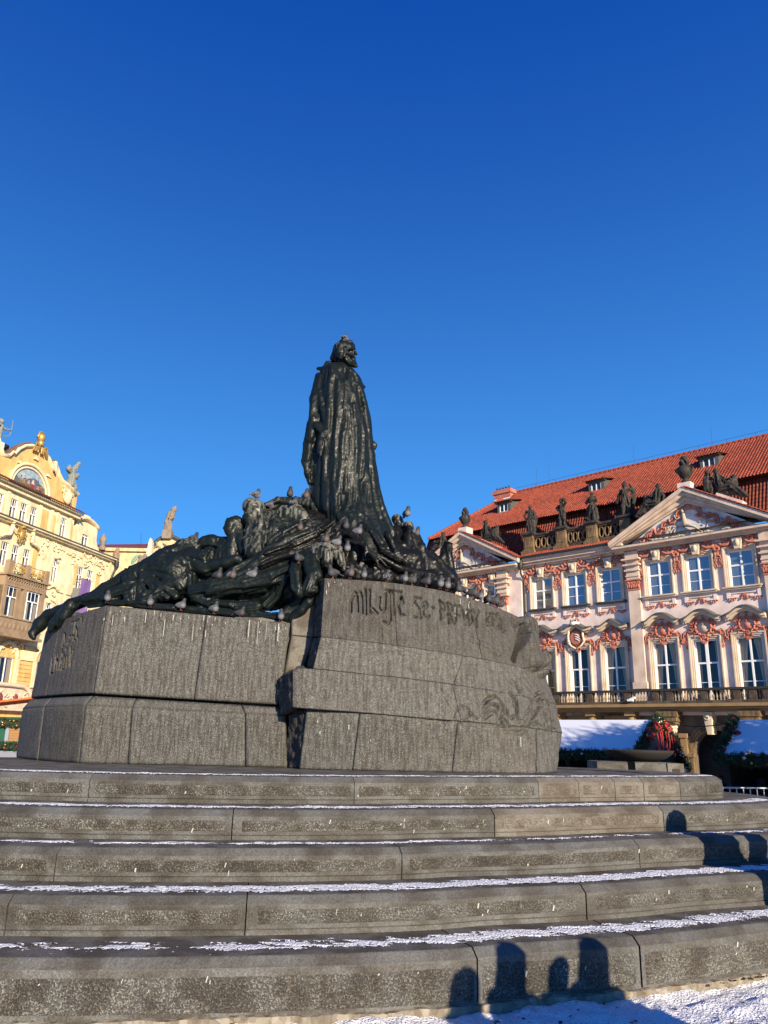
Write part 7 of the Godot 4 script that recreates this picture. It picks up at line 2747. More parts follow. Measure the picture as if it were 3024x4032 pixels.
	lh_part("roof", rf, M.tile)
	var bo := G.new()
	bo.slab(-9.0, 10.1, -1.5, 15.3, -9.0, -0.9)
	bo.slab(-9.0, 4.8, 15.3, 17.7, -9.0, -0.9)
	lh_part("building_body", bo, M.pale)
	lh_band("ridge_cap", -3.6, -1.9, 20.55, 20.9, -2.6, -0.9, M.gutter)
	# rain pipe at the corner
	var dp := G.new()
	dp.tube([Vector3(10.35, 15.4, 0.5), Vector3(10.3, 14.6, 0.45), Vector3(10.1, 13.6, 0.2), Vector3(10.0, 11.0, 0.15), Vector3(10.0, 6.0, 0.15)], 0.10, 0.08, 7)
	dp.lathe([Vector2(0.08, -0.5), Vector2(0.2, -0.2), Vector2(0.2, 0.2)], 8, Vector3(10.35, 15.1, 0.5))
	lh_part("rain_pipe", dp, M.gutter)
	lh_statues()
	# flags
	var fl := G.new()
	var rows := []
	for j in 9:
		var t := j / 8.0
		var row := PackedVector3Array()
		for i in 7:
			var f := i / 6.0
			row.append(Vector3(5.45 + f * 1.35 - t * 0.25, 12.95 - t * 2.5, 0.9 + 0.05 * sin(f * 5.0 + t * 3.0)))
		rows.append(row)
	fl.grid(rows)
	var fo := part("flag", fl.mesh(), M.purple, self, lh.position)
	fo.rotation.y = lh.rotation.y
	tag(fo, "long purple flag hanging on the front of the yellow house", "flag")
	var fs := G.new()
	for k in 7:
		fs.ell(Vector3(5.45 + 0.15 * k, 10.85 + 0.05 * (k % 3), 0.97), Vector3(0.035, 0.035, 0.01), Basis(), 5, 3)
	part("printed_stars", fs.mesh(), M.white, fo)
	var fp := G.new()
	fp.tube([Vector3(6.1, 13.05, 0.0), Vector3(6.15, 13.0, 1.0)], 0.03, 0.03, 6)
	fp.tube([Vector3(5.4, 12.98, 0.9), Vector3(6.85, 12.98, 0.9)], 0.02, 0.02, 6)
	part("flag_pole", fp.mesh(), M.gutter, fo)
	var f2 := G.new()
	f2.quad(Vector3(5.0, 10.4, 0.5), Vector3(5.35, 10.4, 0.9), Vector3(5.5, 12.2, 0.9), Vector3(5.15, 12.2, 0.5))
	var f2o := part("flag", f2.mesh(), M.lead, self, lh.position)
	f2o.rotation.y = lh.rotation.y
	tag(f2o, "narrow grey flag half hidden behind the purple flag", "flag")


func lunette() -> void:
	# a painted half-round: sky, far hills, a plain group of robed people (flat print)
	var w := 256
	var h := 128
	var im := Image.create(w, h, false, Image.FORMAT_RGB8)
	var n := FastNoiseLite.new()
	n.frequency = 0.03
	n.fractal_octaves = 4
	for y in h:
		for x in w:
			var e := n.get_noise_2d(x, y)
			var c := Color(0.50, 0.60, 0.68).lerp(Color(0.72, 0.72, 0.66), clampf(0.5 + e + (y - 60) * 0.006, 0, 1))
			if y > 62 + 18 * sin(x * 0.03) + 14 * n.get_noise_2d(x * 2.0, 5.0):
				c = Color(0.33, 0.36, 0.42).lerp(Color(0.50, 0.42, 0.30), clampf((y - 70) / 50.0 + e, 0, 1))
			im.set_pixel(x, y, c)
	var people := [[150, 58, 15, 62, Color(0.62, 0.20, 0.22), Color(0.82, 0.78, 0.72)], [118, 72, 16, 50, Color(0.52, 0.36, 0.16), Color(0.70, 0.62, 0.5)], [84, 80, 17, 44, Color(0.45, 0.38, 0.20), Color(0.6, 0.5, 0.3)], [60, 70, 10, 50, Color(0.42, 0.45, 0.34), Color(0.5, 0.52, 0.40)], [192, 84, 16, 42, Color(0.20, 0.30, 0.22), Color(0.72, 0.50, 0.36)], [214, 80, 12, 44, Color(0.28, 0.26, 0.30), Color(0.58, 0.36, 0.2)]]
	for p in people:
		for y in range(p[1], mini(p[1] + p[3], h)):
			var t: float = float(y - p[1]) / float(p[3])
			var half: float = p[2] * (0.45 + 0.75 * t) + 2.0 * n.get_noise_2d(y * 6.0, p[0])
			for x in range(int(p[0] - half), int(p[0] + half)):
				if x < 0 or x >= w:
					continue
				var c: Color = p[5] if t < 0.36 else p[4]
				im.set_pixel(x, y, c * (0.75 + 0.5 * absf(sin(x * 0.5 + t * 3.0)) * 0.6))
		for y in range(-8, 9):
			for x in range(-7, 8):
				if x * x / 40.0 + y * y / 60.0 < 1.0:
					im.set_pixel(clampi(p[0] + x, 0, w - 1), clampi(p[1] - 6 + y, 0, h - 1), Color(0.24, 0.15, 0.1) if y < -1 else Color(0.70, 0.50, 0.38))
	var m := plain(Color.WHITE, 0.7)
	m.albedo_texture = ImageTexture.create_from_image(im)
	var v := PackedVector3Array()
	var q := PackedVector3Array()
	var uv := PackedVector2Array()
	var ix := PackedInt32Array()
	v.append(Vector3(-0.45, 18.02, 0.03))
	uv.append(Vector2(0.5, 1.0))
	q.append(Vector3(0, 0, 1))
	for i in 25:
		var a := PI * i / 24.0
		v.append(Vector3(-0.45 + cos(a) * 1.75, 18.02 + sin(a) * 1.56, 0.03))
		uv.append(Vector2(0.5 + 0.5 * cos(a), 1.0 - sin(a)))
		q.append(Vector3(0, 0, 1))
		if i > 0:
			ix.append_array([0, i + 1, i])
	var ar := []
	ar.resize(Mesh.ARRAY_MAX)
	ar[Mesh.ARRAY_VERTEX] = v
	ar[Mesh.ARRAY_NORMAL] = q
	ar[Mesh.ARRAY_TEX_UV] = uv
	ar[Mesh.ARRAY_INDEX] = ix
	var me := ArrayMesh.new()
	me.add_surface_from_arrays(Mesh.PRIMITIVE_TRIANGLES, ar)
	part("painted_lunette", me, m, lh)


func on_house(x: float, y: float, z: float) -> Vector3:
	return lh.position + lh.basis * Vector3(x, y, z)


func lh_statues() -> void:
	# gilded helmet with trophies on the gable
	var g := G.new()
	g.ell(Vector3(0, 1.05, 0), Vector3(0.30, 0.36, 0.32))
	g.tube([Vector3(-0.34, 1.0, 0), Vector3(-0.2, 1.42, 0), Vector3(0.12, 1.5, 0), Vector3(0.3, 1.38, 0)], 0.09, 0.05, 6)
	g.tube([Vector3(-0.1, 0.75, 0.1), Vector3(-0.05, 0.4, 0.1)], 0.22, 0.26, 7)
	for k in 9:
		var a := -0.3 + k * 0.45
		g.tube([Vector3(cos(a) * 0.2, 0.25, 0.1), Vector3(cos(a) * 0.55, 0.2 + 0.3 * sin(k * 1.7), 0.15), Vector3(cos(a) * 0.8, -0.15, 0.15)], 0.12, 0.05, 6)
	var o := part("gilded_helmet", g.mesh(), M.gold, self, on_house(-0.1, 21.05, 0.1))
	o.rotation.y = lh.rotation.y
	tag(o, "gilded helmet and trophies on the top of the yellow house's gable", "sculpture")
	# archer on the roof ridge
	var s := Sculpt.new()
	s.k = 0.05
	s.fold_amp = 0.02
	s.limb([Vector3(0, -0.6, 0), 0.2, Vector3(0, 0.1, 0), 0.2, Vector3(0.05, 0.55, 0), 0.22])
	s.limb([Vector3(0.05, 0.6, 0), 0.12, Vector3(0.4, 0.5, 0.1), 0.09, Vector3(0.85, 0.62, 0.15), 0.07])
	s.limb([Vector3(-0.1, 0.6, 0), 0.12, Vector3(-0.4, 0.55, 0.05), 0.09, Vector3(-0.2, 0.6, 0.2), 0.07])
	s.mat = 2
	s.ball(Vector3(0.1, 0.95, 0), 0.17)
	s.limb([Vector3(-0.08, 1.05, 0), 0.06, Vector3(0.28, 1.05, 0), 0.06])
	s.mat = 1
	s.k = 0.01
	s.limb([Vector3(0.95, 1.35, 0.15), 0.035, Vector3(0.95, 0.62, 0.15), 0.04, Vector3(0.85, 0.2, 0.15), 0.035, Vector3(0.4, -0.05, 0.12), 0.035, Vector3(0.1, 0.2, 0.1), 0.03])
	var a := part("archer_statue", s.mesh(0.04, 50).mesh(), M.verdigris, self, on_house(-3.85, 20.95, -0.2))
	a.rotation.y = lh.rotation.y
	tag(a, "grey-green archer statue with a bow on the ridge of the yellow house", "statue")
	var bl := G.new()
	bl.slab(-4.4, -3.5, 20.0, 20.4, -0.7, 0.1)
	lh_part("statue_base", bl, M.white)
	# figure group on the right shoulder of the gable
	var t := Sculpt.new()
	t.k = 0.07
	t.fold_amp = 0.03
	t.limb([Vector3(-0.1, 0, 0), 0.28, Vector3(-0.05, 0.6, 0), 0.26, Vector3(-0.1, 1.0, 0), 0.24])
	t.limb([Vector3(-0.1, 1.0, 0), 0.2, Vector3(0.2, 1.35, 0), 0.2, Vector3(0.45, 1.75, 0.02), 0.14])
	t.limb([Vector3(-0.1, 0.9, 0), 0.22, Vector3(-0.5, 1.1, 0), 0.2, Vector3(-0.45, 1.35, 0), 0.1])
	t.limb([Vector3(0.1, 0.5, 0), 0.2, Vector3(0.45, 0.85, 0), 0.16, Vector3(0.6, 0.7, 0), 0.1])
	t.limb([Vector3(0.1, 0.2, 0.1), 0.2, Vector3(0.35, -0.2, 0.15), 0.16, Vector3(0.5, -0.6, 0.1), 0.12])
	t.mat = 2
	t.ball(Vector3(0.55, 1.88, 0.02), 0.16)
	t.ball(Vector3(0.6, 0.98, 0.02), 0.15)
	var c := part("roof_sculpture", t.mesh(0.045, 51).mesh(), M.verdigris, self, on_house(4.0, 19.9, 0.0))
	c.rotation.y = lh.rotation.y
	tag(c, "grey-green sculpture group on the right shoulder of the yellow gable", "sculpture")
	var v := G.new()
	v.lathe([Vector2(0.28, 0), Vector2(0.28, 0.3), Vector2(0.16, 0.4), Vector2(0.26, 0.7), Vector2(0.32, 0.95), Vector2(0.2, 1.05), Vector2(0.22, 1.15), Vector2(0.08, 1.3), Vector2(0.02, 1.45)], 10)
	var vo := part("stone_vase", v.mesh(), M.stone_old, self, on_house(9.45, 16.1, -0.4))
	tag(vo, "stone vase at the right end of the yellow house's roof edge", "vase")
	var u := Sculpt.new()
	u.k = 0.06
	u.fold_amp = 0.03
	u.limb([Vector3(0, 0, 0), 0.3, Vector3(0, 0.6, 0), 0.25, Vector3(0.05, 0.95, 0), 0.16])
	u.ball(Vector3(0.08, 1.1, 0), 0.14)
	var uo := part("corner_statue", u.mesh(0.05, 52).mesh(), M.brown, self, on_house(10.6, 15.35, 0.2))
	tag(uo, "small hunched brown statue on the corner above the rain pipe", "statue")


# ---------------------------------------------------------------- church roof and statues between the house and the monument
func build_church() -> void:
	var d := 84.0
	var c := thing("church", "cream church building with dark red roof and a curved grey pediment, beyond the yellow house", "church", Vector3(0, 0, -84))
	var a0 := Vector3(-30.153, 20.867, -84)
	var a1 := Vector3(-25.471, 21.565, -84)
	var b0 := Vector3(-31.687, 22.606, -88)
	var b1 := Vector3(-26.38, 22.986, -88)
	var g := G.new()
	var o := Vector3(0, 0, 84)
	g.quad(a0 + o - Vector3(6, 0, 0), a1 + o, b1 + o, b0 + o - Vector3(6, 0, 0))
	part("roof", g.mesh(), M.maroon, c)
	var w := G.new()
	w.slab(a0.x - 6.0, a1.x, 0.0, a1.y - 0.15, -4.0, 0.0)
	w.slab(a0.x - 6.0, a1.x + 0.1, a1.y - 0.5, a1.y - 0.15, 0.0, 0.35)
	part("wall", w.mesh(), M.church, c)
	# curved pediment
	var p0 := Vector3(-25.322, 20.676, -83)
	var p1 := Vector3(-21.792, 20.748, -83)
	var top := Vector3(-23.716, 22.361, -83)
	var pd := PackedVector2Array([Vector2(p0.x, 0), Vector2(p1.x, 0), Vector2(p1.x, p1.y)])
	for i in 13:
		var t := PI * i / 12.0
		pd.append(Vector2((p0.x + p1.x) / 2 + cos(t) * (p1.x - p0.x) / 2, p0.y + sin(t) * (top.y - p0.y)))
	pd.append(Vector2(p0.x, p0.y))
	var f := G.new()
	f.prism(pd, -3.0, 1.0)
	part("pediment", f.mesh(), M.church, c)
	var rim := G.new()
	var rp := []
	for i in 13:
		var t := PI * i / 12.0
		rp.append(Vector3((p0.x + p1.x) / 2 + cos(t) * (p1.x - p0.x) / 2, p0.y + sin(t) * (top.y - p0.y), 0.0))
	rim.tube(rp, 0.32, 0.32, 6, 4.0)
	part("pediment_rim", rim.mesh(), M.lead, c)
	var cv := G.new()
	var r2 := RandomNumberGenerator.new()
	r2.seed = 2
	for k in 24:
		leaf(cv, (p0.x + p1.x) / 2 + r2.randf_range(-1.2, 1.2), p0.y + 0.2 + 0.8 * r2.randf(), 1.0, r2.randf() * TAU, 0.5, 0.2)
	part("pediment_relief", cv.mesh(), M.stone_old, c).set_meta("kind", "stuff")
	var an := G.new()
	an.tube([Vector3(-27.393, 22.27, -86) + o, Vector3(-27.501, 23.84, -86) + o], 0.03, 0.02, 5)
	part("aerial", an.mesh(), M.gutter, c)
	# lower wing with string courses, nearer
	var lw := G.new()
	var q0 := Vector3(-27.627, 18.545, -78)
	var q1 := Vector3(-25.819, 17.397, -78)
	lw.prism(PackedVector2Array([Vector2(q0.x - 4, 0), Vector2(q1.x, 0), Vector2(q1.x, q1.y), Vector2(q0.x, q0.y), Vector2(q0.x - 4, q0.y)]), 4.0, 6.0)
	part("lower_wing", lw.mesh(), M.church, c)
	var s := Sculpt.new()
	s.k = 0.12
	s.fold_amp = 0.06
	s.fold_freq = 3.0
	s.limb([Vector3(0, 0, 0), 0.45, Vector3(-0.1, 1.0, 0), 0.36, Vector3(0.15, 1.9, 0), 0.4])
	s.limb([Vector3(0.1, 1.9, 0), 0.3, Vector3(0.45, 1.55, 0.2), 0.18, Vector3(0.1, 1.4, 0.35), 0.14])
	s.limb([Vector3(0.1, 2.0, 0), 0.26, Vector3(0.5, 2.5, 0), 0.16, Vector3(0.55, 2.85, 0), 0.1])
	s.mat = 2
	s.ball(Vector3(0.3, 2.5, 0.02), 0.26)
	var st := part("church_statue", s.mesh(0.08, 60).mesh(), M.stone_old, self, Vector3(-23.631, 23.224, -83))
	tag(st, "weathered stone saint on the curved church pediment, one arm raised", "statue")
	var pb := G.new()
	pb.slab(-0.5, 0.5, -0.9, 0.05, -0.5, 0.5)
	part("pedestal", pb.mesh(), M.stone_old, st)
	var ob := G.new()
	ob.prism(PackedVector2Array([Vector2(-0.42, -3.5), Vector2(0.42, -3.5), Vector2(0.34, 0.0), Vector2(0.2, 2.2), Vector2(0.0, 2.6), Vector2(-0.12, 2.2), Vector2(-0.34, 0.0)]), -0.35, 0.35)
	var oo := part("obelisk", ob.mesh(), M.pale, self, Vector3(-24.469, 19.048, -80))
	tag(oo, "slim pale stone obelisk in front of the church wall", "obelisk")
	var an2 := Sculpt.new()
	an2.k = 0.1
	an2.fold_amp = 0.05
	an2.fold_freq = 3.0
	an2.limb([Vector3(-0.1, -2.2, 0), 0.4, Vector3(0, -0.4, 0), 0.36, Vector3(0.05, 0.3, 0), 0.34])
	an2.limb([Vector3(0.3, 0.4, -0.1), 0.3, Vector3(0.42, 0.9, -0.2), 0.26])
	an2.ball(Vector3(-0.05, 0.78, 0), 0.24)
	var ao := part("angel_statue", an2.mesh(0.08, 61).mesh(), M.stone_old, self, Vector3(-25.033, 18.63, -79))
	tag(ao, "weathered angel statue with one green wing before the church wall", "statue")
	var wg := G.new()
	wg.ell(Vector3(-0.6, 0.5, 0), Vector3(0.22, 0.62, 0.12), Basis(Vector3(0, 0, 1), -0.6))
	part("wing", wg.mesh(), plain(lin(0.16, 0.30, 0.22), 0.7), ao)


# ---------------------------------------------------------------- market stalls, garlands, bowl, barrier
func needle_mesh() -> ArrayMesh:
	var g := G.new()
	for k in 6:
		var b := Basis(Vector3(1, 0.3 * k, 0.2).normalized(), k * 1.1) * Basis(Vector3.UP, k * 2.1)
		g.tri(b * Vector3(-0.012, 0, 0), b * Vector3(0.012, 0, 0), b * Vector3(0, 0.10, 0.01))
	return g.mesh()


# fir garland along a path, with baubles
func garland(label: String, path: Array, radius: float, per_m: int, baubles: int, sd: int) -> void:
	var r2 := RandomNumberGenerator.new()
	r2.seed = sd
	var o := thing("garland", label, "garland", Vector3.ZERO, 0.0, "fir garlands on the market stalls")
	var pts := along(path, 120, false)
	var total := 0.0
	for i in 119:
		total += pts[i].distance_to(pts[i + 1])
	var where := []
	var tints := []
	for k in int(total * per_m):
		var p := pts[r2.randi() % 120].lerp(pts[r2.randi() % 120], 0.0)
		var d := Vector3(r2.randf_range(-1, 1), r2.randf_range(-1, 1), r2.randf_range(-1, 1))
		if d.length() > 1.0:
			d = d.normalized()
		var i := r2.randi() % 119
		p = pts[i].lerp(pts[i + 1], r2.randf()) + d * radius * (1.0 + 0.4 * sin(i * 0.9))
		var b := Basis(Vector3(r2.randf() - 0.5, r2.randf() - 0.5, r2.randf() - 0.5).normalized(), r2.randf() * TAU)
		where.append(Transform3D(b.scaled(Vector3.ONE * r2.randf_range(0.8, 1.5)), p))
		var t := r2.randf_range(0.5, 1.7)
		tints.append(Color(t, t, t * 0.9))
	copies("fir_needles", needle_mesh(), M.fir, where, o, tints)
	var core := G.new()
	core.tube(path, radius * 0.62, radius * 0.62, 7)
	part("garland_core", core.mesh(), M.fir, o)
	var ball := G.new()
	ball.ell(Vector3.ZERO, Vector3.ONE * 0.055, Basis(), 10, 7)
	var bm := ball.mesh()
	for k in baubles:
		var i := r2.randi() % 119
		var away := Vector3(r2.randf_range(-1, 1), r2.randf_range(-0.8, 0.8), 1.0).normalized()
		var q := part("bauble", bm, [M.red, M.red, M.gold, M.silver][r2.randi() % 4], o, pts[i] + away * radius * 1.0)
		q.scale = Vector3.ONE * r2.randf_range(0.6, 1.3)


func text_part(txt: String, size: float, mat: Material, parent: Node3D, at: Vector3, called := "lettering") -> MeshInstance3D:
	var t := TextMesh.new()
	var f := SystemFont.new()
	f.font_names = PackedStringArray(["Droid Sans"])
	t.font = f
	t.text = txt
	t.font_size = 48
	t.pixel_size = size / 48.0
	t.depth = 0.01
	var o := MeshInstance3D.new()
	o.name = called
	o.mesh = t
	o.material_override = mat
	o.position = at
	parent.add_child(o, true)
	return o


func stall(label: String, at: Vector3, x0: float, x1: float, back_y: float) -> Node3D:
	# local x runs along the ridge, z towards the square; ridge at y = 0
	var o := thing("market_stall", label, "market stall", at, deg_to_rad(-43.3), "market stalls before the pink palace")
	var rows := []
	for j in 9:
		var t := j / 8.0
		var row := PackedVector3Array()
		for i in 25:
			var f := i / 24.0
			var x := lerpf(x0, x1, f)
			row.append(Vector3(x, -t * 1.02 + 0.035 * t - 0.03 * sin(t * PI) - 0.012 * sin(f * 40.0) * t, t * 1.55))
		rows.append(row)
	rows.reverse()
	var g := G.new()
	g.grid(rows)
	part("front_tarpaulin", g.mesh(), M.tarp, o)
	var b := G.new()
	b.quad(Vector3(x1, back_y, -1.8), Vector3(x0, back_y, -1.8), Vector3(x0, 0, 0), Vector3(x1, 0, 0))
	part("back_tarpaulin", b.mesh(), M.tarp, o)
	var w := G.new()
	w.slab(x0 + 0.1, x1 - 0.1, -3.6, -1.2, -1.6, -1.5)
	w.slab(x0 + 0.1, x0 + 0.18, -3.6, -1.1, -1.5, 1.2)
	w.slab(x1 - 0.18, x1 - 0.1, -3.6, -1.1, -1.5, 1.2)
	w.slab(x0 + 0.1, x1 - 0.1, -1.12, -1.02, -1.5, 1.3)
	part("stall_walls", w.mesh(), M.wood_dark, o)
	var c := G.new()
	c.slab(x0 + 0.1, x1 - 0.1, -3.6, -2.05, 1.05, 1.2)
	c.slab(x0 + 0.05, x1 - 0.05, -2.05, -1.98, 0.85, 1.35)
	part("counter", c.mesh(), M.wood_dark, o)
	var n := int((x1 - x0) / 2.2)
	for k in n + 1:
		var x := lerpf(x0 + 0.14, x1 - 0.14, float(k) / n)
		var p := G.new()
		p.slab(x - 0.05, x + 0.05, -3.6, -1.05, 1.2, 1.3)
		part("post", p.mesh(), M.wood_dark, o)
	return o


func build_stalls() -> void:
	var u := Vector3(0.7278, 0, 0.6858)
	var nz := Vector3(-0.6858, 0, 0.7278)
	var r1 := Vector3(8.82, 2.69, -25.5)
	var s1 := stall("market stall with white tarpaulin roof left of the palace gate, red bows on its end", r1, -7.6, 0.0, -1.50)
	var r2 := r1 + u * 2.33
	var s2 := stall("market stall with white tarpaulin roof at the right edge of the picture", r2, 0.0, 6.0, -1.45)
	garland("fir garland with red bows framing the end of the left white stall", [r1 + nz * 1.6 + Vector3(0, -1.0, 0), r1 + Vector3(0, 0.04, 0), r1 - nz * 1.9 + Vector3(0, -1.55, 0)], 0.13, 500, 26, 3)
	garland("fir garland along the eave of the left white stall", [r1 + nz * 1.56 + Vector3(0, -1.10, 0) - u * 0.1, r1 + nz * 1.56 + Vector3(0, -1.14, 0) - u * 7.5], 0.14, 420, 22, 4)
	garland("fir garland up the sloping end of the right white stall", [r2 + nz * 1.6 + Vector3(0, -1.05, 0), r2 + Vector3(0, 0.06, 0)], 0.11, 520, 12, 5)
	garland("fir garland along the eave of the right white stall", [r2 + nz * 1.56 + Vector3(0, -1.10, 0), r2 + nz * 1.56 + Vector3(0, -1.12, 0) + u * 5.5], 0.15, 420, 30, 6)
	# red bows and hanging baubles at the gable end
	var bow := thing("red_bow", "big red ribbon bow with hanging baubles on the left stall's gable garland", "bow", r1 + u * 0.15)
	var rb := G.new()
	for e in [[0.95, -0.52, 0.75, 0.25], [0.45, -0.30, 0.55, 0.20], [-0.35, -0.32, 0.5, 0.15]]:
		var p: Vector3 = nz * e[0] + Vector3(0, e[1], 0)
		rb.tube([p, p + nz * 0.25 + Vector3(0, 0.16, 0), p + nz * 0.05 + Vector3(0, 0.22, 0), p - nz * 0.25 + Vector3(0, 0.05, 0), p], 0.045, 0.045, 6, 0.5)
	for k in 7:
		var p := nz * (0.62 - k * 0.20 if k != 2 else 0.3) + Vector3(0, -0.30 - 0.05 * absf(k - 2), 0) + u * 0.05
		rb.tube([p, p + Vector3(0.02, -0.25, 0.01), p + Vector3(0, -0.55 - 0.08 * (k % 3), 0)], 0.018, 0.026, 5, 0.4)
	part("ribbon", rb.mesh(), M.ribbon, bow)
	var ball := G.new()
	ball.ell(Vector3.ZERO, Vector3.ONE * 0.075, Basis(), 12, 8)
	var bm := ball.mesh()
	for k in 8:
		part("hanging_bauble", bm, M.red, bow, nz * (0.75 - k * 0.22) + Vector3(0, -0.92 - 0.07 * (k % 3), 0) + u * 0.08)
	part("hanging_bauble", bm, M.red, bow, nz * 1.25 + Vector3(0, -0.50, 0) + u * 0.1).scale = Vector3.ONE * 1.5
	var bl := part("red_bauble", bm, M.red, self, r2 + nz * 0.55 + Vector3(0, -0.42, 0) + u * 0.25)
	bl.scale = Vector3.ONE * 1.5
	tag(bl, "large shiny red bauble beside the sloping garland of the right stall", "bauble")
	# signs
	text_part("ROS", 0.16, M.silver, s1, Vector3(-0.35, -1.42, 1.28), "sign_lettering")
	text_part("SYR", 0.14, M.brown, s2, Vector3(2.1, -1.55, 1.32), "sign_lettering")
	var mb := G.new()
	mb.slab(1.25, 1.75, -2.95, -1.85, 1.36, 1.40)
	part("menu_board", mb.mesh(), M.wood_dark, s2)
	var ch := G.new()
	for k in 11:
		var w := 0.10 + 0.12 * ((k * 7) % 5) / 5.0
		ch.slab(1.32, 1.32 + w, -2.02 - k * 0.08, -2.0 - k * 0.08, 1.402, 1.406)
	part("chalk_lines", ch.mesh(), M.steel, s2)
	var wd := G.new()
	wd.box(Vector3(1.95, -2.2, 1.45), Vector3(0.16, 1.3, 0.10), Basis(Vector3(0, 0, 1), 0.05))
	part("wooden_post", wd.mesh(), M.wood, s2)
	var wb := G.new()
	wb.slab(2.15, 2.55, -2.1, -1.65, 1.30, 1.36)
	part("wooden_panel", wb.mesh(), M.wood, s2)
	var tr := G.new()
	for k in 3:
		tr.ell(Vector3(-6.0 + k * 0.55, -1.72, 1.25), Vector3(0.17, 0.035, 0.1))
	part("wooden_tray", tr.mesh(), M.wood, s1)
	# lamp rod over the stall and cables
	var lr := thing("lamp_rod", "thin horizontal rod with a white floodlight above the left stall", "lamp", r1 - u * 5.2 + Vector3(0, 0.05, 0), deg_to_rad(-43.3))
	var lg := G.new()
	lg.tube([Vector3(-1.2, 0.22, 0), Vector3(1.0, 0.16, 0)], 0.018, 0.018, 6)
	lg.tube([Vector3(0.0, -0.1, 0), Vector3(0.0, 0.3, 0)], 0.018, 0.018, 6)
	part("rod", lg.mesh(), M.steel, lr)
	var lw := G.new()
	lw.box(Vector3(-1.1, 0.1, 0.05), Vector3(0.26, 0.16, 0.14), Basis(Vector3(0, 0, 1), 0.3))
	lw.box(Vector3(0.95, 0.13, 0.05), Vector3(0.26, 0.06, 0.14), Basis(Vector3(0, 0, 1), -0.05))
	part("floodlight", lw.mesh(), M.white, lr)
	var cb := G.new()
	var pts := []
	for i in 13:
		var f := i / 12.0
		pts.append((r1 - nz * 0.4).lerp(r2, f) + Vector3(0, -0.05 - 0.14 * sin(f * PI), 0))
	cb.tube(pts, 0.016, 0.016, 5)
	var co := part("cable", cb.mesh(), M.cable, self)
	tag(co, "black cable sagging between the two white stalls", "cable")
	# left stall behind the pedestal's prow
	var ls := thing("market_stall", "green and wooden market stall with fir garlands left of the pedestal", "market stall", Vector3(-19.4, 0, -40.0))
	var g := G.new()
	g.slab(-3.0, 3.0, 1.0, 2.6, -2.0, 0.0)
	part("stall_walls", g.mesh(), M.green, ls)
	var pw := G.new()
	for k in 6:
		pw.slab(1.22, 2.2, 1.45 + k * 0.13, 1.57 + k * 0.13, 0.0, 0.03)
	part("wooden_shutter", pw.mesh(), M.wood, ls)
	var pf := G.new()
	pf.slab(1.02, 1.2, 1.2, 2.3, 0.0, 0.05)
	part("door_frame", pf.mesh(), M.steel, ls)
	var gb := G.new()
	gb.slab(-3.0, 3.0, -1.2, 1.0, -2.0, 0.15)
	part("plinth_board", gb.mesh(), plain(lin(0.20, 0.22, 0.26), 0.8), ls)
	var aw := G.new()
	aw.prism(PackedVector2Array([Vector2(-3.2, 2.72), Vector2(3.2, 3.55), Vector2(3.2, 3.63), Vector2(-3.2, 2.80)]), -1.0, 1.0)
	part("awning_edge", aw.mesh(), plain(lin(0.75, 0.13, 0.03), 0.7), ls)
	garland("upper fir garland with red and gold baubles on the green stall", [Vector3(-22.2, 2.35, -39.85), Vector3(-16.6, 2.30, -39.85)], 0.20, 300, 34, 7)
	garland("lower fir garland with red and gold baubles on the green stall", [Vector3(-22.2, 1.28, -39.75), Vector3(-16.6, 1.22, -39.75)], 0.17, 300, 26, 8)


func build_bowl() -> void:
	var o := thing("stone_bowl", "wide flat dark bowl carried on small blocks beside the pedestal", "bowl", Vector3(5.62, 0, -17.7))
	var g := G.new()
	g.lathe([Vector2(0.0, 1.585), Vector2(0.30, 1.60), Vector2(0.55, 1.66), Vector2(0.70, 1.76), Vector2(0.745, 1.83), Vector2(0.72, 1.835), Vector2(0.5, 1.76), Vector2(0.0, 1.72)], 36)
	part("dish", g.mesh(), M.rail, o)
	for x: float in [-0.18, 0.0, 0.24]:
		var s := G.new()
		s.slab(x - 0.08, x + 0.08, 1.48, 1.60, -0.1, 0.1)
		part("support", s.mesh(), M.step, o)
	var said := ["left curved granite block under the dark bowl", "right curved granite block with a dark plaque, under the bowl"]
	for k in 2:
		var x0: float = [4.56, 5.36][k]
		var x1: float = [5.20, 6.02][k]
		var b := thing("granite_bench", said[k], "stone block", Vector3(0, 0, -17.35))
		var poly := PackedVector2Array([Vector2(-0.6, -0.3), Vector2(0.42, -0.3), Vector2(0.42, 1.12)])
		for i in 9:
			var t := i / 8.0 * PI / 2
			poly.append(Vector2(0.42 - 0.20 * sin(t), 1.58 - 0.44 * cos(t)))
		poly.append(Vector2(0.18, 1.60))
		poly.append(Vector2(-0.6, 1.60))
		var h := G.new()
		h.prism(poly, x0, x1, Transform3D(Basis(Vector3(0, 0, 1), Vector3.UP, Vector3(1, 0, 0)), Vector3.ZERO))
		part("block", h.mesh(), M.step, b)
		if k == 1:
			var e := G.new()
			e.slab(x1, x1 + 0.34, -0.3, 1.585, -0.6, 0.26)
			part("end_block", e.mesh(), M.step_pale, b)
			var p := G.new()
			p.slab(x1 + 0.10, x1 + 0.25, 1.28, 1.48, 0.26, 0.275)
			part("plaque", p.mesh(), M.rail, b)


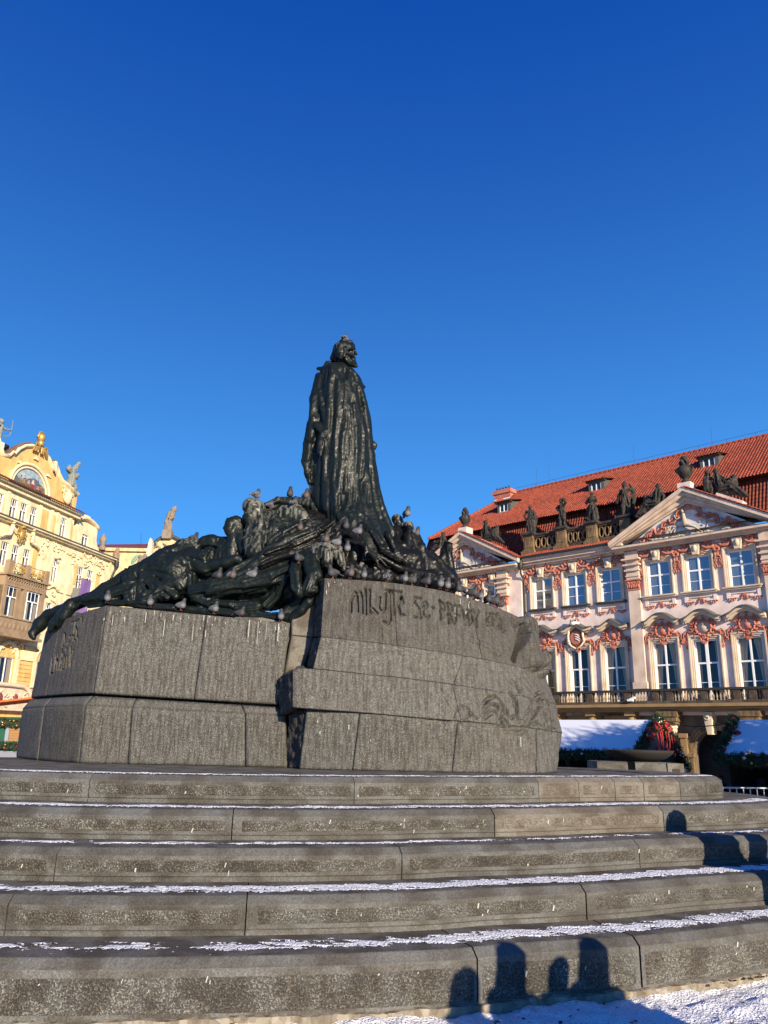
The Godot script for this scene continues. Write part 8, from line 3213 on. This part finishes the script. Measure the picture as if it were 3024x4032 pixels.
func build_barrier() -> void:
	var o := thing("crowd_barrier", "galvanised steel crowd barrier behind the steps at the right edge", "barrier", Vector3(8.1, -0.25, -20.2), deg_to_rad(4.0))
	var g := G.new()
	g.tube([Vector3(0, 1.22, 0), Vector3(2.4, 1.22, 0)], 0.022, 0.022, 8)
	g.tube([Vector3(0, 0.2, 0), Vector3(2.4, 0.2, 0)], 0.022, 0.022, 8)
	g.tube([Vector3(0, 0.0, 0), Vector3(0, 1.22, 0)], 0.022, 0.022, 8)
	g.tube([Vector3(2.4, 0.0, 0), Vector3(2.4, 1.22, 0)], 0.022, 0.022, 8)
	part("frame", g.mesh(), M.steel, o)
	var b := G.new()
	b.tube([Vector3(0, 0.2, 0), Vector3(0, 1.22, 0)], 0.014, 0.014, 6)
	var bm := b.mesh()
	for k in 13:
		part("bar", bm, M.steel, o, Vector3(0.17 + k * 0.172, 0, 0))
	copy(o, Vector3(10.55, -0.25, -20.35), deg_to_rad(2.0), "second crowd barrier, continuing the first out of the picture on the right")
	# bare trees on the sunny side of the square; their twigs dapple the stalls
	for e in [[11.3, -14.6, 1.0], [14.2, -12.8, 1.05], [17.4, -11.6, 1.0]]:
		bare_tree(Vector3(e[0], ground_y(e[0], e[1]), e[1]), e[2], int(e[0] * 10))


func bare_tree(at: Vector3, size: float, sd: int) -> void:
	var r2 := RandomNumberGenerator.new()
	r2.seed = sd
	var o := thing("bare_tree", "leafless winter tree %s on the sunny side of the square" % ["nearest the steps", "in the middle of the row", "farthest from the steps"][0 if sd < 120 else (1 if sd < 160 else 2)], "tree", at)
	var g := G.new()
	g.tube([Vector3(0, -0.2, 0), Vector3(0.05, 1.5, 0), Vector3(0, 3.0, 0.05), Vector3(0.1, 5.0, 0)], 0.19, 0.10, 9)
	part("trunk", g.mesh(), M.stone_old, o)
	var limbs := G.new()
	var tips := []
	for k in 15:
		var a := k * 2.4
		var y := 2.2 + k * 0.2
		var p0 := Vector3(0.03, y, 0.03)
		var l := 2.5 * (1.0 - 0.025 * k)
		var p1 := p0 + Vector3(cos(a) * l * 0.5, l * 0.35, sin(a) * l * 0.5)
		var p2 := p0 + Vector3(cos(a + 0.2) * l, l * 0.62, sin(a + 0.2) * l)
		limbs.tube([p0, p1, p2], 0.07, 0.025, 6)
		for j in 8:
			var f := 0.3 + 0.7 * j / 7.0
			tips.append(p0.lerp(p1, f * 2.0) if f < 0.5 else p1.lerp(p2, f * 2.0 - 1.0))
	part("limbs", limbs.mesh(), M.stone_old, o)
	var tw := G.new()
	for k in 5:
		var d := Vector3(cos(k * 1.3), 1.0 + 0.3 * sin(k * 2.0), sin(k * 1.3)).normalized() * 0.55
		tw.tube([Vector3.ZERO, d * 0.5 + Vector3(0.03, 0, 0.02), d], 0.017, 0.008, 4)
	var where := []
	for p: Vector3 in tips:
		for k in 3:
			var b := Basis(Vector3(r2.randf() - 0.5, 0.2, r2.randf() - 0.5).normalized(), r2.randf_range(-1.6, 1.6))
			where.append(Transform3D(b.scaled(Vector3.ONE * r2.randf_range(0.8, 1.7)), p + Vector3(r2.randf_range(-0.3, 0.3), r2.randf_range(-0.2, 0.5), r2.randf_range(-0.3, 0.3))))
	copies("twigs", tw.mesh(), M.stone_old, where, o)
	o.scale = Vector3.ONE * size


# ---------------------------------------------------------------- people
func figure(coat: Color, trousers: Color, hair: Color, arms: int, hood: bool, long_hair: bool) -> G:
	var s := Sculpt.new()
	s.k = 0.05
	s.fold_amp = 0.010
	s.fold_freq = 9.0
	var skin := Color(0.42, 0.25, 0.18)
	# legs and boots
	s.col = trousers
	for h: float in [-1.0, 1.0]:
		s.limb([Vector3(h * 0.10, 0.90, 0), 0.105, Vector3(h * 0.11, 0.50, 0.02), 0.075, Vector3(h * 0.115, 0.10, 0), 0.055])
	s.col = Color(0.02, 0.018, 0.016)
	for h: float in [-1.0, 1.0]:
		s.limb([Vector3(h * 0.115, 0.05, -0.03), 0.05, Vector3(h * 0.125, 0.04, 0.15), 0.042])
	# coat
	s.col = coat
	s.limb([Vector3(0, 0.80, 0), 0.175, Vector3(0, 1.10, 0), 0.155, Vector3(0, 1.33, -0.01), 0.155])
	s.limb([Vector3(-0.15, 1.37, -0.01), 0.085, Vector3(0.15, 1.37, -0.01), 0.085])
	s.limb([Vector3(0, 1.40, -0.01), 0.08, Vector3(0, 1.46, -0.01), 0.075])
	var hands := []
	for h: float in [-1.0, 1.0]:
		if arms == 0:
			s.limb([Vector3(h * 0.20, 1.36, -0.01), 0.075, Vector3(h * 0.26, 1.10, -0.02), 0.062, Vector3(h * 0.24, 0.86, 0.06), 0.048])
			hands.append([Vector3(h * 0.24, 0.84, 0.06), Vector3(0, -1, 0.15), h])
		else:
			s.limb([Vector3(h * 0.20, 1.36, 0.0), 0.075, Vector3(h * 0.25, 1.22, 0.22), 0.062, Vector3(h * 0.09, 1.48, 0.36), 0.048])
			hands.append([Vector3(h * 0.085, 1.50, 0.37), Vector3(-h * 0.2, 0.9, 0.1), h])
	# neck and head
	s.mat = 1
	s.col = skin
	s.k = 0.03
	s.limb([Vector3(0, 1.44, 0), 0.055, Vector3(0, 1.53, 0.01), 0.053])
	s.limb([Vector3(0, 1.62, 0.0), 0.088, Vector3(0, 1.56, 0.035), 0.062])
	s.k = 0.012
	s.limb([Vector3(0, 1.615, 0.085), 0.012, Vector3(0, 1.59, 0.105), 0.014])
	s.limb([Vector3(-0.022, 1.548, 0.088), 0.009, Vector3(0.022, 1.548, 0.088), 0.009])
	for h: float in [-1.0, 1.0]:
		s.ball(Vector3(h * 0.086, 1.60, 0.0), 0.02)
		s.limb([Vector3(h * 0.02, 1.628, 0.078), 0.011, Vector3(h * 0.05, 1.628, 0.068), 0.010])
	s.col = Color(0.03, 0.025, 0.02)
	for h: float in [-1.0, 1.0]:
		s.ball(Vector3(h * 0.033, 1.612, 0.080), 0.0095)
	# hair or hood
	s.mat = 2
	s.col = hair
	s.k = 0.02
	s.limb([Vector3(0, 1.665, 0.015), 0.078, Vector3(0, 1.64, -0.035), 0.084])
	if long_hair:
		s.limb([Vector3(-0.06, 1.60, -0.03), 0.05, Vector3(-0.07, 1.46, -0.05), 0.04])
		s.limb([Vector3(0.06, 1.60, -0.03), 0.05, Vector3(0.07, 1.46, -0.05), 0.04])
	if hood:
		s.mat = 0
		s.col = coat
		s.limb([Vector3(0, 1.66, -0.01), 0.135, Vector3(0, 1.48, -0.04), 0.14])
	var g := s.mesh(0.020, 71)
	# hands on a finer grid, five fingers each
	var t := Sculpt.new()
	t.mat = 1
	t.col = skin
	t.k = 0.012
	t.fold_amp = 0.0
	for e in hands:
		var w: Vector3 = e[0]
		var d: Vector3 = (e[1] as Vector3).normalized()
		var side := d.cross(Vector3(0, 0, 1)).normalized()
		var pn := side.cross(d).normalized()
		t.limb([w, 0.026, w + d * 0.05, 0.030])
		t.limb([w + d * 0.05 - side * 0.022, 0.018, w + d * 0.08 + side * 0.024, 0.016])
		for k in 4:
			var r0: Vector3 = w + d * 0.075 + side * (k - 1.5) * 0.019
			var l: float = [0.055, 0.072, 0.066, 0.05][k]
			t.limb([r0, 0.0095, r0 + d * l * 0.5 + pn * 0.008, 0.009, r0 + d * l * 0.9 + pn * 0.026, 0.0075])
		var th: Vector3 = w + d * 0.03 - side * 0.03 * e[2]
		t.limb([th, 0.012, th + d * 0.03 - side * 0.02 * e[2] + pn * 0.012, 0.010, th + d * 0.055 - side * 0.02 * e[2] + pn * 0.022, 0.008])
	merge(g, t.mesh(0.0065, 72))
	return g


func build_people() -> void:
	var m := plain(Color.WHITE, 0.85)
	m.vertex_color_use_as_albedo = true
	var black := Color(0.012, 0.012, 0.014)
	var navy := Color(0.016, 0.02, 0.035)
	var a := figure(black, Color(0.02, 0.02, 0.025), Color(0.03, 0.02, 0.014), 0, false, false).mesh()
	var b := figure(navy, Color(0.03, 0.03, 0.04), Color(0.03, 0.02, 0.015), 0, true, false).mesh()
	var c := figure(Color(0.08, 0.05, 0.035), black, Color(0.22, 0.12, 0.05), 0, false, true).mesh()
	var list := [
		[a, Vector3(9.98, -0.56, -24.0), -0.35, 0.98, "dark-haired man in black with glasses, standing before the right stall"],
		[b, Vector3(10.72, -0.58, -23.1), 3.3, 0.94, "person in a dark hooded coat with back turned, behind the steel barrier"],
		[c, Vector3(6.05, -0.42, -23.2), 2.9, 0.99, "person with light brown hair whose head shows over the platform rim"],
		[a, Vector3(5.85, -0.44, -23.9), -0.2, 0.97, "person facing this way in the dark left stall, only the face showing"],
		[b, Vector3(7.22, -0.22, -19.4), 1.2, 0.93, "person in black crouching or leaning beside the granite block end"],
		[b, Vector3(2.63, 0.0, -2.75), 2.9, 0.95, "shorter person standing outside the picture whose shadow falls leftmost on the lowest step"],
		[b, Vector3(2.96, 0.0, -3.03), 2.9, 1.02, "hooded person outside the picture casting the widest head shadow on the lowest step"],
		[c, Vector3(3.32, 0.0, -3.25), 2.8, 0.95, "person outside the picture casting the narrow shadow between two others"],
		[b, Vector3(3.66, 0.0, -3.28), 3.0, 1.01, "person outside the picture casting the rightmost head shadow on the lowest step"],
		[b, Vector3(4.74, 0.0, -7.7), 2.7, 1.14, "tall person outside the picture casting the long shadow across the right steps"],
		[a, Vector3(5.02, 0.0, -7.55), 2.7, 1.04, "person outside the picture beside the tall one, widening the shadow on the right steps"],
		[b, Vector3(5.42, 0.0, -7.62), 2.6, 1.02, "hooded person outside the picture, rightmost of three shading the right steps"]]
	for e in list:
		var o := thing("person", e[4], "person", e[1], e[2])
		part("body", e[0], m, o)
		o.scale = Vector3.ONE * e[3]
	# spectacles of the man by the stall
	var man := get_node("person")
	var s := G.new()
	for h: float in [-1.0, 1.0]:
		var pts := []
		for i in 11:
			var w := TAU * i / 10.0
			pts.append(Vector3(h * 0.034 + cos(w) * 0.024, 1.612 + sin(w) * 0.019, 0.100))
		s.tube(pts, 0.003, 0.003, 5)
		s.tube([Vector3(h * 0.058, 1.614, 0.098), Vector3(h * 0.092, 1.614, 0.0)], 0.003, 0.003, 4)
	s.tube([Vector3(-0.012, 1.614, 0.101), Vector3(0.012, 1.614, 0.101)], 0.003, 0.003, 4)
	part("glasses", s.mesh(), M.cable, man)


# ---------------------------------------------------------------- pigeons
func make_pigeon(back: Color, head: Color, belly: Color, wing: Color) -> Node3D:
	var o := Node3D.new()
	o.name = "pigeon"
	var s := Sculpt.new()
	s.mat = 1
	s.k = 0.03
	s.fold_amp = 0.006
	s.col = belly
	s.limb([Vector3(0, 0.085, 0.030), 0.052, Vector3(0, 0.085, -0.030), 0.044])
	s.col = back
	s.limb([Vector3(0, 0.120, 0.030), 0.050, Vector3(0, 0.088, -0.070), 0.034])
	s.col = head
	s.limb([Vector3(0, 0.150, 0.045), 0.036, Vector3(0, 0.183, 0.055), 0.027])
	s.ball(Vector3(0, 0.196, 0.060), 0.027)
	var m := plain(Color.WHITE, 0.7)
	m.vertex_color_use_as_albedo = true
	part("body", s.mesh(0.010, 80).mesh(), m, o)
	var wm := plain(Color(wing.r, wing.g, wing.b).linear_to_srgb(), 0.75)
	for h: float in [-1.0, 1.0]:
		var w := G.new()
		w.ell(Vector3(h * 0.043, 0.108, -0.025), Vector3(0.016, 0.038, 0.088), Basis(Vector3.RIGHT, -0.28), 8, 6)
		part("wing", w.mesh(), wm, o)
	var t := G.new()
	t.box(Vector3(0, 0.065, -0.13), Vector3(0.045, 0.012, 0.09), Basis(Vector3.RIGHT, -0.35))
	part("tail", t.mesh(), wm, o)
	var bk := G.new()
	bk.lathe([Vector2(0.007, 0), Vector2(0.005, 0.012), Vector2(0.0015, 0.024)], 6, Vector3(0, 0.192, 0.084), Basis(Vector3.RIGHT, PI / 2 + 0.2))
	part("beak", bk.mesh(), M.cable, o)
	for h: float in [-1.0, 1.0]:
		var l := G.new()
		l.tube([Vector3(h * 0.018, 0.05, 0.0), Vector3(h * 0.018, 0.004, 0.004)], 0.005, 0.004, 5)
		l.tube([Vector3(h * 0.018, 0.004, -0.012), Vector3(h * 0.018, 0.004, 0.026)], 0.004, 0.003, 5)
		part("leg", l.mesh(), plain(lin(0.22, 0.07, 0.055), 0.7), o)
	return o


func build_pigeons() -> void:
	var protos := [make_pigeon(Color(0.075, 0.08, 0.092), Color(0.032, 0.038, 0.045), Color(0.145, 0.148, 0.158), Color(0.10, 0.105, 0.117)), make_pigeon(Color(0.03, 0.03, 0.034), Color(0.016, 0.02, 0.021), Color(0.05, 0.05, 0.055), Color(0.028, 0.028, 0.032)), make_pigeon(Color(0.07, 0.05, 0.045), Color(0.03, 0.03, 0.034), Color(0.10, 0.078, 0.07), Color(0.16, 0.16, 0.165))]
	var list := [
		[Vector3(-4.399, 3.967, -12.42), 0, 0.4, "grey pigeon at the left corner of the low stone, beside the bronze knee"],
		[Vector3(-3.695, 3.905, -12.38), 0, 0.2, "grey pigeon second from the left on the low stone's rim"],
		[Vector3(-3.183, 3.861, -12.32), 0, 1.2, "pale grey pigeon third from the left on the low stone's rim"],
		[Vector3(-2.649, 3.809, -12.28), 0, 0.9, "grey pigeon above the joint in the low stone's rim"],
		[Vector3(-2.225, 3.752, -12.24), 1, 1.3, "dark pigeon fifth from the left on the low stone's rim, side on"],
		[Vector3(-1.569, 3.684, -12.12), 0, 0.1, "pale-bellied pigeon at the right end of the low stone's rim"],
		[Vector3(-2.182, 5.836, -12.72), 0, 2.6, "pale grey pigeon on the hooded bronze head"],
		[Vector3(-1.644, 5.951, -13), 1, 0.2, "dark pigeon upright on the bronze arms left of the standing man"],
		[Vector3(-1.368, 5.92, -13), 2, 0.5, "brownish pigeon on the bronze arms nearest the standing man"],
		[Vector3(-3.219, 5.107, -12.88), 1, 2.2, "dark pigeon on the covered bronze head of the reclining figure"],
		[Vector3(-1.946, 5.684, -12.8), 0, 2.8, "pale pigeon between the hooded bronze head and the raised arms"],
		[Vector3(-1.528, 5.695, -12.7), 0, 2.9, "pale pigeon pressed against the bronze hair below two others"],
		[Vector3(-1.392, 5.228, -12.55), 2, 0.3, "brown-breasted pigeon in a hollow of the bronze drapery"],
		[Vector3(-2.63, 4.338, -12.26), 1, 0.9, "leftmost of three pigeons on the long bronze drapery fold"],
		[Vector3(-2.404, 4.339, -12.24), 2, 0.8, "middle one of three pigeons on the long bronze drapery fold"],
		[Vector3(-2.075, 4.358, -12.22), 0, 1.4, "white-winged pigeon, rightmost of three on the bronze drapery fold"],
		[Vector3(-0.791, 9.052, -13.1), 0, 2.7, "pigeon perched on top of the standing bronze man's head"],
		[Vector3(-0.62, 5.213, -12.35), 1, 0.2, "pigeon upright at the hem of the bronze robe"],
		[Vector3(-0.421, 5.123, -12.3), 0, 1.1, "white-spotted pigeon on the rock just right of the robe hem"],
		[Vector3(-0.928, 4.932, -12.15), 2, 0.5, "reddish dark pigeon above the bowed bronze head"],
		[Vector3(-0.746, 4.887, -12.12), 0, 1.7, "pigeon with folded pale wings right above the bowed bronze head"],
		[Vector3(-0.572, 4.786, -12.1), 0, 0.1, "pale pigeon at the right side of the bowed bronze head"],
		[Vector3(-1.323, 4.597, -12), 1, -0.9, "black pigeon on the bronze knee at the corner of the tall stone"],
		[Vector3(-0.762, 4.317, -11.78), 1, -1.3, "dark pigeon leaning left at the left end of the tall stone's rim"],
		[Vector3(-0.501, 4.315, -11.78), 2, 0.5, "brown pigeon second from the left on the tall stone's rim"],
		[Vector3(-0.29, 4.303, -11.78), 0, 0.2, "upright pale pigeon above the first inscribed letters"],
		[Vector3(0.064, 4.279, -11.78), 0, 2.9, "pale pigeon with its back turned, above the inscription's first gap"],
		[Vector3(0.33, 4.264, -11.82), 0, 0.6, "pale pigeon fifth from the left on the tall stone's rim"],
		[Vector3(0.453, 4.258, -11.88), 1, 1.5, "flat sitting mottled pigeon on the tall stone's rim"],
		[Vector3(0.679, 4.243, -11.92), 1, 1.0, "dark pigeon seventh from the left on the tall stone's rim"],
		[Vector3(0.892, 4.218, -11.98), 0, 0.3, "grey pigeon, left one of a close pair on the tall stone's rim"],
		[Vector3(1.001, 4.204, -12.02), 0, 0.5, "grey pigeon, right one of a close pair on the tall stone's rim"],
		[Vector3(1.215, 4.17, -12.1), 1, -0.7, "dark hunched pigeon right of the close pair"],
		[Vector3(1.435, 4.131, -12.22), 1, 1.2, "black pigeon in front of the leftmost palace windows"],
		[Vector3(1.549, 4.098, -12.3), 0, 0.7, "pale-breasted pigeon beside the black one on the rim"],
		[Vector3(1.688, 4.065, -12.38), 1, 0.3, "dark pigeon third from the right on the tall stone's rim"],
		[Vector3(1.811, 4.051, -12.48), 1, 1.4, "black pigeon next to the rightmost one on the rim"],
		[Vector3(1.903, 4.023, -12.55), 1, 1.9, "rightmost pigeon on the tall stone's rim, dark with pale head"],
		[Vector3(0.401, 5.669, -13.12), 0, 0.4, "pigeon on the bearded bronze man's head at the right"],
		[Vector3(0.554, 5.294, -13), 2, 0.9, "pigeon on the shoulder right of the bearded bronze head"]]
	for e in list:
		var o: Node3D = protos[e[1]].duplicate()
		o.name = numbered("pigeon")
		add_child(o)
		o.position = e[0]
		o.rotation.y = e[2]
		o.scale = Vector3.ONE * rng.randf_range(0.84, 0.98)
		tag(o, e[3], "pigeon", "pigeons on the monument")
	for k in 5:
		var o: Node3D = protos[1].duplicate()
		o.name = numbered("pigeon")
		add_child(o)
		o.position = on_palace(-16.2 + k * 0.32, 22.84, -6.3)
		o.rotation.y = k * 1.3
		o.scale = Vector3.ONE * 1.3
		tag(o, "%s dark pigeon from the left in the row on the white chimney" % ["first", "second", "third", "fourth", "fifth"][k], "pigeon", "pigeons on the chimney")
	for p in protos:
		p.free()
